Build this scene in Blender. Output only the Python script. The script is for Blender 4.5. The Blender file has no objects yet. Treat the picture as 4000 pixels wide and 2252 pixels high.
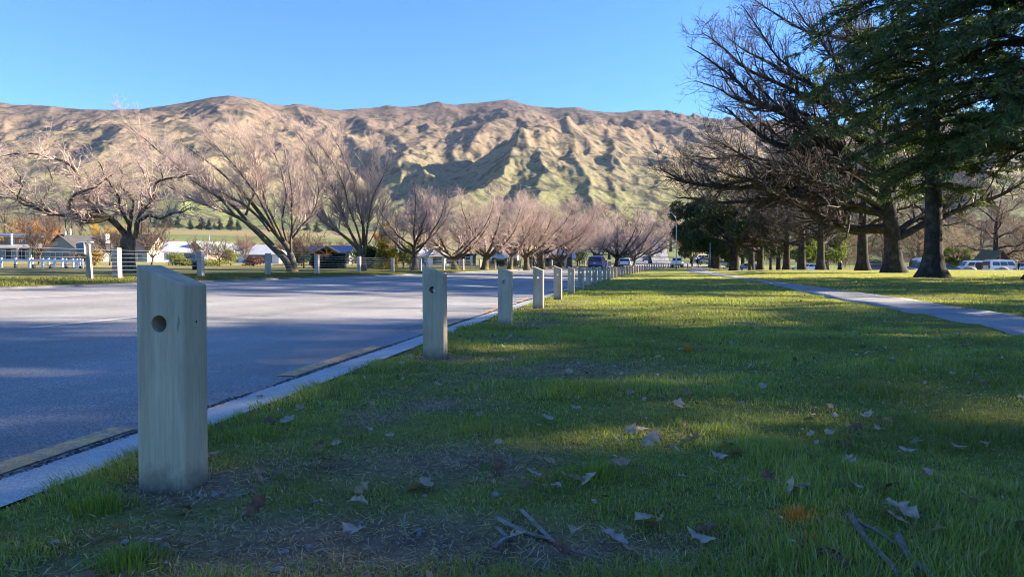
import bpy, bmesh, math, random
import numpy as np
from mathutils import Vector, Matrix

random.seed(7)
SC = bpy.context.scene
COL = SC.collection
PI = math.pi

# ------------------------------------------------------------------ camera
FPX, CXP, CYP, EYE = 2770.0, 2000.0, 1126.0, 0.75      # focal length in photo pixels, image centre, eye height
PITCH = math.atan(86.0 / FPX)
cam_d = bpy.data.cameras.new('camera')
cam = bpy.data.objects.new('camera', cam_d)
COL.objects.link(cam)
cam.location = (0, 0, EYE)
cam.rotation_euler = (PI / 2 - PITCH, 0, 0)
cam_d.sensor_width = 36.0
cam_d.lens = 36.0 * FPX / 4000.0
cam_d.clip_start = 0.05
cam_d.clip_end = 30000
SC.camera = cam

# ------------------------------------------------------------------ sky and sun
SUN_EL = math.radians(21.0)
SUN_AZ = math.atan2(0.97, 0.20)            # from +Y towards +X
SUN_DIR = Vector((math.sin(SUN_AZ) * math.cos(SUN_EL), math.cos(SUN_AZ) * math.cos(SUN_EL), math.sin(SUN_EL)))
W = bpy.data.worlds.new('World')
SC.world = W
W.use_nodes = True
wn = W.node_tree.nodes
wl = W.node_tree.links
for n in list(wn):
    wn.remove(n)
w_out = wn.new('ShaderNodeOutputWorld')
w_bg = wn.new('ShaderNodeBackground')
w_sky = wn.new('ShaderNodeTexSky')
w_sky.sky_type = 'NISHITA'
w_sky.sun_disc = False
w_sky.sun_elevation = SUN_EL
w_sky.sun_rotation = SUN_AZ
w_sky.altitude = 300
w_sky.air_density = 1.0
w_sky.dust_density = 0.1
w_sky.ozone_density = 2.5
w_bg.inputs['Strength'].default_value = 0.064
w_hs = wn.new('ShaderNodeMix')          # the crisp blue of dry winter air, the same over the whole sky
w_hs.data_type = 'RGBA'; w_hs.blend_type = 'MULTIPLY'
w_hs.inputs[0].default_value = 1.0
w_hs.inputs[7].default_value = (0.37, 0.66, 1.10, 1)
wl.new(w_sky.outputs[0], w_hs.inputs[6])
wl.new(w_hs.outputs[2], w_bg.inputs[0])
wl.new(w_bg.outputs[0], w_out.inputs[0])
sun_d = bpy.data.lights.new('sun', 'SUN')
sun_d.energy = 4.7
sun_d.angle = math.radians(0.53)
sun_d.color = (1.0, 0.86, 0.68)
sun = bpy.data.objects.new('sun', sun_d)
COL.objects.link(sun)
sun.rotation_euler = SUN_DIR.to_track_quat('Z', 'Y').to_euler()
sun.location = (40, 10, 40)
SC.view_settings.view_transform = 'Standard'
SC.view_settings.look = 'None'
SC.view_settings.exposure = 2.3
SC.view_settings.gamma = 1.0
SC.render.engine = 'CYCLES'
SC.cycles.use_denoising = True
SC.cycles.filter_width = 1.05
SC.cycles.max_bounces = 5
SC.cycles.diffuse_bounces = 3
SC.cycles.glossy_bounces = 2
SC.cycles.transmission_bounces = 3
SC.cycles.transparent_max_bounces = 4
SC.cycles.caustics_reflective = False
SC.cycles.caustics_refractive = False

# ------------------------------------------------------------------ terrain functions
def sm(a, b, t):
    t = np.clip((np.asarray(t, float) - a) / (b - a), 0, 1)
    return t * t * (3 - 2 * t)

def row_x(y):
    """x of the bollard row (and so of the road, which runs beside it) at distance y."""
    y = np.asarray(y, float)
    yy = np.minimum(y, 130.0)
    base = -1.535 + 0.152 * yy + 0.0005 * yy ** 2 + 1.7e-6 * yy ** 3
    return base + np.where(y > 130, (y - 130) * 0.21, 0.0)

ROAD_W = 12.48
_KX = [-1e5, 50, 68, 78, 95, 115, 140, 200, 320, 500, 900, 2000]
_KZ = [0, 0, .11, .16, .33, .42, .60, 1.5, 5.0, 9, 12, 14]
_RX = [-1e5, 20, 46, 56, 65, 80, 95, 110, 400, 2000]
_RZ = [0, 0, .09, .26, .36, .36, -.02, -.35, -.3, 2]
_SX = [-400, -60, -30.0, -14.9, -13.3, -13.02, -12.9, -0.72, -0.42, 0, 9e9]
_SZ = [.42, .42, .40, .37, .31, .27, .21, -.05, -.012, 0, 0]
_QX = [-1e5, 0, 10, 16, 42, 100, 200, 400]
_QZ = [0, 0, .10, .20, .50, .85, 2.2, 4.0]
_FX = [0, 150, 250, 400, 700, 1200, 2000, 4000]
_FZ = [0, 0, 1.6, 7, 20, 42, 52, 60]

def ground_z(x, y):
    x = np.asarray(x, float); y = np.asarray(y, float)
    s = x - row_x(y)
    near = np.interp(y, _KX, _KZ)
    right = np.interp(y, _RX, _RZ)
    ang = x / np.maximum(y, 1.0)
    wr = sm(.27, .36, ang) * sm(10, 30, y)
    z = near * (1 - wr) + right * wr
    z = z + np.interp(s, _SX, _SZ) * np.where(y > 125, np.clip(1 - (y - 125) / 60, 0, 1), 1)
    z = z + np.interp(-s - 15.0, _QX, _QZ) * sm(5, 40, y)
    r = np.hypot(x, y)
    wl_ = 1 - sm(.2, .34, ang)
    z = z + np.interp(r, _FX, _FZ) * np.where(y > 0, wl_ * .96 + .04, .04)
    # soft unevenness of the lawn
    lawn = sm(0.0, 1.5, s) * (1 - sm(60, 100, y))
    z = z + lawn * (.012 * np.sin(x * 2.3 + 1.1 * np.sin(y * 1.7)) + .010 * np.sin(y * 3.1 + x))
    return z

def gz(x, y):
    return float(ground_z(x, y))

def ray(px, py):
    u, v = (px - CXP) / FPX, (CYP - py) / FPX
    cp, sp = math.cos(PITCH), math.sin(PITCH)
    return Vector((u, cp + v * sp, -sp + v * cp))

def at_d(px, py, d):
    """world point seen at photo pixel (px, py) at distance d along the view axis (Y)."""
    r = ray(px, py)
    return Vector((0, 0, EYE)) + r * (d / r.y)

def on_ground(px, py, lo=1.0, hi=600.0):
    """where the sight line through a photo pixel meets the ground."""
    r = ray(px, py)
    last = lo
    d = lo
    while d < hi:
        p = Vector((0, 0, EYE)) + r * (d / r.y)
        if p.z <= gz(p.x, p.y):
            a, b = last, d
            for _ in range(30):
                m = (a + b) / 2
                p = Vector((0, 0, EYE)) + r * (m / r.y)
                if p.z <= gz(p.x, p.y): b = m
                else: a = m
            return Vector((p.x, p.y, gz(p.x, p.y)))
        last = d
        d *= 1.02
    p = Vector((0, 0, EYE)) + r * (hi / r.y)
    return Vector((p.x, p.y, gz(p.x, p.y)))

def col_at(px, d):
    """ground point in the column of photo pixel px at distance d."""
    x = (px - CXP) / FPX * d
    return Vector((x, d, gz(x, d)))

# ------------------------------------------------------------------ numpy noise
def _hash(ix, iy, seed):
    n = (ix.astype(np.int64) * 374761393 + iy.astype(np.int64) * 668265263 + seed * 1442695041) & 0x7fffffff
    n = ((n ^ (n >> 13)) * 1274126177) & 0x7fffffff
    return ((n ^ (n >> 16)) & 0xffff) / 65535.0

def vnoise(x, y, seed=0):
    ix, iy = np.floor(x), np.floor(y)
    fx, fy = x - ix, y - iy
    fx = fx * fx * fx * (fx * (fx * 6 - 15) + 10); fy = fy * fy * fy * (fy * (fy * 6 - 15) + 10)
    a = _hash(ix, iy, seed); b = _hash(ix + 1, iy, seed); c = _hash(ix, iy + 1, seed); d = _hash(ix + 1, iy + 1, seed)
    return (a * (1 - fx) + b * fx) * (1 - fy) + (c * (1 - fx) + d * fx) * fy

def fbm(x, y, oct=4, seed=0, ridged=False):
    s, a, t = 0.0, 1.0, 0.0
    for o in range(oct):
        n = vnoise(x + o * 17.3, y - o * 9.1, seed + o)
        if ridged:
            n = 1 - np.abs(2 * n - 1)
        s = s + a * n; t += a
        a *= .5; x, y = (x * .8 - y * .6) * 2.03, (x * .6 + y * .8) * 2.03
    return s / t

# ------------------------------------------------------------------ object helpers
def tag(o, label=None, cat=None, group=None, kind=None):
    if label: o['label'] = label
    if cat: o['category'] = cat
    if group: o['group'] = group
    if kind: o['kind'] = kind
    return o

def empty(name, loc, rz=0.0, label=None, cat=None, group=None):
    o = bpy.data.objects.new(name, None)
    COL.objects.link(o)
    o.empty_display_size = .2
    o.location = loc
    o.rotation_euler = (0, 0, rz)
    return tag(o, label, cat, group)

def link(name, me, material=None, parent=None, loc=None):
    if material is not None and len(me.materials) == 0:
        me.materials.append(material)
    o = bpy.data.objects.new(name, me)
    COL.objects.link(o)
    if parent is not None: o.parent = parent
    if loc is not None: o.location = loc
    return o

_KIDS = {}
def copy_tree(o, parent=None):
    c = o.copy(); COL.objects.link(c)
    c.parent = parent
    for ch in o.children:
        copy_tree(ch, c)
    return c

def np_mesh(name, V, Fs, smooth=False, colors=None):
    """mesh from a vertex array and a list of face arrays (m, k); colors: per-vertex RGB."""
    me = bpy.data.meshes.new(name)
    V = np.ascontiguousarray(V, np.float32)
    Fs = [np.asarray(f, np.int32) for f in Fs if len(f)]
    loops = np.concatenate([f.ravel() for f in Fs])
    tot = np.concatenate([np.full(len(f), f.shape[1], np.int32) for f in Fs])
    starts = np.concatenate([[0], np.cumsum(tot)[:-1]]).astype(np.int32)
    me.vertices.add(len(V)); me.vertices.foreach_set('co', V.ravel())
    me.loops.add(len(loops)); me.loops.foreach_set('vertex_index', loops)
    me.polygons.add(len(tot)); me.polygons.foreach_set('loop_start', starts)
    if smooth:
        me.polygons.foreach_set('use_smooth', np.ones(len(tot), bool))
    me.update(calc_edges=True)
    if colors is not None:
        ca = me.color_attributes.new('tint', 'FLOAT_COLOR', 'POINT')
        c4 = np.ones((len(V), 4), np.float32); c4[:, :3] = colors
        ca.data.foreach_set('color', c4.ravel())
    return me

class MB:
    """collects simple solids and makes ONE mesh of them."""
    def __init__(self): self.v = []; self.f = []
    def add(self, vs, fs):
        b = len(self.v)
        self.v += [tuple(p) for p in vs]
        self.f += [tuple(b + i for i in f) for f in fs]
        return self
    def box(self, c, s, rz=0.0, M=None, taper=1.0):
        hx, hy, hz = s[0] / 2, s[1] / 2, s[2] / 2
        vs = [Vector((x * hx * (taper if z > 0 else 1), y * hy * (taper if z > 0 else 1), z * hz)) for z in (-1, 1) for x, y in ((-1, -1), (1, -1), (1, 1), (-1, 1))]
        R = Matrix.Rotation(rz, 3, 'Z') if M is None else M
        vs = [R @ v + Vector(c) for v in vs]
        return self.add(vs, [(3, 2, 1, 0), (4, 5, 6, 7), (0, 1, 5, 4), (1, 2, 6, 5), (2, 3, 7, 6), (3, 0, 4, 7)])
    def tube(self, pts, rs, n=8, caps=True):
        pts = [Vector(p) for p in pts]
        if not hasattr(rs, '__len__'): rs = [rs] * len(pts)
        b = len(self.v); prev = None
        for i, p in enumerate(pts):
            t = (pts[min(i + 1, len(pts) - 1)] - pts[max(i - 1, 0)]).normalized()
            ref = prev if prev is not None else (Vector((1, 0, 0)) if abs(t.x) < .8 else Vector((0, 1, 0)))
            n1 = (ref - t * ref.dot(t)).normalized(); n2 = t.cross(n1); prev = n1
            for k in range(n):
                a = 2 * PI * k / n
                self.v.append(tuple(p + (n1 * math.cos(a) + n2 * math.sin(a)) * rs[i]))
        for i in range(len(pts) - 1):
            for k in range(n):
                k2 = (k + 1) % n
                self.f.append((b + i * n + k, b + i * n + k2, b + (i + 1) * n + k2, b + (i + 1) * n + k))
        if caps:
            self.f.append(tuple(b + k for k in reversed(range(n))))
            self.f.append(tuple(b + (len(pts) - 1) * n + k for k in range(n)))
        return self
    def prism(self, poly, y0, y1, axis='y'):
        """polygon in (x, z) extruded along y (or (y, z) along x)."""
        n = len(poly)
        if axis == 'y': vs = [(p[0], y, p[1]) for y in (y0, y1) for p in poly]
        elif axis == 'x': vs = [(y, p[0], p[1]) for y in (y0, y1) for p in poly]
        else: vs = [(p[0], p[1], y) for y in (y0, y1) for p in poly]
        fs = [tuple(range(n)), tuple(reversed(range(n, 2 * n)))]
        fs += [(i, i + n, (i + 1) % n + n, (i + 1) % n) for i in range(n)]
        return self.add(vs, fs)
    def loft(self, rings, close=True):
        b = len(self.v); n = len(rings[0])
        for r in rings: self.v += [tuple(p) for p in r]
        for i in range(len(rings) - 1):
            for k in range(n):
                k2 = (k + 1) % n
                self.f.append((b + i * n + k, b + i * n + k2, b + (i + 1) * n + k2, b + (i + 1) * n + k))
        if close:
            self.f.append(tuple(b + k for k in reversed(range(n))))
            self.f.append(tuple(b + (len(rings) - 1) * n + k for k in range(n)))
        return self
    def mesh(self, name, smooth=False, bevel=0.0, seg=2, angle=None):
        me = bpy.data.meshes.new(name)
        me.from_pydata(self.v, [], self.f)
        bm = bmesh.new(); bm.from_mesh(me)
        bmesh.ops.recalc_face_normals(bm, faces=bm.faces)
        if bevel > 0:
            bmesh.ops.bevel(bm, geom=[e for e in bm.edges if e.is_manifold and e.calc_face_angle(0) > .5], offset=bevel, segments=seg, profile=.6, affect='EDGES', clamp_overlap=True)
        if smooth:
            for f in bm.faces: f.smooth = True
            if angle is not None:
                for e in bm.edges:
                    if e.is_manifold and e.calc_face_angle(0) > angle: e.smooth = False
        bm.to_mesh(me); bm.free()
        return me
    def build(self, name, material, parent=None, smooth=False, bevel=0.0, seg=2, angle=None, loc=None):
        return link(name, self.mesh(name, smooth, bevel, seg, angle), material, parent, loc)

# ------------------------------------------------------------------ materials
def _new(name):
    m = bpy.data.materials.new(name); m.use_nodes = True
    nt = m.node_tree
    b = nt.nodes['Principled BSDF']
    return m, nt, b

def N(nt, kind, **kw):
    n = nt.nodes.new(kind)
    for k, v in kw.items():
        if k in n.inputs: n.inputs[k].default_value = v
        else: setattr(n, k, v)
    return n

def ramp(nt, stops, interp='LINEAR'):
    r = nt.nodes.new('ShaderNodeValToRGB')
    r.color_ramp.interpolation = interp
    els = r.color_ramp.elements
    while len(els) < len(stops): els.new(.5)
    for e, (p, c) in zip(els, stops):
        e.position = p; e.color = (c[0], c[1], c[2], 1) if hasattr(c, '__len__') else (c, c, c, 1)
    return r

def noise(nt, scale, detail=4, rough=.55, coord=None, vec_scale=None, distort=0.0):
    n = nt.nodes.new('ShaderNodeTexNoise')
    n.inputs['Scale'].default_value = scale
    n.inputs['Detail'].default_value = detail
    n.inputs['Roughness'].default_value = rough
    n.inputs['Distortion'].default_value = distort
    if coord is not None:
        if vec_scale is not None:
            mp = nt.nodes.new('ShaderNodeMapping')
            mp.inputs['Scale'].default_value = vec_scale
            nt.links.new(coord, mp.inputs[0]); coord = mp.outputs[0]
        nt.links.new(coord, n.inputs['Vector'])
    return n

def mixc(nt, fac, a, b, mode='MIX'):
    m = nt.nodes.new('ShaderNodeMix'); m.data_type = 'RGBA'; m.blend_type = mode
    for sock, val in ((m.inputs[0], fac), (m.inputs[6], a), (m.inputs[7], b)):
        if isinstance(val, bpy.types.NodeSocket): nt.links.new(val, sock)
        elif hasattr(val, '__len__'): sock.default_value = (val[0], val[1], val[2], 1)
        else: sock.default_value = val
    return m.outputs[2]

def pos(nt): return nt.nodes.new('ShaderNodeNewGeometry').outputs['Position']
def objc(nt): return nt.nodes.new('ShaderNodeTexCoord').outputs['Object']

def bump(nt, b, height, strength=.3, dist=.02):
    bp = nt.nodes.new('ShaderNodeBump')
    bp.inputs['Strength'].default_value = strength
    bp.inputs['Distance'].default_value = dist
    nt.links.new(height, bp.inputs['Height'])
    nt.links.new(bp.outputs[0], b.inputs['Normal'])

def simple(name, col, col2=None, scale=6, rough=.7, spec=.3, metal=0.0, bmp=0.0, bscale=None, stretch=None, detail=4, world=False, coat=0.0):
    m, nt, b = _new(name)
    b.inputs['Roughness'].default_value = rough
    b.inputs['Specular IOR Level'].default_value = spec
    b.inputs['Metallic'].default_value = metal
    b.inputs['Coat Weight'].default_value = coat
    c = pos(nt) if world else objc(nt)
    n = noise(nt, scale, detail, .6, c, stretch)
    col2 = col2 if col2 is not None else tuple(k * .8 for k in col)
    r = ramp(nt, [(.3, col2), (.7, col)])
    nt.links.new(n.outputs[0], r.inputs[0])
    nt.links.new(r.outputs[0], b.inputs['Base Color'])
    if bmp > 0:
        n2 = noise(nt, bscale or scale * 4, 5, .6, c, stretch)
        bump(nt, b, n2.outputs[0], bmp, .02)
    return m

def leafy(name, col, col2, scale=3, trans=.35, rough=.55, tint=False, spec=.25):
    """foliage: principled mixed with translucency, colour varied by noise (or by the mesh's own tint)."""
    m, nt, b = _new(name)
    out = nt.nodes['Material Output']
    b.inputs['Roughness'].default_value = rough
    b.inputs['Specular IOR Level'].default_value = spec
    if tint:
        a = nt.nodes.new('ShaderNodeAttribute'); a.attribute_name = 'tint'
        c = a.outputs['Color']
    else:
        n = noise(nt, scale, 3, .6, objc(nt))
        r = ramp(nt, [(.35, col2), (.65, col)])
        nt.links.new(n.outputs[0], r.inputs[0]); c = r.outputs[0]
    nt.links.new(c, b.inputs['Base Color'])
    t = nt.nodes.new('ShaderNodeBsdfTranslucent')
    tc = mixc(nt, 1.0, c, (1.25, 1.2, .55), 'MULTIPLY')
    nt.links.new(tc, t.inputs[0])
    mx = nt.nodes.new('ShaderNodeMixShader'); mx.inputs[0].default_value = trans
    nt.links.new(b.outputs[0], mx.inputs[1]); nt.links.new(t.outputs[0], mx.inputs[2])
    nt.links.new(mx.outputs[0], out.inputs[0])
    return m

def glassy(name, col=(.03, .04, .05), rough=.08):
    m, nt, b = _new(name)
    n = noise(nt, .8, 2, .5, objc(nt))
    r = ramp(nt, [(.3, tuple(k * .6 for k in col)), (.7, col)])
    nt.links.new(n.outputs[0], r.inputs[0]); nt.links.new(r.outputs[0], b.inputs['Base Color'])
    b.inputs['Roughness'].default_value = rough
    b.inputs['Specular IOR Level'].default_value = .8
    return m
# ================================================================== SETTING
BOLL = []                                   # distances of the bollards along the row
_y = 2.42
while _y < 121:
    BOLL.append(_y); _y += 3.45 / math.hypot(1, .152 + .001 * _y + 5.1e-6 * _y * _y)

def soil(x, y):
    """0..1: how bare the lawn is."""
    x = np.asarray(x, float); y = np.asarray(y, float)
    s = x - row_x(y)
    n = fbm(x * 2.6 + 5, y * 2.6, 4, 11)
    n2 = fbm(x * 7 + 5, y * 7, 3, 17)
    v = np.exp(-((s - .42 - .25 * (n - .5)) / .42) ** 2) * np.clip(.25 + 1.3 * (n - .4), 0, 1) * .9 * (1 - sm(12, 20, y))
    for b in BOLL[:9]:
        bx = float(row_x(b))
        v = np.maximum(v, 1.1 * np.exp(-(((x - bx - .06) / .26) ** 2 + ((y - b + .02) / .2) ** 2)))
    v = np.maximum(v, 1.25 * np.exp(-(((x + .48) / .55) ** 2 + ((y - 1.92) / .26) ** 2)))
    v = np.maximum(v, .95 * np.exp(-(((x - .05) / .5) ** 2 + ((y - 1.83) / .16) ** 2)))
    v = np.maximum(v, .75 * np.exp(-(((x + .25) / .5) ** 2 + ((y - 2.75) / .35) ** 2)))
    v = np.maximum(v, .7 * np.exp(-(((x - .35) / .9) ** 2 + ((y - 5.1) / .5) ** 2)))
    v = np.maximum(v, .6 * np.exp(-(((x + 1.05) / .3) ** 2 + ((y - 1.65) / .16) ** 2)))
    return np.clip(v * (.55 + .9 * n) + .5 * np.clip(n2 - .62, 0, 1) - .08, 0, 1)

# ---- ground sheet -------------------------------------------------
def build_ground():
    ys = np.concatenate([np.arange(-60, 0, 6), np.arange(0, 1.2, .3), np.arange(1.2, 9, .11), np.arange(9, 30, .4), np.arange(30, 130, 1.6),
                         np.arange(130, 420, 9), np.arange(420, 1500, 45), [1500, 1700, 2000]])
    ss = np.concatenate([[-1900, -1500, -1200], np.arange(-1000, -300, 60), np.arange(-300, -80, 14), np.arange(-80, -16, 2.5), [-16, -15.4, -14.9, -14.3, -13.7, -13.3, -13.02, -12.9],
                         np.linspace(-12.6, -.9, 10), [-.72, -.42], np.arange(-.3, 6, .13), np.arange(6, 22, .45), np.arange(22, 70, 2), np.arange(70, 300, 14), np.arange(300, 1200, 90), [1200, 1600]])
    S, Y = np.meshgrid(ss, ys)
    X = S + row_x(Y)
    Z = ground_z(X, Y)
    inroad = (S > -12.95) & (S < -.43) & (Y < 420)
    Z = np.where(inroad, Z - .06, Z)
    # fine soil relief by the camera
    so = soil(X, Y) * (Y < 22) * (Y > .5)
    Z = Z + np.where((S > -.3) & (Y < 12) & (Y > .5), (fbm(X * 9, Y * 9, 3, 5) - .5) * .022 - so * .008, 0)
    V = np.stack([X, Y, Z], -1).reshape(-1, 3)
    nr, nc = X.shape
    i = np.arange(nr - 1)[:, None] * nc + np.arange(nc - 1)[None, :]
    F = np.stack([i, i + 1, i + nc + 1, i + nc], -1).reshape(-1, 4)
    # colour of the ground: lawn green, worn soil, dry paddock, hillside fields
    x, y, s = X.ravel(), Y.ravel(), S.ravel()
    C = np.zeros((len(x), 3))
    g1 = np.array([.14, .16, .032]); g2 = np.array([.21, .205, .045]); so_c = np.array([.21, .15, .10]); dry = np.array([.27, .225, .08]); tan = np.array([.23, .19, .095]); fg = np.array([.14, .17, .06])
    n = fbm(x * .35, y * .35, 4, 3)[:, None]
    C[:] = g1 * (1 - n) + g2 * n
    far = sm(22, 52, y)[:, None] * ((s > 0) & (y < 170))[:, None]
    C = C * (1 - far * .85) + np.array([.30, .30, .07]) * far * .85  # far lawn: sunlit yellow-green put into the ground colour
    sv = np.clip(so.ravel() * 1.4, 0, 1)[:, None]
    C = C * (1 - sv) + so_c * (.75 + .5 * fbm(x * 8, y * 8, 3, 2)[:, None]) * sv
    left = (s < -13)
    q = np.clip((-s - 15) / 30, 0, 1)[:, None]
    padd = (np.array([.13, .135, .04]) * (1 - q) + dry * q)
    padd = padd * (.75 + .5 * fbm(x * .15, y * .5, 4, 9)[:, None])
    C = np.where(left[:, None], padd, C)
    r = np.hypot(x, y)
    hill = sm(120, 260, r)[:, None] * np.where(s < 12, 1, 0)[:, None]
    fld = vnoise(x / 130 + 3, y / 90, 21)
    fc = np.where((fld > .55)[:, None], fg, tan) * (.8 + .45 * fbm(x / 40, y / 30, 4, 33)[:, None])
    fc = np.where((fld < .22)[:, None], np.array([.16, .12, .09]), fc)
    C = C * (1 - hill) + fc * hill
    me = np_mesh('ground', V, [F], smooth=True, colors=C)
    m, nt, b = _new('lawn_and_earth')
    a = nt.nodes.new('ShaderNodeAttribute'); a.attribute_name = 'tint'
    p = pos(nt)
    n1 = noise(nt, 28, 5, .7, p); n2 = noise(nt, 3.1, 4, .6, p)
    r1 = ramp(nt, [(.25, .45), (.75, 1.5)]); nt.links.new(n1.outputs[0], r1.inputs[0])
    r2 = ramp(nt, [(.3, .75), (.7, 1.2)]); nt.links.new(n2.outputs[0], r2.inputs[0])
    c = mixc(nt, 1, a.outputs['Color'], r1.outputs[0], 'MULTIPLY')
    c = mixc(nt, 1, c, r2.outputs[0], 'MULTIPLY')
    nt.links.new(c, b.inputs['Base Color'])
    b.inputs['Roughness'].default_value = .95; b.inputs['Specular IOR Level'].default_value = .1
    n3 = noise(nt, 55, 4, .7, p)
    bump(nt, b, n3.outputs[0], .7, .03)
    o = link('ground', me, m)
    tag(o, 'lawn, verge and paddock ground running back to the hills', kind='structure')
build_ground()

# ---- road ---------------------------------------------------------
def strip_mesh(name, s0, s1, y0, y1, lift, ds=1.2, wob=0.0, seed=0, thick=0.0, edge=None):
    """a sheet that follows the road between offsets s0..s1 of the bollard row."""
    ys = [y0]
    while ys[-1] < y1 - 1e-6:
        ys.append(min(y1, ys[-1] + max(.18, ys[-1] * .035)))
    ys = np.array(ys)
    ss = np.linspace(s0, s1, max(2, int(abs(s1 - s0) / ds) + 1))
    S, Y = np.meshgrid(ss, ys)
    if wob > 0:
        S = S + (fbm(Y * 3.3 + seed, S * 0 + np.round(S * 3) * 7.7, 4, seed) - .5) * 2 * wob
    X = S + row_x(Y)
    Z = ground_z(X, Y) + lift
    V = np.stack([X, Y, Z], -1).reshape(-1, 3)
    nr, nc = X.shape
    i = np.arange(nr - 1)[:, None] * nc + np.arange(nc - 1)[None, :]
    F = [np.stack([i, i + 1, i + nc + 1, i + nc], -1).reshape(-1, 4)]
    return np_mesh(name, V, F, smooth=True)

def asphalt(name, lo, hi, grit=260, spec=.35, rough=.82, patch=.5, tracks=False, worn=None):
    m, nt, b = _new(name)
    p = pos(nt)
    n1 = noise(nt, grit, 3, .75, p); n2 = noise(nt, patch, 5, .65, p); n3 = noise(nt, 60, 4, .7, p)
    mid = tuple((a + c) / 2 for a, c in zip(lo, hi))
    r1 = ramp(nt, [(.28, tuple(k * .45 for k in lo)), (.5, mid), (.74, tuple(k * 1.5 for k in hi))])
    nt.links.new(n1.outputs[0], r1.inputs[0])
    r2 = ramp(nt, [(.3, .78), (.7, 1.18)]); nt.links.new(n2.outputs[0], r2.inputs[0])
    r3 = ramp(nt, [(.3, .85), (.7, 1.15)]); nt.links.new(n3.outputs[0], r3.inputs[0])
    c = mixc(nt, 1, r1.outputs[0], r2.outputs[0], 'MULTIPLY')
    c = mixc(nt, 1, c, r3.outputs[0], 'MULTIPLY')
    if tracks:      # wheel-polished lanes, patches and old stains along the road
        mp = nt.nodes.new('ShaderNodeMapping'); mp.inputs['Rotation'].default_value = (0, 0, .165); nt.links.new(p, mp.inputs[0])
        n4 = noise(nt, .62, 3, .5, mp.outputs[0], (1, .035, 1)); r4 = ramp(nt, [(.35, .80), (.62, 1.14)]); nt.links.new(n4.outputs[0], r4.inputs[0])
        c = mixc(nt, 1, c, r4.outputs[0], 'MULTIPLY')
        n5 = noise(nt, 85, 2, .8, p); r5 = ramp(nt, [(.36, .50), (.5, 1.0), (.66, 1.55)]); nt.links.new(n5.outputs[0], r5.inputs[0])
        c = mixc(nt, 1, c, r5.outputs[0], 'MULTIPLY')
        n6 = noise(nt, 1.4, 5, .75, mp.outputs[0], (1, .25, 1), 1.2); r6 = ramp(nt, [(.30, .68), (.40, 1.0)]); nt.links.new(n6.outputs[0], r6.inputs[0])
        c = mixc(nt, 1, c, r6.outputs[0], 'MULTIPLY')
    if worn:        # paint worn through to the seal
        n7 = noise(nt, 14, 6, .8, p); r7 = ramp(nt, [(.40, 0), (.56, 1)]); nt.links.new(n7.outputs[0], r7.inputs[0])
        c = mixc(nt, r7.outputs[0], worn, c)
    nt.links.new(c, b.inputs['Base Color'])
    b.inputs['Roughness'].default_value = rough; b.inputs['Specular IOR Level'].default_value = spec
    bump(nt, b, n1.outputs[0], .55, .006)
    return m

M_ROAD = asphalt('chip_seal', (.20, .195, .185), (.275, .265, .25), tracks=True)
M_PATH = asphalt('path_asphalt', (.22, .215, .21), (.29, .28, .265), 200)
M_CONC = asphalt('concrete', (.36, .355, .34), (.46, .45, .42), 140, .3, .85, 1.3)
M_SEAM = asphalt('gutter_debris', (.05, .042, .035), (.12, .10, .08), 120, .1, .95)
M_KERB = asphalt('old_kerb_concrete', (.15, .147, .14), (.2, .195, .18), 140, .3, .85, 1.3)
M_YEL = asphalt('worn_yellow_paint', (.62, .34, .12), (.74, .44, .18), 180, .3, .8, 2.0, worn=(.25, .21, .17))
M_WHT = asphalt('road_white_paint', (.40, .40, .39), (.52, .52, .50), 180, .3, .75, 1.0)

road = link('road', strip_mesh('road', -12.9, -.73, -40, 420, .004, .62), M_ROAD)
tag(road, 'grey chip-seal road running away beside the bollards', kind='structure')
k = link('concrete_channel', strip_mesh('concrete_channel', -.76, -.40, -12, 128, .010, .08, .012, 3), M_CONC)
tag(k, 'pale concrete edge strip between road and lawn', kind='structure')
# far kerb: a real step
def kerb_far():
    ys = np.concatenate([np.arange(-12, 60, .8), np.arange(60, 130, 2)])
    prof = [(-12.89, -.05), (-12.90, .05), (-12.94, .06), (-13.03, .062), (-13.05, -.02)]
    V = []
    for yv in ys:
        zb = gz(float(row_x(yv)) - 12.9, yv)
        for ds_, dz_ in prof:
            V.append((float(row_x(yv)) + ds_, yv, zb + dz_))
    n = len(prof); V = np.array(V)
    i = np.arange(len(ys) - 1)[:, None] * n + np.arange(n - 1)[None, :]
    F = np.stack([i, i + n, i + n + 1, i + 1], -1).reshape(-1, 4)
    o = link('kerb', np_mesh('kerb', V, [F]), M_KERB)
    tag(o, 'low concrete kerb on the paddock side of the road', kind='structure')
kerb_far()
def gutter(rng, n):
    y = .5 + 45 * rng.random(n) ** 1.9
    s_ = -.775 + rng.normal(size=n) * .018
    k = fbm(y * 2.2, y * 0, 4, 77) > rng.uniform(.15, .7, n); y, s_ = y[k], s_[k]; m = len(y)
    x = s_ + row_x(y); z = ground_z(x, y) + rng.uniform(.006, .014, m)
    L = rng.uniform(.006, .022, m) * (1 + y * .06); a = rng.random(m) * 6.28
    d = np.stack([np.cos(a), np.sin(a), rng.normal(size=m) * .15], -1); e = np.stack([-np.sin(a), np.cos(a), rng.normal(size=m) * .3], -1)
    mid = np.stack([x, y, z], -1); q = (L * rng.uniform(.15, .4, m))[:, None]
    V = np.stack([mid - d * L[:, None] * .5, mid + e * q, mid + d * L[:, None] * .5, mid - e * q], 1).reshape(-1, 3)
    return np_mesh('gutter_debris', V, [np.arange(m)[:, None] * 4 + np.arange(4)])
o = link('gutter_debris', gutter(np.random.default_rng(3), 16000), M_SEAM)
tag(o, 'dark line of dirt and twigs in the gutter seam', 'debris', kind='stuff')
y0 = 1.55
i = 0
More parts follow.
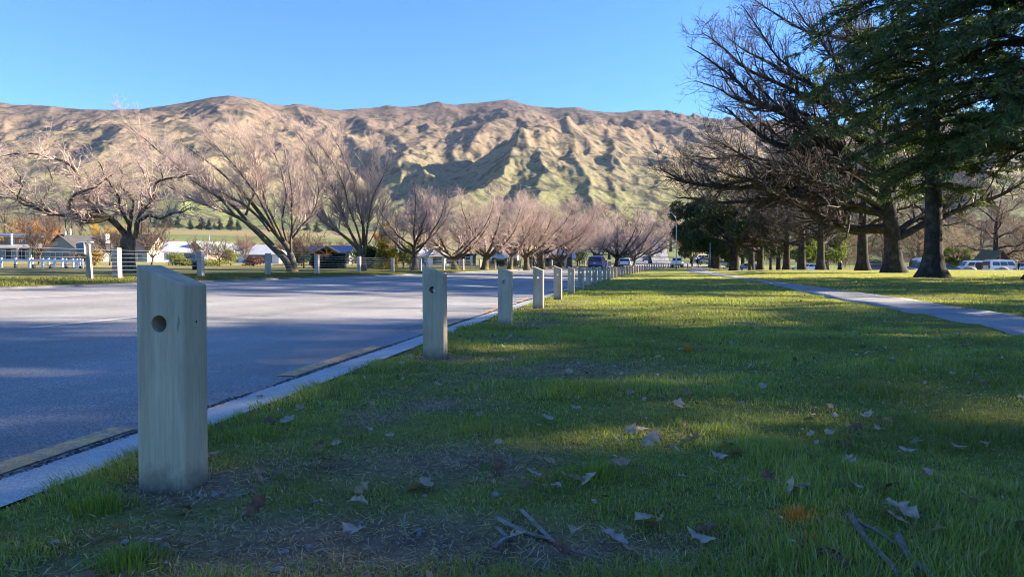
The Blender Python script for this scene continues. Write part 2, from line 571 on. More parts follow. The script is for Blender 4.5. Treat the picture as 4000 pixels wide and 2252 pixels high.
while y0 < 75:
    link('yellow_dash', strip_mesh('yellow_dash', -.955, -.825, y0, y0 + 1.9, .009, .05, .012, 30 + i), M_YEL, road)
    y0 += 3.55; i += 1
y0 = -3.2
while y0 < 110:
    link('white_dash', strip_mesh('white_dash', -5.25, -5.13, y0, y0 + 2.6, .009, .06, .004, 60 + i), M_WHT, road)
    y0 += 11.2; i += 1
link('edge_line', strip_mesh('edge_line', -9.95, -9.85, -10, 95, .009, .05, .003, 90), M_WHT, road)

# ---- footpath -----------------------------------------------------
PATH_LO = [(4600, 1470), (4000, 1308), (3490, 1204), (3199, 1154), (3007, 1108), (2849, 1082), (2698, 1061), (2672, 1052)]
PATH_UP = [(4600, 1345), (4000, 1239), (3665, 1189), (3373, 1145.6), (3082, 1106), (2908, 1083), (2756, 1056), (2712, 1050)]
def resample(pts, n):
    pts = np.array([[p.x, p.y] for p in pts]); d = np.concatenate([[0], np.cumsum(np.hypot(*np.diff(pts, axis=0).T))])
    t = np.linspace(0, d[-1], n)
    # smooth the polyline a little
    xs, ys_ = np.interp(t, d, pts[:, 0]), np.interp(t, d, pts[:, 1])
    for _ in range(3):
        xs[1:-1] = (xs[:-2] + 2 * xs[1:-1] + xs[2:]) / 4; ys_[1:-1] = (ys_[:-2] + 2 * ys_[1:-1] + ys_[2:]) / 4
    return np.stack([xs, ys_], -1)
PLO = resample([on_ground(*p) for p in PATH_LO] + [Vector((31.0, 123, 0)), Vector((38, 150, 0))], 110)
PUP = resample([on_ground(*p) for p in PATH_UP] + [Vector((34.2, 122, 0)), Vector((42, 149, 0))], 110)
def near_path(x, y):
    c = (PLO + PUP) / 2; w = np.hypot(*(PLO - PUP).T) / 2
    d = np.full(np.shape(x), 99.0)
    for (cx, cy), ww in zip(c[::2], w[::2]):
        d = np.minimum(d, np.hypot(x - cx, y - cy) - ww)
    return d
def build_path():
    t = np.concatenate([[-.02], np.linspace(0, 1, 7), [1.02]])[None, :, None]
    lo = PLO + (np.stack([fbm(PLO[:, 0] * 2, PLO[:, 1] * 2, 3, 5), fbm(PLO[:, 0] * 2, PLO[:, 1] * 2, 3, 6)], -1) - .5) * .16
    up = PUP + (np.stack([fbm(PUP[:, 0] * 2, PUP[:, 1] * 2, 3, 7), fbm(PUP[:, 0] * 2, PUP[:, 1] * 2, 3, 8)], -1) - .5) * .16
    P = lo[:, None, :] * (1 - t) + up[:, None, :] * t
    Z = ground_z(P[..., 0], P[..., 1]) + .024
    Z[:, 0] -= .06; Z[:, -1] -= .06
    V = np.concatenate([P, Z[..., None]], -1).reshape(-1, 3)
    nr, nc = Z.shape
    i = np.arange(nr - 1)[:, None] * nc + np.arange(nc - 1)[None, :]
    F = np.stack([i, i + nc, i + nc + 1, i + 1], -1).reshape(-1, 4)
    o = link('path', np_mesh('path', V, [F], smooth=True), M_PATH)
    tag(o, 'grey asphalt footpath crossing the lawn', kind='structure')
build_path()
# car park beyond the oaks
def carpark():
    mb = MB()
    xs = np.linspace(36, 160, 20); ys = np.linspace(97, 190, 12)
    X, Y = np.meshgrid(xs, ys); Z = ground_z(X, Y) + .03
    V = np.stack([X, Y, Z], -1).reshape(-1, 3); nc = len(xs)
    i = np.arange(len(ys) - 1)[:, None] * nc + np.arange(nc - 1)[None, :]
    F = np.stack([i, i + 1, i + nc + 1, i + nc], -1).reshape(-1, 4)
    tag(link('gravel_ground', np_mesh('gravel_ground', V, [F]), asphalt('gravel_yard', (.2, .18, .15), (.3, .27, .23), 40)), 'grey gravel parking ground behind the oaks', kind='structure')
carpark()

# ---- mountains ----------------------------------------------------
SKY = [(-900, 470), (-500, 430), (0, 408), (124, 416), (217, 423), (326, 435), (450, 437), (544, 430), (652, 422), (745, 407), (839, 388), (905, 382), (994, 395), (1087, 416), (1180, 415), (1243, 427),
       (1320, 438), (1429, 430), (1522, 416), (1615, 421), (1716, 404), (1786, 415), (1864, 410), (1988, 396), (2066, 419), (2175, 429), (2252, 426), (2330, 441), (2392, 447), (2485, 436),
       (2579, 435), (2640, 452), (2703, 457), (2765, 478), (2843, 470), (3000, 476), (3300, 492), (3600, 470), (3900, 440), (4300, 430), (4900, 470), (5600, 600)]
def sky_d(px):
    return float(np.interp(px, [-900, 0, 905, 1400, 2000, 2600, 3300, 5600], [4300, 4300, 4100, 4700, 5200, 5300, 5000, 4000]))
SPURS = [
    [(905, 384, 4100), (850, 470, 3500), (800, 580, 2950), (740, 700, 2350), (690, 800, 1800)],
    [(700, 414, 4150), (620, 520, 3500), (540, 640, 2800), (500, 740, 2200)],
    [(1180, 418, 4300), (1300, 500, 3900), (1420, 560, 3500), (1560, 610, 3150), (1690, 690, 2750), (1740, 740, 2500)],
    [(1050, 412, 4200), (1080, 520, 3500), (1150, 640, 2800), (1230, 760, 2200)],
    [(1530, 420, 4850), (1560, 470, 4550), (1640, 540, 4200), (1700, 600, 3900)],
    [(1716, 406, 4950), (1760, 480, 4600), (1830, 545, 4250)],
    [(1990, 397, 5200), (1930, 450, 4900), (1890, 520, 4550), (1900, 570, 4300)],
    [(2560, 520, 4000), (2400, 494, 3700), (2250, 482, 3400), (2130, 497, 3200), (2050, 532, 3000), (2010, 600, 2750), (1950, 662, 2500), (1850, 722, 2250), (1750, 765, 2050)],
    [(2130, 497, 3200), (2140, 600, 2750), (2110, 700, 2300), (2060, 800, 1850)],
    [(2250, 482, 3400), (2290, 600, 2850), (2320, 720, 2300), (2350, 840, 1800)],
    [(2400, 494, 3700), (2440, 620, 3000), (2455, 750, 2350), (2440, 860, 1800)],
    [(2560, 520, 4000), (2600, 640, 3200), (2600, 760, 2500), (2580, 850, 1900)],
    [(2640, 455, 5300), (2620, 540, 4600), (2640, 640, 3800), (2600, 740, 3000), (2580, 840, 2200)],
    [(2800, 480, 5200), (2830, 580, 4300), (2800, 700, 3300), (2760, 810, 2400)],
    [(200, 424, 4300), (170, 520, 3600), (200, 640, 2800), (260, 750, 2100)],
    [(430, 438, 4200), (400, 530, 3600), (380, 640, 2900), (340, 740, 2250)],
    [(0, 410, 4300), (-60, 540, 3500), (-40, 680, 2600)],
    [(-400, 440, 4300), (-420, 640, 2900)],
    [(3100, 480, 5100), (3080, 620, 3900), (3000, 760, 2700)],
    [(3500, 480, 4800), (3420, 640, 3600), (3350, 780, 2500)],
    [(3950, 440, 4600), (3900, 620, 3500), (3800, 780, 2400)],
    [(4500, 440, 4300), (4500, 640, 3200)],
]
def build_mountains():
    px = np.linspace(-760, 4760, 980)
    t = np.linspace(0, 1, 330)
    dep = 1150 * (6600 / 1150) ** t
    PX, Y = np.meshgrid(px, dep)
    X = (PX - CXP) / FPX * Y
    def seg_pts(lst):
        return [np.array([(p[0] - CXP) / FPX * p[2], p[2], EYE + (1040 - p[1]) / FPX * p[2]]) for p in lst]
    segs = []
    sk = seg_pts([(p, y, sky_d(p)) for p, y in SKY])
    for a, b in zip(sk[:-1], sk[1:]): segs.append((a, b, .47))
    for sp in SPURS:
        q = seg_pts(sp)
        for a, b in zip(q[:-1], q[1:]): segs.append((a, b, .80 if sp[0][0] == 2560 and sp[1][0] == 2400 else (.40 if sp[0][0] < 1000 else .50)))
    # warp the sampling position so that ridges wander
    wx = X + (fbm(X / 420, Y / 420, 4, 41) - .5) * 150
    wy = Y + (fbm(X / 420 + 9, Y / 420, 4, 43) - .5) * 150
    base = np.interp(Y, [1000, 1350, 1700, 2200, 3200, 4500, 7000], [30, 58, 100, 150, 250, 380, 380]) * np.interp(PX, [-500, 1800, 2600, 5000], [1, .9, .8, .8])
    H = base.copy()
    K = np.zeros_like(H)
    acc = np.zeros_like(H); BETA = .07
    M = base * BETA
    acc = np.ones_like(H)
    for a, b, k in segs:
        d = b[:2] - a[:2]; L2 = float(d @ d)
        u = np.clip(((wx - a[0]) * d[0] + (wy - a[1]) * d[1]) / L2, 0, 1)
        dist = np.hypot(wx - (a[0] + u * d[0]), wy - (a[1] + u * d[1]))
        h = a[2] + u * (b[2] - a[2]) - k * dist * (1 - .12 * np.clip(dist / 900, 0, 1))
        h = np.maximum(h, -400)
        e = h * BETA
        m2 = np.maximum(M, e)
        acc = acc * np.exp(M - m2) + np.exp(e - m2); M = m2
    H = (M + np.log(acc)) / BETA
    H = np.where(H > base, base + (H - base), base)
    # gullies and knolls
    amp = np.clip((H - base * .5) / 300, .12, 1)
    r1 = fbm(wx / 420, wy / 1150, 5, 51, True) - .62
    r2 = fbm(wx / 110 + 3, wy / 260, 4, 57, True) - .62
    r3 = fbm(X / 40, Y / 60, 3, 59) - .5
    r4 = np.abs(fbm(wx / 60 + 7, wy / 190, 4, 63) - .5) * -2.6 + .25
    crest = np.ones_like(H)
    zsky = np.interp(PX, [p for p, _ in SKY], [y for _, y in SKY])
    D = np.interp(PX, [-900, 0, 905, 1400, 2000, 2600, 3300, 5600], [4300, 4300, 4100, 4700, 5200, 5300, 5000, 4000])
    crest = np.clip(np.abs(Y - D) / 500, .22, 1)
    H = H + amp * crest * (r1 * 130 + r2 * 24 + r4 * 7 + r3 * 6)
    # dark jagged crag on the ridge
    H = H + np.where((PX > 2590) & (PX < 2860), 1, 0) * np.clip(1 - np.abs(Y - D) / 350, 0, 1) * (fbm(X / 45, Y / 60, 3, 71, True) - .5) * 70
    # never above the skyline of the crest
    lim = EYE + (1040 - zsky) / FPX * Y + np.where((PX > 2590) & (PX < 2860), 22, 5)
    H = np.minimum(H, lim)
    # behind the crest falls away
    H = np.where(Y > D + 60, np.minimum(H, EYE + (1040 - zsky) / FPX * D - (Y - D) * .25), H)
    fade = sm(1050, 1650, Y); H = H * fade + (-12 + .05 * (Y - 1150)) * (1 - fade)
    V = np.stack([X, Y, H], -1).reshape(-1, 3)
    nr, nc = X.shape
    i = np.arange(nr - 1)[:, None] * nc + np.arange(nc - 1)[None, :]
    F = np.stack([i, i + 1, i + nc + 1, i + nc], -1).reshape(-1, 4)
    m, nt, b = _new('mountain_tussock')
    p = pos(nt)
    sep = nt.nodes.new('ShaderNodeSeparateXYZ'); nt.links.new(p, sep.inputs[0])
    nz = noise(nt, .004, 5, .6, p)
    mr = nt.nodes.new('ShaderNodeMath'); mr.operation = 'MULTIPLY_ADD'; mr.inputs[1].default_value = 420; nt.links.new(nz.outputs[0], mr.inputs[0]); nt.links.new(sep.outputs[2], mr.inputs[2])
    mm = nt.nodes.new('ShaderNodeMapRange'); mm.inputs[1].default_value = 200; mm.inputs[2].default_value = 1350; nt.links.new(mr.outputs[0], mm.inputs[0])
    rc = ramp(nt, [(.03, (.115, .14, .05)), (.18, (.145, .15, .065)), (.36, (.19, .158, .092)), (.56, (.205, .155, .10)), (.74, (.165, .118, .085)), (1.0, (.125, .092, .08))])
    nt.links.new(mm.outputs[0], rc.inputs[0])
    n2 = noise(nt, .012, 6, .68, p, None, .6); r2_ = ramp(nt, [(.42, 0), (.50, 1)]); nt.links.new(n2.outputs[0], r2_.inputs[0])
    c = mixc(nt, r2_.outputs[0], (.062, .056, .042), rc.outputs[0])
    n3 = noise(nt, .06, 5, .7, p); r3_ = ramp(nt, [(.3, .62), (.7, 1.35)]); nt.links.new(n3.outputs[0], r3_.inputs[0])
    c = mixc(nt, 1, c, r3_.outputs[0], 'MULTIPLY')
    nt.links.new(c, b.inputs['Base Color'])
    b.inputs['Roughness'].default_value = 1; b.inputs['Specular IOR Level'].default_value = .05
    bump(nt, b, n3.outputs[0], .5, 6.0)
    o = link('mountain_range', np_mesh('mountain_range', V, [F], smooth=True), m)
    tag(o, 'tussock-covered mountain range with gullies and a rocky crest', kind='structure')
build_mountains()
# ================================================================== TREES
def nrm(v): return v / np.maximum(np.linalg.norm(v, axis=-1, keepdims=True), 1e-9)

def tubes(P, R, ns):
    """N polylines of k points (N,k,3) with radii (N,k) -> vertices, quads."""
    Nn, k, _ = P.shape
    T = np.empty_like(P)
    T[:, 1:-1] = P[:, 2:] - P[:, :-2]; T[:, 0] = P[:, 1] - P[:, 0]; T[:, -1] = P[:, -1] - P[:, -2]
    T = nrm(T)
    D = nrm(P[:, -1] - P[:, 0])
    ref = np.where(np.abs(D[:, 2:3]) < .75, np.array([[0, 0, 1.0]]), np.array([[1.0, .15, 0]]))[:, None, :]
    n1 = nrm(np.cross(T, np.broadcast_to(ref, T.shape))); n2 = np.cross(T, n1)
    a = np.arange(ns) * 2 * PI / ns
    V = P[:, :, None, :] + R[:, :, None, None] * (n1[:, :, None, :] * np.cos(a)[None, None, :, None] + n2[:, :, None, :] * np.sin(a)[None, None, :, None])
    idx = np.arange(Nn * k * ns).reshape(Nn, k, ns)
    A = idx[:, :-1, :]; B = np.roll(A, -1, 2); Dd = idx[:, 1:, :]; Cc = np.roll(Dd, -1, 2)
    F = np.stack([A, B, Cc, Dd], -1).reshape(-1, 4)
    return V.reshape(-1, 3), F

def join_tubes(name, parts):
    Vs, Fs, b = [], [], 0
    for P, R, ns in parts:
        if len(P) == 0: continue
        V, F = tubes(P, R, ns)
        Vs.append(V); Fs.append(F + b); b += len(V)
    return np_mesh(name, np.concatenate(Vs), [np.concatenate(Fs)], smooth=True)

def resamp(P, R, k, rng=None, wob=0.0):
    """one polyline -> k points, smoothed (Catmull-like) with a little wander."""
    P = np.asarray(P, float); R = np.asarray(R, float)
    d = np.concatenate([[0], np.cumsum(np.linalg.norm(np.diff(P, axis=0), axis=1))])
    t = np.linspace(0, d[-1], 48)
    Q = np.stack([np.interp(t, d, P[:, j]) for j in range(3)], -1); Rr = np.interp(t, d, R)
    for _ in range(5):
        Q[1:-1] = (Q[:-2] + 2 * Q[1:-1] + Q[2:]) / 4
    if rng is not None and wob > 0:
        w = rng.normal(size=Q.shape)
        for _ in range(6): w[1:-1] = (w[:-2] + w[1:-1] + w[2:]) / 3
        w[0] = 0
        Q = Q + w * wob * 2.5
    ti = np.linspace(0, 47, k); i = np.minimum(ti.astype(int), 46); f = (ti - i)[:, None]
    return Q[i] * (1 - f) + Q[i + 1] * f, Rr[i] * (1 - f[:, 0]) + Rr[i + 1] * f[:, 0]

def grow(rng, P, R, per_m, length, ang=(45, 12), up=.1, wob=.12, k=5, rfac=.55, rmin=.004, t0=.2, t1=1.0, taper=.35, bias=None, keep=.5, maxn=None):
    L = np.linalg.norm(np.diff(P, axis=1), axis=2).sum(1)
    lam = per_m * L
    cnt = rng.poisson(lam)
    idx = np.repeat(np.arange(len(P)), cnt)
    if maxn and len(idx) > maxn: idx = rng.choice(idx, maxn, replace=False)
    M = len(idx)
    k0 = P.shape[1]
    t = t0 + (t1 - t0) * rng.random(M)
    u = t * (k0 - 1); i = np.minimum(u.astype(int), k0 - 2); f = (u - i)[:, None]
    p = P[idx, i] * (1 - f) + P[idx, i + 1] * f
    tan = nrm(P[idx, i + 1] - P[idx, i])
    rad = R[idx, i] * (1 - f[:, 0]) + R[idx, i + 1] * f[:, 0]
    perp = rng.normal(size=(M, 3)); perp -= (perp * tan).sum(1, keepdims=True) * tan; perp = nrm(perp)
    a = np.radians(rng.normal(ang[0], ang[1], M))[:, None]
    d = np.cos(a) * tan + np.sin(a) * perp
    ln = rng.uniform(length[0], length[1], M) * (1 - keep * t)
    if bias is not None: bias = np.asarray(bias, float)
    r0 = np.clip(np.minimum(rad * rfac, rad * .9) * rng.uniform(.7, 1.1, M), rmin, None)
    out = np.empty((M, k, 3)); out[:, 0] = p
    st = (ln / (k - 1))[:, None]
    for j in range(1, k):
        d = d + wob * rng.normal(size=(M, 3))
        d[:, 2] += up
        if bias is not None: d = d + bias
        d = nrm(d)
        p = p + d * st
        out[:, j] = p
    tp = np.linspace(1, taper, k)[None, :]
    return out, np.maximum(r0[:, None] * tp, rmin * .7)

# ---- bark and twig materials
def bark(name, col, col2, moss=None, scale=9, zs=.25):
    m, nt, b = _new(name)
    c = objc(nt)
    n1 = noise(nt, scale, 6, .7, c, (1, 1, zs)); n2 = noise(nt, 1.6, 4, .6, c)
    r = ramp(nt, [(.32, col2), (.62, col)]); nt.links.new(n1.outputs[0], r.inputs[0])
    cc = r.outputs[0]
    if moss is not None:
        r2 = ramp(nt, [(.5, 0), (.66, .85)]); nt.links.new(n2.outputs[0], r2.inputs[0])
        cc = mixc(nt, r2.outputs[0], cc, moss)
    nt.links.new(cc, b.inputs['Base Color'])
    b.inputs['Roughness'].default_value = .92; b.inputs['Specular IOR Level'].default_value = .15
    bump(nt, b, n1.outputs[0], .9, .06)
    return m
M_CHBARK = bark('cherry_bark', (.13, .105, .078), (.042, .033, .026), (.19, .16, .045))
M_CHTWIG = simple('cherry_twig', (.52, .40, .345), (.32, .24, .205), 2.0, .75, .25)
M_OKBARK = bark('oak_bark', (.055, .046, .038), (.016, .014, .012), (.085, .08, .062), 7)
M_OKTWIG = simple('oak_twig', (.105, .082, .065), (.04, .032, .027), 1.2, .8, .2)
M_WLTWIG = simple('willow_twig', (.42, .33, .17), (.27, .20, .11), .8, .8, .2)
M_BRTWIG = simple('bare_tree_twig', (.24, .175, .13), (.14, .10, .078), .6, .8, .2)
M_ORTWIG = simple('orange_willow_twig', (.55, .25, .07), (.33, .17, .08), .5, .8, .2)
M_YLTWIG = simple('yellow_willow_twig', (.58, .38, .06), (.38, .25, .06), .5, .8, .2)

def make_tree(name, label, loc, limbs, levels, rng, mb=M_CHBARK, mt=M_CHTWIG, cat='tree', group=None, flare=1.5, trunk_k=14, limb_k=12, sides=9, wob=.03, rz=0.0, split=1):
    """limbs: list of (points Nx3 local, radii). First one is the trunk. levels: list of dicts for grow(), the first grows on all limbs."""
    root = empty(name, loc, rz, label, cat, group)
    tr = []
    LP, LR = [], []
    for i, (P, R) in enumerate(limbs):
        P = np.array(P, float); R = np.array(R, float)
        if i < split:
            Q, S = resamp(P, R, trunk_k)
            h = np.maximum(Q[:, 2], 0)
            S = S * (1 + (flare - 1) * np.exp(-h / (R[0] * 1.1)))
            Q = np.concatenate([[Q[0] - np.array([0, 0, .35])], Q]); S = np.concatenate([[S[0] * 1.12], S])
            tr.append((Q[None], S[None], 16))
        else:
            Q, S = resamp(P, R, limb_k, rng, wob)
            tr.append((Q[None], S[None], sides))
            LP.append(Q); LR.append(S)
    if not LP:
        Q, S = resamp(*limbs[0], limb_k); LP.append(Q); LR.append(S)
    me = join_tubes('trunk', tr)
    # lumpy bark outline
    link('trunk', me, mb, root)
    cr = []
    cur = (np.array(LP), np.array(LR))
    for lv in levels:
        lv = dict(lv); ns = lv.pop('ns', 3); src = lv.pop('src', None); add = lv.pop('also', False)
        P, R = grow(rng, cur[0], cur[1], **lv)
        cr.append((P, R, ns))
        if add:      # next level grows on this one and on the previous one as well
            k = P.shape[1]
            prev = np.stack([resamp(p, r, k)[0] for p, r in zip(*cur)]), np.stack([resamp(p, r, k)[1] for p, r in zip(*cur)])
            cur = np.concatenate([P, prev[0]]), np.concatenate([R, prev[1]])
        else:
            cur = (P, R)
    link('crown', join_tubes('crown', cr), mt, root)
    return root

def px_limb(pts, D, base, scale, org, r0, r1, dy=(0, 0), rng=None, rscale=1.0):
    """limb traced as picture points -> local metres at the tree's own distance D; dy: it also runs dy metres away from / towards us."""
    out = []
    n = len(pts)
    for i, (a, b) in enumerate(pts):
        t = i / max(1, n - 1)
        dd = D + dy[0] + (dy[1] - dy[0]) * t
        p = at_d(org[0] + a / scale, org[1] + b / scale, dd)
        out.append((p.x - base.x, p.y - base.y, p.z - base.z))
    rr = (np.linspace(1, 0, n) ** .8 * (r0 - r1) + r1) * rscale
    return (np.array(out), rr)

# ---- first cherry: broad, crooked, low limbs on a stout pollard trunk
def cherry_one():
    rng = np.random.default_rng(11)
    D = 24.5
    base = on_ground(502, 1074); D = base.y
    o, sc_ = (0, 350), 1.8125
    L = lambda pts, r0, r1, dy=(0, 0): px_limb(pts, D, base, sc_, o, r0, r1, dy, None, .82)
    tr = px_limb([(912, 1312), (908, 1230), (904, 1140), (905, 1075), (915, 1040)], D, base, sc_, o, .29, .29)
    tr = (tr[0], np.array([.27, .25, .26, .29, .22]))
    limbs = [tr,
        L([(905, 1060), (870, 1000), (800, 915), (725, 865), (650, 845), (605, 785), (578, 715), (580, 640), (530, 570), (480, 520), (400, 492), (280, 462), (120, 450), (0, 465)], .15, .02, (0, 1.2)),
        L([(850, 980), (780, 905), (680, 935), (570, 935), (510, 890), (478, 850), (492, 790), (540, 735), (660, 690), (720, 640), (800, 600)], .12, .02, (0, -1.4)),
        L([(800, 915), (770, 893), (620, 888), (500, 892), (380, 885), (285, 830), (185, 800), (100, 740), (25, 662), (-20, 590), (-120, 560)], .12, .02, (0, -.8)),
        L([(380, 885), (200, 830), (115, 772), (0, 760), (-150, 740)], .07, .02, (-.6, .8)),
        L([(930, 1060), (918, 960), (930, 880), (880, 840), (725, 790), (680, 730), (640, 640), (560, 540)], .11, .02, (0, 1.6)),
        L([(955, 1050), (968, 950), (1010, 860), (1080, 800), (1112, 740), (1082, 680), (1150, 640), (1240, 622), (1330, 600)], .12, .02, (0, -1.2)),
        L([(965, 950), (1040, 900), (1150, 912), (1210, 880), (1290, 870), (1340, 830), (1420, 850)], .08, .015, (0, .9)),
        L([(930, 900), (955, 800), (905, 740), (850, 690), (870, 600), (820, 520)], .08, .015, (0, 2.0)),
        L([(1010, 860), (1000, 760), (1040, 660), (1000, 560), (960, 480)], .06, .015, (0, 1.5)),
        L([(920, 980), (880, 880), (840, 780), (800, 680), (740, 600), (700, 520)], .08, .015, (0, -2.2)),
        L([(280, 462), (330, 420), (400, 380), (480, 350)], .035, .012, (1, 2)),
        L([(285, 830), (330, 740), (380, 660), (360, 580), (300, 520)], .045, .012, (-.6, 1)),
        L([(120, 772), (160, 680), (140, 600), (80, 540)], .04, .012, (-.6, -1.4)),
        L([(1150, 640), (1130, 560), (1060, 500), (1020, 430)], .04, .012, (-1, 0))]
    lv = [dict(per_m=4.8, length=(.7, 1.8), ang=(55, 18), up=.05, wob=.28, k=6, rfac=.45, rmin=.0075, t0=.12, keep=.3, ns=4, also=True),
          dict(per_m=6.5, length=(.35, .95), ang=(50, 18), up=.03, wob=.25, k=4, rfac=.6, rmin=.005, keep=.3),
          dict(per_m=6.0, length=(.16, .5), ang=(45, 18), up=.04, wob=.22, k=3, rfac=.7, rmin=.004, keep=.3)]
    return make_tree('cherry_tree', 'squat bare tree with a stout pollarded trunk and crooked spreading limbs behind the wire fence', base, limbs, lv, rng, flare=1.25, limb_k=22, wob=.025, group='bare trees along the wire fence')
cherry_one()

def cherry_two():
    rng = np.random.default_rng(12)
    base = on_ground(1128, 1062); D = base.y
    o, sc_ = (700, 350), 1.8125
    L = lambda pts, r0, r1, dy=(0, 0): px_limb(pts, D, base, sc_, o, r0, r1, dy, None, .82)
    limbs = [(L([(800, 1288), (770, 1220), (720, 1165), (640, 1090), (565, 1015), (490, 950)], .30, .18)),
        L([(815, 1285), (805, 1200), (785, 1130), (740, 1078), (685, 1020), (620, 940), (560, 860), (480, 760), (380, 660), (280, 570), (150, 470), (40, 400)], .24, .02, (0, .8)),
        L([(500, 960), (400, 890), (300, 850), (140, 800), (0, 735), (-120, 660), (-220, 600)], .14, .02, (0, -.8)),
        L([(490, 945), (430, 862), (350, 792), (250, 740), (120, 640), (0, 540), (-150, 430), (-270, 330), (-380, 250)], .13, .018, (0, .3)),
        L([(470, 890), (500, 800), (545, 700), (556, 600), (540, 500), (515, 420), (480, 350)], .09, .014, (0, -.6)),
        L([(790, 1150), (792, 1060), (800, 960), (790, 860), (802, 760), (790, 640), (760, 520), (740, 400)], .10, .014, (0, -1)),
        L([(780, 1085), (840, 1000), (920, 900), (965, 830), (990, 740), (980, 640)], .08, .014, (0, -1.2)),
        L([(740, 1075), (700, 980), (650, 880), (600, 780), (598, 680), (560, 560), (480, 430), (400, 330)], .11, .014, (0, 1.2)),
        L([(760, 1065), (722, 960), (740, 860), (760, 720), (720, 560), (660, 420), (600, 300)], .09, .014, (0, -1.6)),
        L([(640, 1000), (560, 900), (470, 820), (330, 740), (200, 690), (60, 600), (-80, 520), (-180, 440)], .11, .015, (0, 1.5)),
        L([(400, 890), (290, 770), (160, 690), (20, 590), (-100, 500)], .08, .015, (-.2, -1.6)),
        L([(690, 1010), (620, 880), (560, 760), (460, 620), (360, 500), (250, 390), (170, 320)], .09, .014, (0, -1.9)),
        L([(800, 1000), (840, 880), (860, 760), (840, 640), (860, 540)], .06, .012, (-.5, 1.4))]
    lv = [dict(per_m=5.6, length=(.9, 2.3), ang=(38, 16), up=.13, wob=.10, k=6, rfac=.5, rmin=.009, t0=.18, keep=.35, bias=(-.05, 0, 0), ns=4, also=True),
          dict(per_m=5.0, length=(.4, 1.35), ang=(35, 14), up=.11, wob=.09, k=4, rfac=.6, rmin=.006, keep=.3, bias=(-.04, 0, 0)),
          dict(per_m=6.0, length=(.15, .6), ang=(40, 15), up=.08, wob=.10, k=3, rfac=.7, rmin=.0045, keep=.3)]
    return make_tree('cherry_tree', 'bare leaning tree with mossy twin trunk and wide fan of upright shoots behind the fence', base, limbs, lv, rng, flare=1.3, limb_k=18, wob=.02, group='bare trees along the wire fence', split=2)
cherry_two()

def cherry_three():
    rng = np.random.default_rng(13)
    base = on_ground(1415, 1060); D = base.y
    o, sc_ = (700, 350), 1.8125
    L = lambda pts, r0, r1, dy=(0, 0): px_limb(pts, D, base, sc_, o, r0, r1, dy, None, .82)
    limbs = [L([(1302, 1282), (1300, 1200), (1280, 1130), (1240, 1080)], .26, .17),
        L([(1280, 1150), (1192, 1060), (1120, 1000), (1040, 960), (970, 880), (920, 820), (860, 700), (820, 600)], .15, .018, (0, -.6)),
        L([(1290, 1180), (1240, 1060), (1180, 950), (1140, 800), (1080, 680), (1010, 580), (940, 450), (870, 340), (810, 270)], .13, .012, (0, .5)),
        L([(1310, 1160), (1312, 1000), (1290, 900), (1250, 800), (1240, 650), (1180, 520), (1130, 400), (1060, 280)], .12, .013, (0, 1.2)),
        L([(1322, 1130), (1332, 960), (1360, 800), (1400, 700), (1450, 600), (1480, 500)], .09, .012, (0, -.9)),
        L([(1290, 1120), (1250, 960), (1192, 830), (1182, 720), (1120, 560), (1020, 420), (930, 300)], .09, .012, (0, -1.5)),
        L([(1300, 1100), (1300, 950), (1340, 800), (1330, 660), (1370, 520), (1380, 420)], .08, .012, (0, 1.6)),
        L([(1130, 1000), (1020, 880), (960, 760), (900, 640), (880, 520)], .08, .012, (0, 1.0)),
        L([(1340, 1090), (1390, 1010), (1410, 930), (1440, 860), (1500, 760)], .05, .012, (0, .4)),
        L([(1240, 1060), (1150, 880), (1060, 760), (980, 640), (900, 500), (830, 400)], .08, .012, (0, 1.9))]
    lv = [dict(per_m=5.6, length=(.8, 2.1), ang=(36, 16), up=.15, wob=.09, k=6, rfac=.5, rmin=.010, t0=.2, keep=.35, bias=(-.03, 0, 0), ns=4, also=True),
          dict(per_m=5.0, length=(.4, 1.3), ang=(33, 14), up=.12, wob=.09, k=4, rfac=.6, rmin=.008, keep=.3, bias=(-.02, 0, 0)),
          dict(per_m=6.0, length=(.15, .6), ang=(40, 15), up=.08, wob=.10, k=3, rfac=.7, rmin=.005, keep=.3)]
    return make_tree('cherry_tree', 'tall narrow bare tree whose shoots sweep up beside the golden conifer', base, limbs, lv, rng, flare=1.3, limb_k=18, wob=.02, group='bare trees along the wire fence')
cherry_three()

# ---- the other trees of that row: three growth forms, then copies
def vase_limbs(rng, H, spread, n, trunk_h, r, lean=0.0, flatness=.5):
    limbs = []
    top = np.array([lean * trunk_h, rng.normal() * .05, trunk_h])
    limbs.append((np.array([[0, 0, 0], top * .5 + [rng.normal() * .04, 0, 0], top]), np.array([r, r * .82, r * .72])))
    a0 = rng.random() * 6.28
    for i in range(n):
        a = a0 + i * 2 * PI / n + rng.normal() * .25
        out = spread * rng.uniform(.55, 1.05)
        h = H * rng.uniform(.72, 1.0)
        st = top * rng.uniform(.55, 1.0)
        c, s = math.cos(a), math.sin(a)
        f = flatness
        P = [st, st + [c * out * .28, s * out * .28, (h - trunk_h) * .16], st + [c * out * .55, s * out * .55, (h - trunk_h) * (.33 + .1 * (1 - f))],
             st + [c * out * .8, s * out * .8, (h - trunk_h) * (.55 + .1 * (1 - f))], st + [c * out, s * out, (h - st[2]) * .9]]
        rr = r * rng.uniform(.38, .55)
        limbs.append((np.array(P), np.array([rr, rr * .75, rr * .5, rr * .3, .012])))
    return limbs
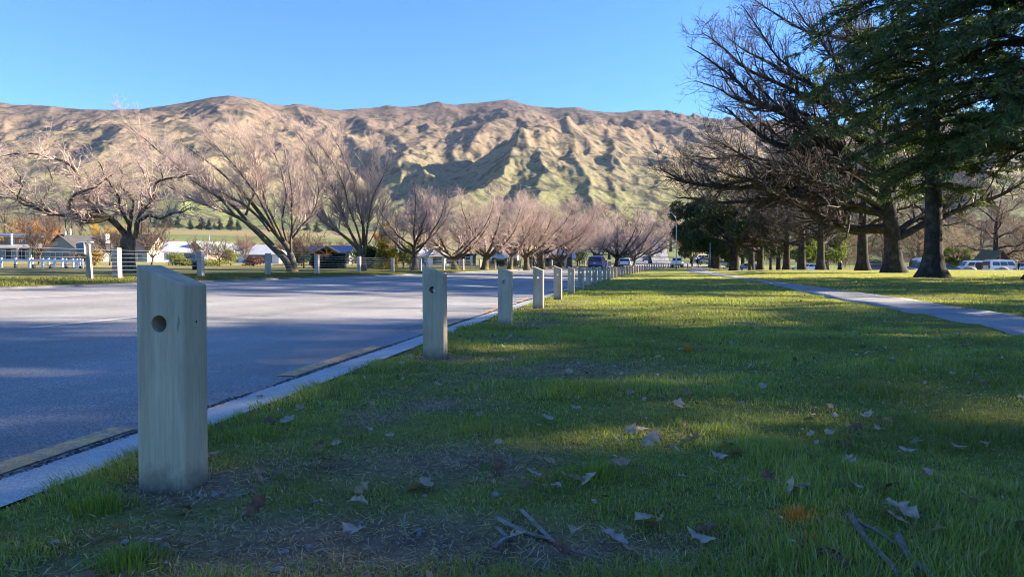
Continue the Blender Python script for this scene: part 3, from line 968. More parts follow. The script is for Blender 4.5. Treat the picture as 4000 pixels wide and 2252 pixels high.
CH_LV = [dict(per_m=4.6, length=(.8, 2.2), ang=(46, 18), up=.08, wob=.16, k=6, rfac=.5, rmin=.011, t0=.22, keep=.35, ns=4, also=True),
         dict(per_m=4.6, length=(.4, 1.2), ang=(42, 18), up=.08, wob=.15, k=4, rfac=.6, rmin=.008, keep=.3),
         dict(per_m=6.5, length=(.15, .6), ang=(40, 15), up=.08, wob=.12, k=3, rfac=.7, rmin=.0055, keep=.3)]
def row_tree(seed, px, py, H, spread, n, th, r, label, lean=0.0, rz=0.0, mt=M_CHTWIG):
    rng = np.random.default_rng(seed)
    base = on_ground(px, py)
    return make_tree('cherry_tree', label, base, vase_limbs(rng, H, spread, n, th, r, lean), CH_LV, rng, mt=mt, flare=1.35, wob=.05, group='bare trees along the wire fence', rz=rz)
M_CHTWIG2 = simple('cherry_twig_warm', (.48, .35, .295), (.28, .195, .165), 2.0, .75, .25)
T4 = row_tree(21, 1618, 1058, 6.6, 4.2, 9, 1.9, .24, 'bare vase-shaped tree with a forked trunk standing before the round-roofed house')
T5 = row_tree(22, 1778, 1054, 6.7, 4.8, 8, 1.3, .30, 'bare tree with splayed mossy trunks between the octagonal house and the dark shed', -.2)
T6 = row_tree(23, 1893, 1053, 7.4, 4.8, 10, 1.5, .33, 'broad bare tree with yellow moss on its trunk beside the gabled white house', .1)
T7 = row_tree(24, 1992, 1051, 6.9, 5.2, 9, 2.1, .28, 'dense reddish bare tree in front of the dormer windows of the white house', .1, mt=M_CHTWIG2)
def place_copy(src, px, py, label, sc=1.0, rz=1.0, d=None):
    c = copy_tree(src)
    p = on_ground(px, py) if d is None else col_at(px, d)
    c.location = p; c.rotation_euler = (0, 0, rz); c.scale = (sc * (1 + .18 * math.sin(px)), sc * (1 + .12 * math.cos(px * 1.7)), sc * (1 + .12 * math.sin(px * 2.3)))
    if label: c['label'] = label
    return c
for src, px, dd, s_, rz, lab in [
    (T6, 2058, 76, 1.0, 2.0, 'bare reddish tree with a short forked trunk near the hedge of the long white house'),
    (T7, 2118, 84, 1.12, 3.9, 'big bare tree with drooping twigs before the long pale roof'),
    (T5, 2185, 92, 1.2, 1.1, 'bare tree with two upright stems behind the blue car'),
    (T7, 2222, 98, 1.3, 5.2, 'bare tree arching over the blue parked car'),
    (T6, 2408, 118, 1.25, .4, 'wide bare tree standing behind the white car with a roof box'),
    (T4, 2330, 112, 1.25, 2.4, 'slim bare tree seen between the blue car and the white car'),
    (T5, 2470, 138, 1.45, 2.9, 'bare tree at the far end of the fence row by the yellow bush'),
    (T7, 2540, 170, 1.5, 1.9, 'large bare tree leaning over the distant bend of the road')]:
    place_copy(src, px, None, lab, s_, rz, dd)

# ---- oaks ----------------------------------------------------------
OAK_LV = [dict(per_m=2.5, length=(1.4, 4.2), ang=(48, 15), up=.10, wob=.13, k=7, rfac=.5, rmin=.020, t0=.18, keep=.45, ns=5, also=True),
          dict(per_m=2.6, length=(.7, 2.0), ang=(45, 16), up=.07, wob=.16, k=5, rfac=.55, rmin=.012, keep=.35),
          dict(per_m=3.8, length=(.35, 1.0), ang=(45, 18), up=.05, wob=.18, k=4, rfac=.6, rmin=.009, keep=.3)]
def great_oak():
    rng = np.random.default_rng(31)
    base = on_ground(3492, 1064); D = base.y
    A = lambda pts, r0, r1, dy=(0, 0): px_limb(pts, D, base, 1.8129, (2600, 0), r0, r1, dy)
    B = lambda pts, r0, r1, dy=(0, 0): px_limb(pts, D, base, 1.0, (0, 0), r0, r1, dy)
    tr = B([(3492, 1063), (3488, 980), (3484, 900), (3470, 800), (3455, 720), (3440, 640), (3432, 560), (3425, 470), (3420, 380), (3416, 280)], .62, .12)
    tr = (tr[0], np.array([.62, .58, .60, .50, .46, .38, .33, .27, .2, .12]))
    limbs = [tr,
        A([(1560, 1290), (1400, 1232), (1250, 1150), (1150, 1110), (1000, 1090), (870, 1042), (735, 1000), (640, 930), (560, 880), (490, 820), (400, 740)], .26, .03, (0, -1)),
        A([(1520, 1190), (1350, 1130), (1200, 1030), (1100, 960), (950, 870), (830, 800), (700, 760), (560, 640), (450, 520), (300, 420), (150, 320)], .24, .02, (0, -3)),
        A([(1490, 1060), (1350, 960), (1200, 900), (1050, 830), (900, 770), (780, 790), (640, 750), (520, 720), (380, 620), (200, 560)], .2, .02, (0, 2)),
        A([(1480, 900), (1300, 800), (1150, 750), (1000, 680), (870, 620), (700, 560), (560, 480), (400, 330), (250, 230)], .2, .02, (0, -2)),
        A([(1480, 860), (1250, 780), (1100, 620), (950, 560), (800, 500), (680, 420), (560, 360), (430, 260)], .16, .02, (0, 3)),
        A([(1495, 700), (1650, 420), (1500, 340), (1350, 290), (1200, 260), (1000, 230), (870, 160), (720, 60), (600, -10)], .15, .02, (0, 3)),
        A([(1490, 640), (1500, 420), (1400, 260), (1280, 180), (1200, 60), (1150, -60)], .14, .02, (0, -2)),
        A([(1250, 1150), (1180, 1105), (1000, 1152), (850, 1212), (700, 1262), (560, 1290), (300, 1322), (150, 1292), (20, 1232), (-60, 1180)], .14, .02, (-1, -3)),
        B([(3485, 893), (3400, 893), (3338, 896), (3286, 883), (3234, 866), (3180, 840), (3130, 800), (3080, 780), (3030, 772), (2945, 783), (2890, 785), (2772, 793), (2700, 776), (2640, 772)], .30, .03, (0, 2)),
        B([(3480, 840), (3407, 824), (3338, 821), (3269, 800), (3200, 772), (3150, 748), (3050, 738), (2945, 724), (2876, 738), (2770, 728), (2700, 720), (2650, 707), (2610, 690)], .26, .03, (0, -3)),
        B([(3500, 905), (3560, 872), (3600, 841), (3640, 810), (3720, 760), (3800, 700)], .2, .03, (0, 3)),
        B([(3500, 930), (3580, 893), (3631, 865), (3720, 831), (3786, 810), (3890, 769), (3990, 717), (4100, 650)], .24, .03, (0, 2)),
        B([(3470, 760), (3560, 660), (3640, 560), (3720, 460), (3780, 340)], .16, .03, (0, 2)),
        B([(3450, 700), (3380, 560), (3320, 430), (3280, 300), (3240, 160), (3200, 20)], .16, .02, (0, -1)),
        B([(3435, 600), (3460, 460), (3500, 320), (3520, 180), (3540, 40)], .14, .02, (0, 1)),
        B([(3425, 480), (3340, 330), (3240, 200), (3150, 90), (3080, -20)], .12, .02, (0, 2)),
        B([(3425, 520), (3480, 300), (3400, 160), (3380, 20)], .1, .02, (0, -3)),
        B([(3468, 800), (3350, 700), (3200, 640), (3080, 560), (2960, 470), (2860, 360), (2800, 250)], .17, .02, (0, 5)),
        B([(3470, 820), (3360, 760), (3220, 720), (3100, 690), (2980, 650), (2880, 590), (2790, 530)], .17, .02, (0, -6))]
    limbs = [limbs[0]] + [(P, np.maximum(R * 1.3, .02)) for P, R in limbs[1:]]
    limbs += [B([(3450, 690), (3300, 600), (3150, 520), (3020, 400), (2920, 280), (2860, 150)], .17, .02, (0, -4)), B([(3440, 620), (3330, 480), (3200, 360), (3060, 250), (2960, 120), (2900, 10)], .15, .02, (0, 1)), B([(3430, 560), (3420, 400), (3330, 260), (3300, 120), (3310, 0)], .14, .02, (0, 3)), B([(3440, 640), (3560, 520), (3660, 380), (3700, 240), (3740, 100)], .14, .02, (0, 4)), B([(3475, 860), (3350, 800), (3200, 790), (3060, 760), (2940, 700), (2830, 680), (2740, 640)], .2, .02, (0, -5)), B([(3475, 840), (3330, 740), (3180, 680), (3040, 640), (2900, 600), (2780, 620), (2680, 600)], .19, .02, (0, 4))]
    return make_tree('oak_tree', 'great bare oak with a flared trunk and long limbs sweeping over the path', base, limbs, OAK_LV, rng, M_OKBARK, M_OKTWIG, flare=1.75, limb_k=20, wob=.05, group='bare oaks on the lawn', sides=8, trunk_k=20)
great_oak()

def oak_limbs(rng, H, spread, n, th, r):
    limbs = [(np.array([[0, 0, 0], [rng.normal() * .1, 0, H * .25], [rng.normal() * .25, rng.normal() * .2, H * .5], [rng.normal() * .5, rng.normal() * .4, H * .78]]), np.array([r, r * .82, r * .5, r * .16]))]
    for i in range(n):
        a = i * 2.4 + rng.normal() * .3
        hh = th + (H * .72 - th) * (i / n) ** 1.1
        out = spread * (1 - .45 * i / n) * rng.uniform(.75, 1.1)
        c, s = math.cos(a), math.sin(a)
        t = i / n
        rise = out * (.18 + .75 * t)
        P = [[0, 0, hh - .3], [c * out * .25, s * out * .25, hh + rise * .18], [c * out * .5, s * out * .5, hh + rise * .42 + rng.normal() * .2], [c * out * .78, s * out * .78, hh + rise * .7 + rng.normal() * .3], [c * out, s * out, hh + rise]]
        rr = r * (.42 - .2 * t)
        limbs.append((np.array(P), np.array([rr, rr * .78, rr * .55, rr * .32, .02])))
    return limbs
def oak(seed, loc, H, spread, n, th, r, label, rz=0, mt=M_OKTWIG, mb=M_OKBARK, lv=OAK_LV, name='oak_tree', group='bare oaks on the lawn'):
    rng = np.random.default_rng(seed)
    return make_tree(name, label, loc, oak_limbs(rng, H, spread, n, th, r), lv, rng, mb, mt, flare=1.6, wob=.12, group=group, rz=rz, limb_k=12)
OK_LV2 = [dict(per_m=1.9, length=(1.4, 3.6), ang=(48, 15), up=.10, wob=.13, k=6, rfac=.5, rmin=.024, t0=.18, keep=.45, ns=4, also=True),
          dict(per_m=2.2, length=(.8, 2.0), ang=(45, 16), up=.07, wob=.16, k=4, rfac=.55, rmin=.017, keep=.35),
          dict(per_m=3.0, length=(.4, 1.1), ang=(45, 18), up=.05, wob=.18, k=3, rfac=.6, rmin=.013, keep=.3)]
OA = oak(41, on_ground(3370, 1056), 15, 8.5, 15, 3.4, .50, 'bare oak with lichen-spotted trunk next to the great oak', .4, lv=OK_LV2)
OB = oak(42, col_at(3205, 88), 16, 9.0, 15, 3.6, .48, 'bare oak with a low right-angled limb and swollen base on the sunlit lawn', 1.3, lv=OK_LV2)
OC = oak(43, col_at(3132, 92), 16, 9.0, 15, 3.8, .46, 'straight dark bare oak between two neighbouring trunks, a pale car behind it', 2.3, lv=OK_LV2)
OD = copy_tree(OB); OD.location = col_at(3072, 97); OD.rotation_euler = (0, 0, 4.0); OD['label'] = 'slender dark oak with flared foot, first of three close trunks past the evergreens'
c = copy_tree(OA); c.location = col_at(2968, 104); c.rotation_euler = (0, 0, 2.0); c['label'] = 'pale-barked bare tree with steep side limbs beside the dense evergreen'
c = copy_tree(OC); c.location = col_at(2935, 112); c.rotation_euler = (0, 0, .7); c['label'] = 'dark bare oak half hidden behind the pale-barked tree'

# oaks and conifers that stand beyond the picture's edge and shade the lawn
SHADE = [(OC, 33.0, 16.0, .9, 2.2), (OA, 43.0, 30.0, 1.0, 3.0)]
for i, (src, x, y, s_, rz) in enumerate(SHADE):
    c = copy_tree(src); c.location = (x, y, gz(x, y)); c.rotation_euler = (0, 0, rz); c.scale = (s_,) * 3
    c['label'] = ['bare oak on the open lawn in front of two firs', 'bare oak between the firs where the footpath leaves the lawn'][i]
    c['group'] = 'oaks on the open lawn'

# ---- bare woodland behind ------------------------------------------
BK_LV = [dict(per_m=2.2, length=(1.2, 3.2), ang=(42, 15), up=.12, wob=.13, k=6, rfac=.5, rmin=.035, t0=.15, keep=.4, ns=3, also=True),
         dict(per_m=2.6, length=(.7, 1.9), ang=(42, 16), up=.08, wob=.16, k=4, rfac=.6, rmin=.026, keep=.35),
         dict(per_m=2.6, length=(.4, 1.1), ang=(45, 18), up=.05, wob=.2, k=3, rfac=.7, rmin=.022, keep=.3)]
WB_LV = [dict(per_m=3.0, length=(1.2, 2.6), ang=(60, 20), up=-.10, wob=.14, k=6, rfac=.4, rmin=.028, t0=.2, keep=.2, ns=3, also=True),
         dict(per_m=4.2, length=(1.2, 3.2), ang=(55, 22), up=-.34, wob=.06, k=5, rfac=.6, rmin=.020, keep=.2)]
def back_tree(seed, loc, H, spread, n, th, r, label, mt, lv, name='bare_tree', group='bare woodland trees behind the lawn', rz=0):
    rng = np.random.default_rng(seed)
    return make_tree(name, label, loc, oak_limbs(rng, H, spread, n, th, r), lv, rng, M_OKBARK, mt, flare=1.4, wob=.15, group=group, rz=rz, limb_k=10, sides=6)
BT1 = back_tree(51, col_at(3890, 125), 17, 8, 13, 3, .55, 'tall bare grey tree rising behind the shelter roof', M_BRTWIG, BK_LV)
BT2 = back_tree(52, col_at(2790, 175), 15, 8, 14, 3, .4, 'bare brown tree behind the walking couple and parked cars', M_BRTWIG, BK_LV)
BT3 = back_tree(53, col_at(3590, 150), 12, 6.5, 14, 2.5, .45, 'weeping willow with hanging straw-coloured twigs behind the tall white van', M_WLTWIG, WB_LV, 'willow_tree', 'weeping willows beyond the car park')
BT4 = back_tree(54, col_at(3280, 165), 13, 6, 14, 2.5, .45, 'weeping willow with pale hanging twigs between two oak trunks', M_WLTWIG, WB_LV, 'willow_tree', 'weeping willows beyond the car park')
for src, px, dd, s_, rz, lab in [
    (BT3, 3720, 165, 1.1, 1.2, 'weeping willow whose straw twigs hang beside the open white van'),
    (BT4, 3450, 160, 1.0, 2.2, 'weeping willow draped behind the green container'),
    (BT3, 3990, 170, 1.2, 3.3, 'weeping willow at the far side of the car park beyond the minivan'),
    (BT1, 3560, 200, 1.1, .8, 'tall bare tree in the wood behind the tall white van'),
    (BT2, 3700, 190, 1.15, 4.1, 'brown bare tree in the wood between willow and shelter'),
    (BT1, 3380, 210, 1.1, 2.1, 'tall bare tree in the wood behind the green container'),
    (BT2, 3230, 200, 1.1, 5.0, 'brown bare tree filling the gap between the lawn oaks'),
    (BT1, 3120, 190, .95, 3.3, 'bare tree in the wood behind the pale car'),
    (BT2, 3010, 185, 1.0, 1.0, 'brown bare tree behind the bicycles'),
    (BT1, 2900, 200, 1.0, 4.4, 'bare tree in the wood beyond the dense evergreen'),
    (BT2, 2690, 235, 1.0, 2.8, 'russet-brown bare tree above the white pickup'),
    (BT1, 2620, 280, 1.1, .2, 'bare tree on the rise where the road bends'),
    (BT2, 2540, 300, 1.3, 3.0, 'bare tree by the road where it climbs the slope'),
    (BT1, 2450, 260, 1.1, 5.1, 'bare tree on the bank above the yellow-green bush'),
    (BT2, 2380, 210, 1.0, 4.3, 'bare tree on the bank behind the white car'),
    (BT2, 3830, 215, 1.3, 2.6, 'brown bare tree in the wood beyond the minivan'),
    (BT1, 3960, 205, 1.2, 1.7, 'tall bare tree beyond the last car of the car park'),
    (BT2, 4120, 190, 1.2, .9, 'brown bare tree past the end of the car park')]:
    place_copy(src, px, None, lab, s_, rz, dd)
# ================================================================== FOLIAGE
M_NEEDLE = leafy('fir_needles', (.11, .155, .045), (.036, .072, .036), .7, .28)
M_DKLEAF = leafy('dark_evergreen_leaf', (.060, .095, .028), (.022, .042, .016), .5, .25)
M_YLLEAF = leafy('sunlit_evergreen_leaf', (.16, .20, .04), (.06, .10, .025), .5, .4)
M_PINE = leafy('pine_needles', (.040, .070, .045), (.018, .036, .028), .3, .1)
M_HEDGE = leafy('hedge_leaf', (.040, .070, .022), (.014, .028, .012), 1.2, .2)
M_GOLD = leafy('golden_conifer', (.66, .47, .04), (.11, .14, .025), .9, .3)
M_LIME = leafy('lime_shrub_leaf', (.28, .27, .06), (.13, .16, .04), .9, .3)
M_OCHRE = leafy('ochre_shrub_leaf', (.36, .22, .05), (.16, .13, .04), .9, .3)
M_RUST = leafy('rust_shrub_leaf', (.20, .085, .055), (.10, .05, .035), .9, .25)

def cards(P, D, S, L, Wd):
    """diamond-shaped leaves: start P, direction D, side S (N,3), length L, half width Wd (N,)."""
    D = nrm(D); S = S - (S * D).sum(1, keepdims=True) * D; S = nrm(S)
    mid = P + D * (L * .45)[:, None]
    V = np.stack([P, mid + S * Wd[:, None], P + D * L[:, None], mid - S * Wd[:, None]], 1).reshape(-1, 3)
    i = np.arange(len(P))[:, None] * 4
    return V, i + np.arange(4)[None, :]

def cloud(rng, blobs, n, size=(.12, .3), asp=.32, shell=.55, droop=-.15):
    """leaf cards in a set of ellipsoids (cx,cy,cz,rx,ry,rz), denser to the outside."""
    B = np.array(blobs, float)
    vol = (B[:, 3] * B[:, 4] * B[:, 5]) ** .75; pick = rng.choice(len(B), n, p=vol / vol.sum())
    d = nrm(rng.normal(size=(n, 3)))
    r = shell + (1 - shell) * rng.random(n) ** .6
    r = r * (1 + .16 * np.sin(d[:, 0] * 7 + pick) * np.sin(d[:, 1] * 6 + 2 * pick) + .1 * rng.normal(size=n))
    P = B[pick, :3] + d * B[pick, 3:6] * r[:, None]
    Dd = d * .8 + rng.normal(size=(n, 3)) * .7; Dd[:, 2] += droop
    S = rng.normal(size=(n, 3))
    L = rng.uniform(size[0], size[1], n)
    return cards(P, Dd, S, L, L * asp)

def fir(seed, base, label, n=112, H=27.0, reach=10.8, ds=20, dl=13, latm=4.0, low=3.5, shape=None):
    rng = np.random.default_rng(seed)
    root = empty('fir_tree', base, 0, label, 'tree')
    trP = np.array([[0, 0, -.35], [0, 0, 0], [0.02, 0, .5], [.03, 0, 1.5], [0, 0, 4], [-.15, 0, 8], [-.1, 0, 14], [0, 0, H]]); trR = np.array([1.25, 1.02, .68, .50, .46, .40, .28, .03])
    Q, S_ = resamp(trP, trR, 30)
    link('trunk', join_tubes('trunk', [(Q[None], S_[None], 18)]), M_OKBARK, root)
    prim, prr = [], []
    for i in range(n):
        h = low + (H - 5) * (i / n) ** 1.05
        h = round(h / 1.35) * 1.35 + rng.normal() * .13
        a = i * 2.399 + rng.normal() * .25
        top = (h / H)
        ln = (float(np.interp(h, shape[0], shape[1])) if shape else (reach * (1 - top ** 1.9) + .8) * min(1, .52 + (h - 3.0) * .14)) * rng.uniform(.66, 1.1)
        c, s = math.cos(a), math.sin(a)
        up = .10 + .25 * top
        P = [[0, 0, h], [c * ln * .25, s * ln * .25, h + ln * up * .30], [c * ln * .55, s * ln * .55, h + ln * up * .25 - ln * .03], [c * ln * .82, s * ln * .82, h - ln * .13 + ln * up * .15], [c * ln, s * ln, h - ln * .24 + ln * up * .1]]
        q, r = resamp(np.array(P), np.array([.10, .075, .05, .03, .012]) * (.5 + ln / 14), 10, rng, .06)
        prim.append(q); prr.append(r)
    prim = np.array(prim); prr = np.array(prr)
    lat, lr = grow(rng, prim, prr, latm, (1.0, 2.7), (55, 12), -.05, .07, 6, .4, .008, .15, 1.0, .4, None, .55)
    # laterals keep near the plane of their bough and droop at the tips
    lat[:, :, 2] = lat[:, :1, 2] + (lat[:, :, 2] - lat[:, :1, 2]) * .22 - .05 * np.linspace(0, 1, 6)[None, :] ** 2 * 2.6
    sub, sr = grow(rng, lat, lr, 3.4, (.25, .75), (45, 14), -.05, .06, 3, .6, .006, .1, 1.0, .5, None, .3)
    sub[:, :, 2] = sub[:, :1, 2] + (sub[:, :, 2] - sub[:, :1, 2]) * .35 - .06 * np.linspace(0, 1, 3)[None, :]
    link('bough', join_tubes('bough', [(prim, prr, 6), (lat, lr, 3)]), M_OKBARK, root)
    def needles(P, dens, L):
        k = P.shape[1]; seg = np.linalg.norm(np.diff(P, axis=1), axis=2).sum(1)
        cnt = rng.poisson(seg * dens); idx = np.repeat(np.arange(len(P)), cnt); m = len(idx)
        u = rng.random(m) * (k - 1); i = np.minimum(u.astype(int), k - 2); f = (u - i)[:, None]
        p = P[idx, i] * (1 - f) + P[idx, i + 1] * f; t = nrm(P[idx, i + 1] - P[idx, i])
        d = t * .9 + rng.normal(size=(m, 3)) * .45; d[:, 2] -= .12
        ln = rng.uniform(L[0], L[1], m)
        sd = rng.normal(size=(m, 3)) * .5; sd[:, :2] += np.stack([-t[:, 1], t[:, 0]], -1)
        return cards(p, d, sd, ln, ln * .12)
    V1, F1 = needles(sub, ds * 1.35, (.15, .34)); V2, F2 = needles(lat, dl * 1.35, (.15, .34))
    link('crown', np_mesh('crown', np.concatenate([V1, V2]), [np.concatenate([F1, F2 + len(V1)])]), M_NEEDLE, root)
    return root
FIR = fir(61, on_ground(3642, 1082), 'huge dark green fir with layered drooping boughs on the lawn', shape=([3.5, 6.5, 9, 12, 15, 19, 23, 27], [1.4, 2.8, 5.2, 8.0, 8.2, 6.6, 4.2, .8]), low=5.4, n=112)
FIR2 = fir(62, col_at(4075, 37), 'broad dark fir with long layered boughs beside the footpath bend', 112, 18.5, 9.5, 18, 12, 3.9, low=6.2, shape=([4, 6, 8, 11, 14, 16.5, 18.5], [4.0, 7.5, 10.5, 11.8, 10.0, 5.0, 1.0]))
FIR3 = fir(63, Vector((30, 11.5, gz(30, 11.5))), 'open-branched fir on the lawn across the footpath from the bollards', 78, 22, 8.0, 15, 10, 3.4)
for x, y, s_, rz, lab in [(37, 28.5, 1.0, 5.5, 'open-branched fir where the footpath leaves the lawn'), (52, 43, 1.1, 1.5, 'open-branched fir among the lawn oaks past the footpath'), (25, -3.0, .85, 4.4, 'small open-branched fir at the end of the shading row'), (25.5, 13.0, .78, 2.9, 'small open-branched fir close to a bare oak on the open lawn'), (33.5, 8.0, .95, 5.1, 'tall open-branched fir in the middle of the shading row'), (21.5, 7.0, .8, 1.1, 'small open-branched fir standing alone by the footpath'), (39, 4.0, 1.0, 2.3, 'open-branched fir behind the shading oaks on the lawn'),
                          (46, 33, 1.05, 4.0, 'open-branched fir beyond the footpath next to the huge layered fir'), (37, -6, 1.0, .5, 'open-branched fir beside the last shading oak')]:
    c = copy_tree(FIR3); c.location = (x, y, gz(x, y)); c.rotation_euler = (0, 0, rz); c.scale = (s_,) * 3; c['label'] = lab

def blob_tree(name, label, loc, trunk, blobs, n, mat_, size, rng, cat='tree', group=None, asp=.32, limbs=True, rz=0.0, shell=.55):
    root = empty(name, loc, rz, label, cat, group)
    if trunk:
        h, r = trunk
        tr = [(resamp(np.array([[0, 0, -.3], [0, 0, .2], [.05, 0, h * .5], [0, 0, h]]), np.array([r * 1.5, r * 1.2, r * .85, r * .5]), 10)[0][None], resamp(np.array([[0, 0, -.3], [0, 0, .2], [.05, 0, h * .5], [0, 0, h]]), np.array([r * 1.5, r * 1.2, r * .85, r * .5]), 10)[1][None], 10)]
        if limbs:
            for b in blobs:
                P = np.array([[0, 0, h * .45], [b[0] * .4, b[1] * .4, h * .45 + (b[2] - h * .45) * .6], [b[0], b[1], b[2]]])
                q, s = resamp(P, np.array([r * .4, r * .25, .03]), 6); tr.append((q[None], s[None], 5))
        link('trunk', join_tubes('trunk', tr), M_OKBARK, root)
    V, F = cloud(rng, blobs, n, size, asp, shell)
    link('crown', np_mesh('crown', V, [F]), mat_, root)
    return root

def blobs_at(rng, n, R, z0, z1, r, flat=.8):
    out = []
    for i in range(n):
        a = rng.random() * 6.28; q = R * rng.random() ** .5; z = z0 + (z1 - z0) * rng.random()
        k = r * rng.uniform(.7, 1.25)
        out.append((q * math.cos(a), q * math.sin(a), z, k, k, k * flat))
    return out

rng = np.random.default_rng(71)
# dense evergreens by the bend of the path
EV1 = blob_tree('evergreen_tree', 'dense dark evergreen hanging over the path beyond the lamp post', col_at(2868, 100), (8, .62), blobs_at(rng, 34, 6.2, 3.0, 9.6, 1.25), 30000, M_DKLEAF, (.16, .38), rng, group='evergreens by the path')
EV2 = blob_tree('evergreen_tree', 'shaggy dark evergreen with drooping sprays beside the lamp post', col_at(2800, 116), (9, .5), [(b[0] - 2.6,) + b[1:] for b in blobs_at(rng, 34, 5.4, 3.6, 10.4, 1.15)], 26000, M_DKLEAF, (.18, .42), rng, group='evergreens by the path')
EV3 = blob_tree('evergreen_tree', 'sunlit yellow-green evergreen behind the slender oak trunks', col_at(3040, 128), (7, .4), blobs_at(rng, 26, 5.6, 2.6, 9.8, 1.3), 18000, M_YLLEAF, (.2, .45), rng, group='evergreens by the path')
c = copy_tree(EV3); c.location = col_at(3190, 140); c.rotation_euler = (0, 0, 2.0); c['label'] = 'sunlit yellow-green evergreen behind the lichen-spotted oak'
c = copy_tree(EV3); c.location = col_at(3735, 138); c.rotation_euler = (0, 0, 1.0); c.scale = (.45,) * 3; c['label'] = 'small yellow-green tree beside the open white van'
c = copy_tree(EV3); c.location = col_at(2930, 145); c.rotation_euler = (0, 0, 4.0); c['label'] = 'yellow-green evergreen showing past the trunk of the dense evergreen'
c = copy_tree(EV1); c.location = col_at(2780, 135); c.rotation_euler = (0, 0, 3.0); c.scale = (.9,) * 3; c['label'] = 'dark evergreen filling the gap between the two by the path'
c = copy_tree(EV2); c.location = col_at(2480, 300); c.rotation_euler = (0, 0, 2.0); c['label'] = 'dark evergreen on the rise beside the climbing road'
c = copy_tree(EV1); c.location = col_at(2505, 330); c.rotation_euler = (0, 0, 1.0); c['label'] = 'broad evergreen on the rise near the top of the road'

# golden conifer, hedges and garden shrubs before the houses
def column(name, label, loc, h, r, n, mat_, rng, group=None, size=(.1, .26), cat='tree'):
    bl = [(rng.normal() * r * .25, rng.normal() * r * .25, h * (.06 + .9 * i / 9), r * (1.0 - .62 * (i / 9) ** 1.5), r * (1.0 - .62 * (i / 9) ** 1.5), h * .10) for i in range(10)]
    root = blob_tree(name, label, loc, (h * .7, r * .12), bl, n, mat_, size, rng, cat, group, limbs=False)
    return root
column('conifer_tree', 'columnar golden and green conifer beside the dark hedge', col_at(1507, 62), 3.9, .95, 9000, M_GOLD, rng)
def hedge(label, px0, px1, d, h, dep, n, mat_=M_HEDGE, name='hedge', cat='hedge', lump=.12, group=None):
    x0, x1 = (px0 - CXP) / FPX * d, (px1 - CXP) / FPX * d
    w = x1 - x0; cx = (x0 + x1) / 2
    root = empty(name, (cx, d, gz(cx, d)), 0, label, cat, group)
    P = np.stack([rng.uniform(-w / 2, w / 2, n), rng.uniform(-dep / 2, dep / 2, n), rng.uniform(0, h, n)], -1)
    ax = rng.integers(0, 3, n); sd = rng.choice([-1, 1], n)
    P[ax == 1, 1] = (sd * dep / 2)[ax == 1]; P[ax == 2, 2] = h; P[(ax == 0), 0] = np.where(rng.random((ax == 0).sum()) < .25, (sd * w / 2)[ax == 0], P[ax == 0, 0])
    P += rng.normal(size=P.shape) * lump * .5
    P[:, 2] += lump * 1.5 * np.sin(P[:, 0] * 2.3 + d); P[:, 2] = np.maximum(P[:, 2], .02)
    V, F = cards(P, rng.normal(size=P.shape) + [0, -.4, .4], rng.normal(size=P.shape), rng.uniform(.08, .22, n), rng.uniform(.03, .07, n))
    link('foliage', np_mesh('foliage', V, [F]), mat_, root)
    mb = MB().box((0, 0, h * .47), (w * .94, dep * .8, h * .9)); mb.build('inner_branches', M_HEDGE, root)
    return root
hedge('dark clipped hedge between bare tree and golden conifer', 1436, 1494, 66, 1.75, 1.6, 4200)
hedge('dark leafy hedge under the timber pavilion', 1225, 1345, 62, 1.0, 1.2, 4200)
hedge('low hedge below the windows of the gabled white house', 1925, 2020, 100, .9, 1.2, 2600)
hedge('long clipped hedge before the long pale-roofed house', 2066, 2200, 104, 1.5, 1.4, 4200)
def shrub(label, px, d, h, w, mat_, n=1500, name='garden_shrub', group='garden shrubs before the houses', size=(.08, .2)):
    bl = blobs_at(rng, 6, w * .32, h * .4, h * .65, w * .34, .9 * h / w)
    return blob_tree(name, label, col_at(px, d), (h * .5, .05), bl, n, mat_, size, rng, 'shrub', group, limbs=True)
shrub('pale green bushy shrub beside the golden conifer', 1575, 66, 2.6, 1.6, M_LIME)
shrub('ochre-leaved shrub in front of the dark garden opening', 1602, 68, 2.3, 1.2, M_OCHRE)
shrub('lime green rounded shrub by the white-roofed bungalow', 688, 72, 1.4, 1.6, M_LIME)
shrub('lime green shrub between the brick gable and the grey garage', 902, 72, 1.6, 1.8, M_LIME)
shrub('rust brown rounded shrub in front of the grey garage doors', 992, 66, .95, 1.5, M_RUST)
shrub('dark green glossy bush behind the leaning tree beside the pavilion', 1180, 72, 1.9, 2.4, M_HEDGE, 2400)
shrub('dark bush on the far side of the timber pavilion', 1400, 70, 2.1, 2.6, M_HEDGE, 2400)
shrub('russet bush by the low timber house', 338, 64, 1.2, 1.6, M_RUST)
shrub('small orange shrub under the grey gable house', 370, 58, 1.5, 1.1, M_OCHRE)
shrub('yellow-green bush beside the blue parked car', 2262, 112, 3.0, 2.8, M_LIME, 2200)
shrub('yellow-green clipped bush by the far driveway', 2535, 200, 4.2, 3.0, M_LIME, 2200)
shrub('low yellow-green shrub bed in front of the white-roofed bungalow', 720, 66, .55, 2.4, M_LIME, 1500)
shrub('low green shrub bed in front of the brick gable house', 850, 66, .6, 3.4, M_LIME, 1700)
shrub('pale lime ground shrub by the door of the gabled white house', 2005, 99, .9, 2.0, M_LIME, 1200)

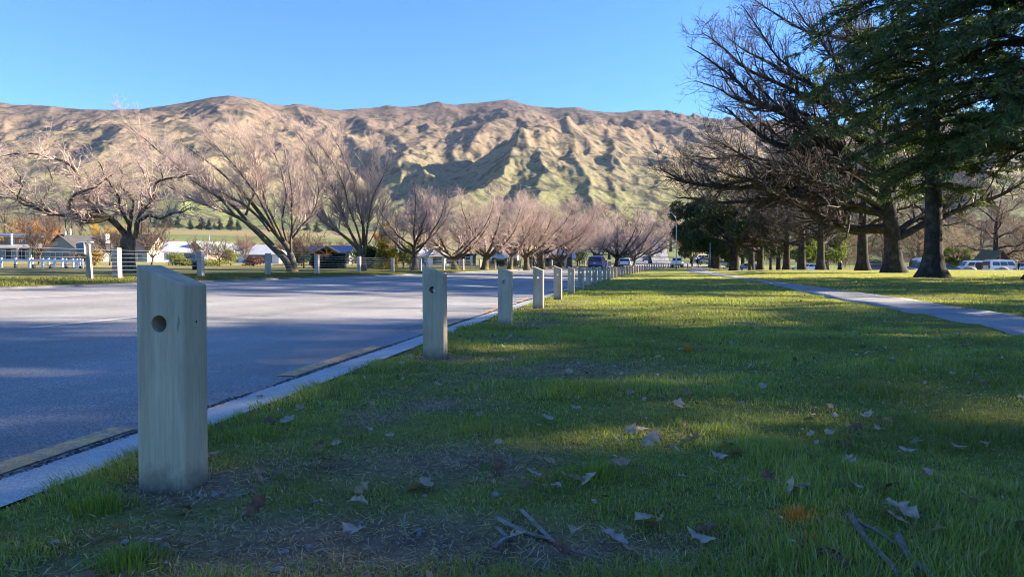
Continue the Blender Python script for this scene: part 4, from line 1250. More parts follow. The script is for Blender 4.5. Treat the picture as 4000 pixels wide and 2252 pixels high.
# far pines on the fields
def pine(label, px, d, h, w, group='dark pines on the far fields'):
    bl = []
    for i in range(9):
        t = i / 8
        rr = w * .5 * (1 - .75 * t) * rng.uniform(.8, 1.15)
        for k_ in range(3):
            a = rng.random() * 6.28
            bl.append((math.cos(a) * rr * .5, math.sin(a) * rr * .5, h * (.16 + .8 * t), rr * .75, rr * .75, h * .07))
    return blob_tree('pine_tree', label, col_at(px, d), (h * .8, w * .03), bl, 2200, M_PINE, (h * .03, h * .075), rng, 'pine', group, limbs=False)
P1 = pine('dark pine on the slope, by the end of the pine clump', 655, 640, 12, 7)
for px, d, s_, lab in [(745, 300, .9, 'wide dark pine on the field above the village roofs'), (790, 305, 1.15, 'tall dark pine in the middle of the pine clump'), (820, 300, .95, 'dark pine at the edge of the pine clump'),
                       (860, 305, .95, 'dark pine standing over the brick gable'), (905, 300, 1.2, 'broad dark pine above the grey garage house'), (930, 308, .95, 'dark pine at the end of the second pine clump'), (700, 420, 1.5, 'dark pine in the shelter belt on the hill'), (640, 430, 1.6, 'dark pine topping the shelter belt'),
                       (610, 420, 1.2, 'dark pine low on the shelter belt'), (670, 425, 1.4, 'dark pine between two taller ones in the shelter belt'), (1290, 420, 1.2, 'dark pine on the slope beyond the pavilion'), (1200, 380, 1.0, 'dark pine on the slope beyond the leaning tree'), (815, 560, 1.1, 'lone dark pine high on the tan field'), (840, 560, 1.0, 'lone dark pine on the tan field next to its twin'),
                       (1500, 430, 1.4, 'dark pine on the hill above the golden conifer'), (1570, 460, 1.4, 'dark pine on the hill above the pale green shrub'), (1240, 300, 1.0, 'dark pine behind the village beyond the pavilion')]:
    d = d * 1.9; s_ = s_ * .8; c = copy_tree(P1); c.location = col_at(px, d); c.rotation_euler = (0, 0, px * .37); c.scale = (s_ * 1.1, s_ * 1.1, s_); c['label'] = lab

# bare garden trees, poplars and coloured willows beyond the paddock
GT_LV = [dict(per_m=5, length=(.7, 1.8), ang=(40, 15), up=.10, wob=.13, k=5, rfac=.5, rmin=.018, t0=.15, keep=.35, ns=3, also=True),
         dict(per_m=6, length=(.3, .9), ang=(42, 16), up=.07, wob=.16, k=3, rfac=.6, rmin=.014, keep=.3)]
M_GTTWIG = simple('garden_tree_twig', (.17, .115, .088), (.10, .07, .055), .8, .8, .2)
def garden_tree(seed, px, d, H, spread, label, mt, th=.9, r=.12):
    rg = np.random.default_rng(seed)
    return make_tree('garden_tree', label, col_at(px, d), vase_limbs(rg, H, spread, 8, th, r), GT_LV, rg, M_CHBARK, mt, flare=1.2, wob=.05, group='bare garden trees by the houses', limb_k=8, sides=5)
garden_tree(81, 155, 62, 4.6, 1.9, 'bare twiggy garden tree in front of the orange willow', M_GTTWIG)
GT2 = garden_tree(82, 595, 68, 4.4, 1.9, 'bare tawny garden tree before the tiled roof', M_GTTWIG)
GT3 = garden_tree(83, 1188, 60, 3.0, 1.5, 'small bare tree with a white trunk in front of the dark hedge', M_GTTWIG, 1.1, .08)
for src, px, d, s_, rz, lab in [(GT3, 430, 60, 1.0, 2.0, 'small bare tree before the grey gable wall'), (GT2, 780, 66, .62, 2.2, 'small russet bare tree before the white-roofed bungalow'),
                            (GT2, 960, 88, .8, 3.0, 'pinkish bare tree behind the grey garage house'), (GT3, 860, 62, .8, 4.0, 'young bare tree on the lawn before the brick gable'), (GT2, 1960, 104, .75, .5, 'pale pink bare tree at the wall of the gabled white house'),
                            (GT2, 2090, 102, .7, 1.6, 'pale bare shrub tree by the long hedge'), (GT2, 1250, 130, 1.0, 2.0, 'bare pinkish tree among the far village roofs'), (GT2, 1690, 130, 1.3, 4.0, 'bare tree behind the octagonal roof'), (GT2, 1850, 128, 1.4, 1.0, 'bare tree behind the dark shed'), (GT2, 1400, 170, 1.3, 3.3, 'bare tree among the village roofs by the tall narrow tree'),
                            (GT2, 500, 150, 1.4, 5.0, 'bare tawny tree behind the tiled roof'), (GT2, 1110, 150, 1.3, .7, 'bare tree among village roofs behind the leaning tree')]:
    place_copy(src, px, None, lab, s_, rz, d)
for i_ in range(14):       # more bare garden trees between the village roofs
    c = copy_tree(GT2); c.location = col_at(660 + i_ * 64 + 23 * math.sin(i_ * 2.1), 135 + 60 * abs(math.sin(i_ * 1.3))); c.rotation_euler = (0, 0, i_ * 1.7); k_ = .9 + .5 * abs(math.sin(i_ * 3.1)); c.scale = (k_, k_, k_)
    c['label'] = 'bare brown garden tree between the village roofs past the paddock'; c['group'] = 'bare trees between the village roofs'
PW_LV = [dict(per_m=3.2, length=(1.0, 2.8), ang=(25, 8), up=.22, wob=.06, k=4, rfac=.4, rmin=.05, t0=.1, keep=.4, ns=3), dict(per_m=2.6, length=(.6, 1.4), ang=(28, 10), up=.2, wob=.08, k=3, rfac=.6, rmin=.04, keep=.3)]
def poplar(seed, px, d, H, label):
    rg = np.random.default_rng(seed)
    limbs = [(np.array([[0, 0, 0], [.1, 0, H * .5], [0, .1, H]]), np.array([.3, .2, .04]))]
    for i in range(10):
        a = i * 2.4; h = H * (.08 + .075 * i)
        limbs.append((np.array([[0, 0, h], [math.cos(a) * .9, math.sin(a) * .9, h + H * .14], [math.cos(a) * 1.2, math.sin(a) * 1.2, h + H * .3]]), np.array([.1, .06, .03])))
    return make_tree('poplar_tree', label, col_at(px, d), limbs, PW_LV, rg, M_OKBARK, M_BRTWIG, flare=1.2, group='bare poplars across the paddock', limb_k=6, sides=5, wob=.08)
PO = poplar(91, 22, 235, 12, 'bare upright poplar over the timber house')
for px, d, s_, lab in [(62, 240, .9, 'bare poplar next to the first one over the timber house'), (95, 230, 1.0, 'bare poplar above the satellite dish of the timber house'), (138, 240, .85, 'bare poplar above the orange willow'), (185, 235, 1.0, 'bare poplar beside the orange willow crown'), (236, 240, 1.05, 'bare poplar behind the pollarded tree limbs'), (285, 235, .8, 'bare poplar between orange and yellow willows'),
                       (318, 245, .8, 'bare poplar close before the yellow willow'), (365, 240, .7, 'short bare poplar by the yellow willow'), (556, 250, 1.0, 'bare poplar behind the pollarded trunk'), (1545, 220, 1.2, 'bare poplar behind the golden conifer')]:
    place_copy(PO, px, None, lab, s_, px * .1, d)
def willow_ball(seed, px, d, H, w, label, mt):
    rg = np.random.default_rng(seed)
    lv = [dict(per_m=6, length=(.9, 2.2), ang=(35, 14), up=.14, wob=.08, k=4, rfac=.5, rmin=.04, t0=.2, keep=.3, ns=3, also=True), dict(per_m=5, length=(.5, 1.3), ang=(30, 12), up=.14, wob=.08, k=3, rfac=.6, rmin=.032, keep=.3)]
    return make_tree('willow_tree', label, col_at(px, d), vase_limbs(rg, H, w, 12, .8, .3), lv, rg, M_CHBARK, mt, flare=1.2, group='coloured willows behind the houses', limb_k=7, sides=5, wob=.06)
WO = willow_ball(95, 165, 150, 7.6, 3.8, 'bare willow with glowing orange twigs behind the low houses', M_ORTWIG)
WY = willow_ball(96, 430, 165, 8.0, 4.6, 'rounded willow with golden yellow twigs behind the grey gable', M_YLTWIG)
willow_ball(97, 40, 175, 9.0, 5.5, 'olive-brown bare willow behind the timber house', M_WLTWIG)
c = place_copy(WO, 2700, None, 'orange-brown bushy bare tree beyond the white pickup', 1.3, 2.0, 170)
c = place_copy(WO, 1480, None, 'orange-twigged tree on the slope behind the bare row', .9, 1.0, 330)
# ================================================================== BOLLARDS, FENCE, LAMP
def wood(name, col, col2, grain=14, stain=None, rough=.75):
    m, nt, b = _new(name)
    oi = nt.nodes.new('ShaderNodeObjectInfo')
    c = objc(nt)
    ad = nt.nodes.new('ShaderNodeVectorMath'); ad.operation = 'ADD'
    sc = nt.nodes.new('ShaderNodeVectorMath'); sc.operation = 'SCALE'; sc.inputs['Scale'].default_value = 9.0
    cb = nt.nodes.new('ShaderNodeCombineXYZ')
    for k_ in range(3): nt.links.new(oi.outputs['Random'], cb.inputs[k_])
    nt.links.new(cb.outputs[0], sc.inputs[0]); nt.links.new(c, ad.inputs[0]); nt.links.new(sc.outputs[0], ad.inputs[1])
    n1 = noise(nt, grain, 6, .68, ad.outputs[0], (1, 1, .07), .8)
    n2 = noise(nt, 3.2, 4, .6, ad.outputs[0], (1, 1, .4))
    n3 = noise(nt, 120, 3, .7, ad.outputs[0], (1, 1, .05))
    r1 = ramp(nt, [(.34, col2), (.5, tuple((a + q) / 2 for a, q in zip(col, col2))), (.62, col)]); nt.links.new(n1.outputs[0], r1.inputs[0])
    r2 = ramp(nt, [(.35, .74), (.62, 1.12)]); nt.links.new(n2.outputs[0], r2.inputs[0])
    r3 = ramp(nt, [(.3, .9), (.7, 1.08)]); nt.links.new(n3.outputs[0], r3.inputs[0])
    cc = mixc(nt, 1, r1.outputs[0], r2.outputs[0], 'MULTIPLY'); cc = mixc(nt, 1, cc, r3.outputs[0], 'MULTIPLY')
    n4 = noise(nt, 34, 5, .7, ad.outputs[0], (1, 1, .035), 1.5); r4 = ramp(nt, [(.27, .45), (.34, 1.0)]); nt.links.new(n4.outputs[0], r4.inputs[0])
    cc = mixc(nt, 1, cc, r4.outputs[0], 'MULTIPLY')
    vo = nt.nodes.new('ShaderNodeTexVoronoi'); vo.inputs['Scale'].default_value = 5.5
    mpv = nt.nodes.new('ShaderNodeMapping'); mpv.inputs['Scale'].default_value = (1, 1, .55); nt.links.new(ad.outputs[0], mpv.inputs[0]); nt.links.new(mpv.outputs[0], vo.inputs['Vector'])
    r5 = ramp(nt, [(.03, .42), (.075, .8), (.16, 1.0)]); nt.links.new(vo.outputs['Distance'], r5.inputs[0])
    cc = mixc(nt, 1, cc, r5.outputs[0], 'MULTIPLY')
    if stain:
        sp = nt.nodes.new('ShaderNodeSeparateXYZ'); nt.links.new(c, sp.inputs[0])
        ns = noise(nt, 22, 4, .7, ad.outputs[0])
        sb = nt.nodes.new('ShaderNodeMath'); sb.operation = 'MULTIPLY_ADD'; sb.inputs[1].default_value = .14; nt.links.new(ns.outputs[0], sb.inputs[0]); nt.links.new(sp.outputs[2], sb.inputs[2])
        mr = nt.nodes.new('ShaderNodeMapRange'); mr.inputs[1].default_value = .165; mr.inputs[2].default_value = .065; nt.links.new(sb.outputs[0], mr.inputs[0])
        cc = mixc(nt, mr.outputs[0], cc, stain)
    nt.links.new(cc, b.inputs['Base Color'])
    b.inputs['Roughness'].default_value = rough; b.inputs['Specular IOR Level'].default_value = .25
    bump(nt, b, n3.outputs[0], .25, .004)
    return m
M_BOLL = wood('treated_pine', (.52, .40, .265), (.37, .28, .18), 11, (.16, .13, .095))
M_POST = wood('weathered_post', (.52, .44, .36), (.36, .29, .23), 16)
M_GREYW = wood('grey_timber', (.36, .33, .28), (.24, .21, .17), 16)
M_GALV = simple('galvanised_steel', (.55, .57, .58), (.42, .44, .46), 5, .42, .5, .75)
M_BLACK = simple('black_plastic', (.02, .02, .021), (.012, .012, .013), 6, .5, .4)
M_DARKHOLE = simple('hole_shade', (.03, .026, .022), (.015, .014, .012), 30, .7, .3)

def bollard_mesh():
    w, dp, hl, hr = .180, .128, .760, .692
    mb = MB().prism([(-w / 2, -.18), (w / 2, -.18), (w / 2, hr), (-w / 2, hl)], -dp / 2, dp / 2, 'y')
    body = mb.build('tmp_body', None, bevel=.009, seg=3)
    cut = MB().tube([(-.004, -.2, .562), (-.004, .2, .562)], .0285, 28).build('tmp_cut', None)
    md = body.modifiers.new('cut', 'BOOLEAN'); md.operation = 'DIFFERENCE'; md.object = cut; md.solver = 'EXACT'
    dg = bpy.context.evaluated_depsgraph_get()
    me = bpy.data.meshes.new_from_object(body.evaluated_get(dg)); me.name = 'bollard'
    for o in (body, cut): bpy.data.objects.remove(o, do_unlink=True)
    me.materials.clear(); me.materials.append(M_BOLL)
    return me
BME = bollard_mesh()
SCREW = MB().tube([(0.0905, 0, .566), (.0885, 0, .566)], .0045, 10).mesh('screw_hole')  # thin dark disc on the side face, its colour carries the hole's shade
SCREW.materials.append(M_DARKHOLE)
spots = [(float(row_x(y)), y, math.atan(.152 + .001 * y + 5.1e-6 * y * y)) for y in BOLL]
# the row turns away to the path at its far end
ex, ey, _a = spots[-1]
for k_ in range(1, 6):
    spots.append((ex + .95 * k_, ey + 1.6 * k_ ** .6, _a + .5))
for i, (x, y, a) in enumerate(spots):
    o = link('bollard', BME)
    o.location = (x, y, gz(x, y) + random.uniform(-.008, .006))
    o.rotation_euler = (random.uniform(-.008, .008), random.uniform(-.008, .008), -a + random.uniform(-.03, .03))
    if i > 0: o.scale = (random.uniform(.98, 1.02), 1, random.uniform(.985, 1.01))
    tag(o, 'slant-topped pale timber bollard with a round drilled hole, in the row beside the road', 'bollard', 'bollards along the road edge')
    if i < 3:
        link('screw_hole', SCREW, None, o)

# ---- wire fence -----------------------------------------------------
def fence():
    root = empty('wire_fence', (float(row_x(27)) - 14.75, 27, gz(float(row_x(27)) - 14.75, 27)), 0, 'post and wire fence of pale square posts along the far verge', 'fence')
    o0 = root.location
    ys = [3.5, 8.5, 13.3, 17.9, 22.6, 26.9, 31.7, 36.4, 41.6, 46.9, 52.2, 57.5]
    while ys[-1] < 128: ys.append(ys[-1] + 5.3)
    pm = MB().box((0, 0, .38), (.2, .2, 1.18)).mesh('post', bevel=.012)
    pm.materials.append(M_POST)
    tops = []
    for y in ys:
        x = float(row_x(y)) - 14.75
        z = gz(x, y)
        p = link('post', pm, None, root); p.location = (x - o0.x, y - o0.y, z - o0.z)
        p.rotation_euler = (random.uniform(-.012, .012), random.uniform(-.015, .015), -math.atan(.152 + .001 * y))
        tops.append((x, y, z))
    for h in (.13, .27, .40, .53, .66, .79, .90):
        mb = MB()
        mb.tube([(x + .1 - o0.x, y - o0.y, z + h - o0.z) for x, y, z in tops], .0042, 4)
        mb.build('wire', M_GALV, root)
fence()

# ---- street lamps ---------------------------------------------------
def lamp(px, d, h, label, arm=2.3, flip=-1):
    base = col_at(px, d)
    root = empty('street_lamp', base, 0, label, 'street lamp', 'street lamps along the road')
    MB().tube([(0, 0, -.3), (0, 0, 1.2), (0, 0, h * .72), (0, 0, h * .80)], [.09, .09, .065, .06], 12).build('pole', M_GALV, root, True)
    pts = []
    for k_ in range(13):
        t = k_ / 12 * PI / 2
        pts.append((flip * (1 - math.cos(t)) * arm * .62, 0, h * .80 + math.sin(t) * h * .19))
    pts.append((flip * arm, 0, h * .995))
    MB().tube(pts, [.058 - .02 * i / 13 for i in range(14)], 10).build('arm', M_GALV, root, True)
    MB().box((flip * (arm + .3), 0, h * 1.0), (.62, .24, .11), taper=.7).build('lamp_head', M_GALV, root, bevel=.03)
lamp(2641, 100, 8.2, 'tall galvanised street lamp with curved arm by the footpath')
lamp(2595, 210, 8.2, 'distant street lamp beside the climbing road', 2.3)
lamp(2632, 265, 8.2, 'distant street lamp beyond the white pickup', 2.3)
lamp(820, 190, 7.0, 'thin street lamp among the village roofs', 1.2, 1)
def plain_pole(px, d, h, label):
    o = empty('sign_post', col_at(px, d), 0, label, 'post')
    MB().tube([(0, 0, -.2), (0, 0, h)], .05, 8).build('pole', M_GALV, o, True)
    MB().box((0, 0, h + .02), (.13, .13, .04)).build('cap', M_GALV, o)
plain_pole(2773, 96, 3.6, 'plain steel pole at the edge of the dark evergreen')

# ---- boxes on posts, bin, little rails ------------------------------
M_WHITE = simple('white_paint', (.80, .79, .76), (.68, .67, .64), 3, .55, .4)
M_GREYBOX = simple('grey_metal_box', (.20, .215, .23), (.15, .16, .17), 4, .5, .4)
def box_post(px, py, h, label, lean=0.06, s=1.0, d=None):
    p = on_ground(px, py) if d is None else col_at(px, d)
    o = empty('sign_post', p, .2, label, 'post', 'boxes on posts')
    o.rotation_euler = (0, lean * -1, .2)
    MB().box((0, 0, h / 2 - .1), (.14 * s, .14 * s, h + .2)).build('post', M_GREYW, o, bevel=.008)
    MB().box((-.17 * s, 0, h - .14 * s), (.20 * s, .2 * s, .34 * s)).build('box', M_GREYBOX, o, bevel=.012)
    mb = MB()
    mb.box((-.03 * s, 0, h + .055 * s), (.36 * s, .23 * s, .028 * s)).box((-.05 * s, -.005, h - .13 * s), (.028 * s, .24 * s, .34 * s))
    mb.build('cover', M_WHITE, o, bevel=.006)
    return o
box_post(352, 1091, 1.06, 'leaning grey timber post with a white-capped box at the road fence')
box_post(772, 1049, .95, 'short post with a white box in the paddock by the square fence post', .0, 1.2, 46)
box_post(1662, 1062, 1.0, 'post with a small white box in front of the octagonal house', .0, 1.0)
def tub(px, d, label, h=.32, w=.24, group=None):
    o = empty('tub', col_at(px, d), 0, label, 'tub', group)
    MB().tube([(0, 0, -.04), (0, 0, h)], [w * .42, w * .5], 12).build('bucket', M_BLACK, o, True)
    MB().tube([(0, 0, h), (0, 0, h + .03)], [w * .54, w * .54], 12).build('rim', M_BLACK, o, True)
tub(762, 45.5, 'black bin standing in the paddock at the foot of the boxed post', .5, .36)
def yard():
    d = 44.0
    root = empty('rail_fence', col_at(160, d), 0, 'low white post and rail yard fence out in the paddock', 'fence')
    o0 = root.location
    pm = MB().box((0, 0, .22), (.13, .13, .78)).mesh('post', bevel=.01); pm.materials.append(M_WHITE)
    front = [(6, d), (62, d), (116, d), (167, d), (214, d), (258, d), (300, d), (322, d)]
    back = [(127, d + 7), (191, d + 7), (244, d + 7), (285, d + 7), (313, d + 7)]
    def run(lst):
        pts = []
        for px, dd in lst:
            p = col_at(px, dd); q = link('post', pm, None, root); q.location = p - o0; pts.append(p - o0)
        for a, b in zip(pts[:-1], pts[1:]):
            v = b - a; mid = (a + b) / 2 + Vector((0, 0, .46))
            M = Matrix(((v.x / v.length, -v.y / v.length, 0), (v.y / v.length, v.x / v.length, 0), (0, 0, 1)))
            MB().box(mid, (v.length - .13, .05, .15), M=M).build('rail', M_WHITE, root)
    run(front); run(back)
yard()
for px in (62, 133, 199, 260, 317):
    tub(px, 42.5, 'small black tub standing by the white yard rail', .2, .2, 'tubs by the yard rail')

# ================================================================== HOUSES
M_ROOFD = simple('dark_roof_tiles', (.085, .078, .075), (.055, .05, .048), 2, .75, .3, bmp=.5, bscale=9)
M_ROOFG = simple('grey_metal_roof', (.42, .43, .43), (.34, .345, .35), 1.5, .5, .4)
M_ROOFP = simple('pale_metal_roof', (.50, .51, .52), (.42, .43, .45), 1.2, .45, .4)
M_ROOFT = simple('taupe_iron_roof', (.36, .32, .28), (.27, .24, .21), 1.5, .6, .35)
M_ROOFGR = simple('green_grey_roof', (.20, .23, .20), (.15, .175, .15), 1.5, .6, .35)
M_SOLAR = simple('solar_panel', (.018, .03, .085), (.012, .02, .06), 1.2, .15, .7)
M_WGREY = simple('grey_green_wall', (.25, .265, .235), (.20, .215, .19), 2, .8, .2)
M_WCREAM = simple('cream_wall', (.62, .52, .36), (.50, .42, .29), 2, .8, .2)
M_WWHITE = simple('white_wall', (.78, .78, .76), (.68, .68, .67), 2, .75, .25)
M_WBRICK = simple('brown_brick_wall', (.28, .19, .135), (.19, .13, .095), 6, .85, .2)
M_WDARK = simple('dark_timber_wall', (.055, .048, .044), (.035, .03, .028), 3, .7, .3)
M_WTIMB = simple('honey_timber_wall', (.42, .22, .075), (.29, .14, .05), 3, .65, .3, stretch=(.4, 1, 4))
M_WBLUE = simple('slate_blue_door', (.10, .125, .165), (.075, .095, .13), 2, .6, .3)
M_WTAN = simple('tan_wall', (.50, .37, .21), (.41, .30, .17), 2, .8, .2)
M_WORNG = simple('terracotta_wall', (.55, .16, .07), (.42, .12, .05), 2, .8, .2)
M_FRAME = simple('window_frame', (.62, .61, .58), (.5, .49, .47), 3, .6, .3)
M_PANE = glassy('window_glass', (.035, .042, .05))
M_CHIM = simple('chimney_render', (.68, .58, .44), (.55, .47, .36), 3, .85, .2)

def window(parent, x, z, w, h, y=0.0, name='window', frame=M_FRAME, pane=M_PANE, depth=.06, axis='y'):
    """frame with a recessed pane on a wall facing -y (or +x / -x)."""
    if axis == 'y':
        mb = MB()
        for cx, cz, sx, sz in ((x, z + h / 2, w + .12, .08), (x, z - h / 2, w + .12, .08), (x - w / 2, z, .08, h - .08), (x + w / 2, z, .08, h - .08)):
            mb.box((cx, y - .015, cz), (sx, .10, sz))
        f = mb.build(name, frame, parent)
        MB().box((x, y - .004, z), (w - .06, .04, h - .06)).build('pane', pane, f)
    return f

def roof_gable(mb, w, d, z, rise, over=.4, th=.14, ridge='x'):
    """two slabs; ridge along x or along y; centred on the house."""
    if ridge == 'x':
        for s in (-1, 1):
            a = [(-w / 2 - over, 0, z + rise), (w / 2 + over, 0, z + rise), (w / 2 + over, s * (d / 2 + over), z - rise * over / (d / 2)), (-w / 2 - over, s * (d / 2 + over), z - rise * over / (d / 2))]
            mb.add(a + [(p[0], p[1], p[2] + th) for p in a], [(0, 1, 2, 3), (7, 6, 5, 4), (0, 4, 5, 1), (1, 5, 6, 2), (2, 6, 7, 3), (3, 7, 4, 0)])
    else:
        for s in (-1, 1):
            a = [(0, -d / 2 - over, z + rise), (0, d / 2 + over, z + rise), (s * (w / 2 + over), d / 2 + over, z - rise * over / (w / 2)), (s * (w / 2 + over), -d / 2 - over, z - rise * over / (w / 2))]
            mb.add(a + [(p[0], p[1], p[2] + th) for p in a], [(0, 1, 2, 3), (7, 6, 5, 4), (0, 4, 5, 1), (1, 5, 6, 2), (2, 6, 7, 3), (3, 7, 4, 0)])
    return mb

def house(label, px, d, w, dep, wall_h, rise, wm, rm, rz=0.0, ridge='x', wins=(), door=None, hip=0.0, name='house', group=None, over=.4, chimney=None, dz=0.0):
    p = col_at(px, d)
    o = empty(name, p + Vector((0, 0, dz)), rz, label, 'house', group)
    mb = MB().box((0, 0, wall_h / 2 - .4), (w, dep, wall_h + .8))
    if hip <= 0:
        if ridge == 'x':
            for s in (-1, 1): mb.prism([(-dep / 2, wall_h), (dep / 2, wall_h), (0, wall_h + rise)], s * w / 2 - .06, s * w / 2 + .06 - .12 * (s > 0) , 'x') if False else mb.add([(s * (w / 2), -dep / 2, wall_h), (s * (w / 2), dep / 2, wall_h), (s * (w / 2), 0, wall_h + rise), (s * (w / 2 - .15), -dep / 2, wall_h), (s * (w / 2 - .15), dep / 2, wall_h), (s * (w / 2 - .15), 0, wall_h + rise)], [(0, 1, 2), (5, 4, 3), (0, 3, 4, 1), (1, 4, 5, 2), (2, 5, 3, 0)])
        else:
            for s in (-1, 1): mb.add([(-w / 2, s * (dep / 2), wall_h), (w / 2, s * (dep / 2), wall_h), (0, s * (dep / 2), wall_h + rise), (-w / 2, s * (dep / 2 - .15), wall_h), (w / 2, s * (dep / 2 - .15), wall_h), (0, s * (dep / 2 - .15), wall_h + rise)], [(0, 1, 2), (5, 4, 3), (0, 3, 4, 1), (1, 4, 5, 2), (2, 5, 3, 0)])
    mb.build('wall', wm, o)
    rb = MB()
    if hip > 0:
        e = over
        W2, D2 = w / 2 + e, dep / 2 + e
        z0 = wall_h - .02
        rl = max(.1, w / 2 - hip)
        vs = [(-W2, -D2, z0), (W2, -D2, z0), (W2, D2, z0), (-W2, D2, z0), (-rl, 0, z0 + rise), (rl, 0, z0 + rise)]
        rb.add(vs, [(0, 1, 5, 4), (1, 2, 5), (2, 3, 4, 5), (3, 0, 4), (3, 2, 1, 0)])
    else:
        roof_gable(rb, w, dep, wall_h + .02, rise, over, .14, ridge)
    r = rb.build('roof', rm, o)
    if chimney:
        cx, cy, cz, cs = chimney
        MB().box((cx, cy, cz), (cs, cs, 1.5)).build('chimney', M_CHIM, r, bevel=.03)
    for wn_ in wins:
        window(o, wn_[0], wn_[1], wn_[2], wn_[3], -dep / 2)
    if door:
        dx, dw, dh, dm = door
        q = MB().box((dx, -dep / 2 - .015, dh / 2 - .05), (dw, .07, dh)).build('door', dm, o)
        MB().box((dx + dw * .35, -dep / 2 - .07, dh * .5), (.1, .05, .06)).build('handle', M_BLACK, q)
    return o

# low timber house with solar roof
h = house('long low house with honey timber walls and grey skillion roof', 95, 118, 12.0, 7, 2.0, .9, M_WDARK, M_ROOFT, .06, 'x', [(-1.8, 1.05, 2.2, 1.5), (1.0, 1.05, 1.6, 1.5), (3.0, 1.05, 1.2, 1.2)], (4.6, 1.6, 1.9, M_WTIMB))
up = MB().box((.3, 1.2, 3.1), (6.4, 3.2, 1.6)).build('upper_storey', M_WTIMB, h)
rb = MB(); rb.add([(-6.5, -1.0, 4.2), (4.2, -1.0, 3.75), (4.2, 3.2, 4.0), (-6.5, 3.2, 4.6), (-6.5, -1.0, 4.32), (4.2, -1.0, 3.87), (4.2, 3.2, 4.12), (-6.5, 3.2, 4.72)], [(3, 2, 1, 0), (4, 5, 6, 7), (0, 1, 5, 4), (1, 2, 6, 5), (2, 3, 7, 6), (3, 0, 4, 7)])
rb.build('upper_roof', M_ROOFT, h)
for k_ in range(6):
    MB().add([(-5.9 + k_ * 1.45, -.9, 4.36 - .061 * k_), (-4.55 + k_ * 1.45, -.9, 4.30 - .061 * k_), (-4.55 + k_ * 1.45, 2.6, 4.66 - .061 * k_), (-5.9 + k_ * 1.45, 2.6, 4.72 - .061 * k_)], [(0, 1, 2, 3)]).build('solar_panel', M_SOLAR, h)
for k_ in range(3): window(h, -1.6 + 1.7 * k_, 3.15, .9, .8, -.4)
MB().tube([(-.9, -1.6, 2.2), (-.9, -1.6, 4.4)], .17, 10).build('flue', M_WHITE, h, True)
dm = MB().tube([(-3.6, -1.9, 2.9), (-3.75, -2.05, 2.95)], [.12, .42], 14).build('satellite_dish', M_WHITE, h, True)
for x in (1.4, 3.4): MB().box((x, -3.9, .9), (.3, .3, 2.2)).build('pillar', M_WCREAM, h)

h = house('grey gabled house with a dish and cream chimney', 352, 112, 7.6, 9.5, 1.7, 2.2, M_WGREY, M_ROOFD, -.38, 'y', [(-1.6, .9, 1.0, .9), (1.3, .8, 1.5, 1.2)], None, chimney=(2.2, 1.2, 3.6, .8))
MB().tube([(.5, -4.2, 4.1), (.42, -4.4, 4.15)], [.1, .42], 14).build('satellite_dish', M_WHITE, h, True)
MB().tube([(-.2, -3.0, 3.7), (-.2, -3.0, 5.0)], .12, 8).build('flue', M_WHITE, h, True)
house('long house with a dark tiled roof and dark windows behind the pollarded trunk', 520, 116, 8.2, 8, 1.7, 2.6, M_WCREAM, M_ROOFD, .05, 'x', [(-.6, .8, .7, 1.3), (1.2, .8, 1.6, 1.3), (3.0, .8, .7, 1.2)])
house('bungalow with a pale steel roof and white walls', 735, 110, 6.0, 7, 1.5, 1.5, M_WWHITE, M_ROOFP, .35, 'x', [(-1.4, .75, .8, 1.1), (.4, .75, 1.4, 1.1), (2.0, .75, .7, 1.2)])
house('brown brick house with a steep gable and small attic vent', 825, 112, 3.6, 7, 1.6, 1.5, M_WBRICK, M_ROOFGR, -.25, 'y', [(0, 2.3, .3, .3), (-.4, .9, 1.3, .9)])
house('house with a pale grey hipped roof and slate blue garage doors', 1030, 104, 6.4, 7, 1.15, 1.5, M_WWHITE, M_ROOFG, .05, 'x', [(-2.6, .5, .35, .9)], (.3, 3.8, 1.05, M_WBLUE), hip=2.2)
# timber pavilion
def pavilion():
    o = empty('pavilion', col_at(1268, 84), .35, 'open timber pavilion with a trussed gable and dark interior', 'house')
    w, dp, wh, rise = 3.5, 5.5, 1.25, .95
    MB().box((0, 1.6, wh / 2 - .2), (w - .3, 2.2, wh + .4)).build('wall', M_WDARK, o)
    r = roof_gable(MB(), w, dp, wh, rise, .35, .10, 'y').build('roof', M_ROOFGR, o)
    for s in (-1, 1):
        MB().box((s * (w / 2 - .1), -dp / 2 + .1, wh / 2 - .2), (.16, .16, wh + .4)).build('post', M_WDARK, o)
        MB().add([(s * .1, -dp / 2 - .1, wh - .02), (s * .24, -dp / 2 - .1, wh - .02), (s * .85, -dp / 2 - .1, wh + .44), (s * .78, -dp / 2 - .1, wh + .52), (s * .1, -dp / 2, wh - .02), (s * .24, -dp / 2, wh - .02), (s * .85, -dp / 2, wh + .44), (s * .78, -dp / 2, wh + .52)], [(0, 1, 2, 3), (7, 6, 5, 4), (0, 4, 5, 1), (1, 5, 6, 2), (2, 6, 7, 3), (3, 7, 4, 0)]).build('brace', M_WTIMB, o)
    MB().box((0, -dp / 2 - .05, wh + .35), (.14, .1, .75)).build('king_post', M_WTIMB, o)
    MB().box((0, -dp / 2 - .04, wh - .1), (w + .2, .14, .16)).build('tie_beam', M_WTIMB, o)
    MB().add([(-w / 2, dp / 2, wh), (w / 2, dp / 2, wh), (0, dp / 2, wh + rise)], [(0, 1, 2)]).build('back_gable', M_WDARK, o)
pavilion()
house('house with solar panels behind the timber pavilion', 1300, 106, 5.4, 5, 1.5, 1.0, M_WGREY, M_SOLAR, .1, 'x', [(1.5, .8, .8, .8)])
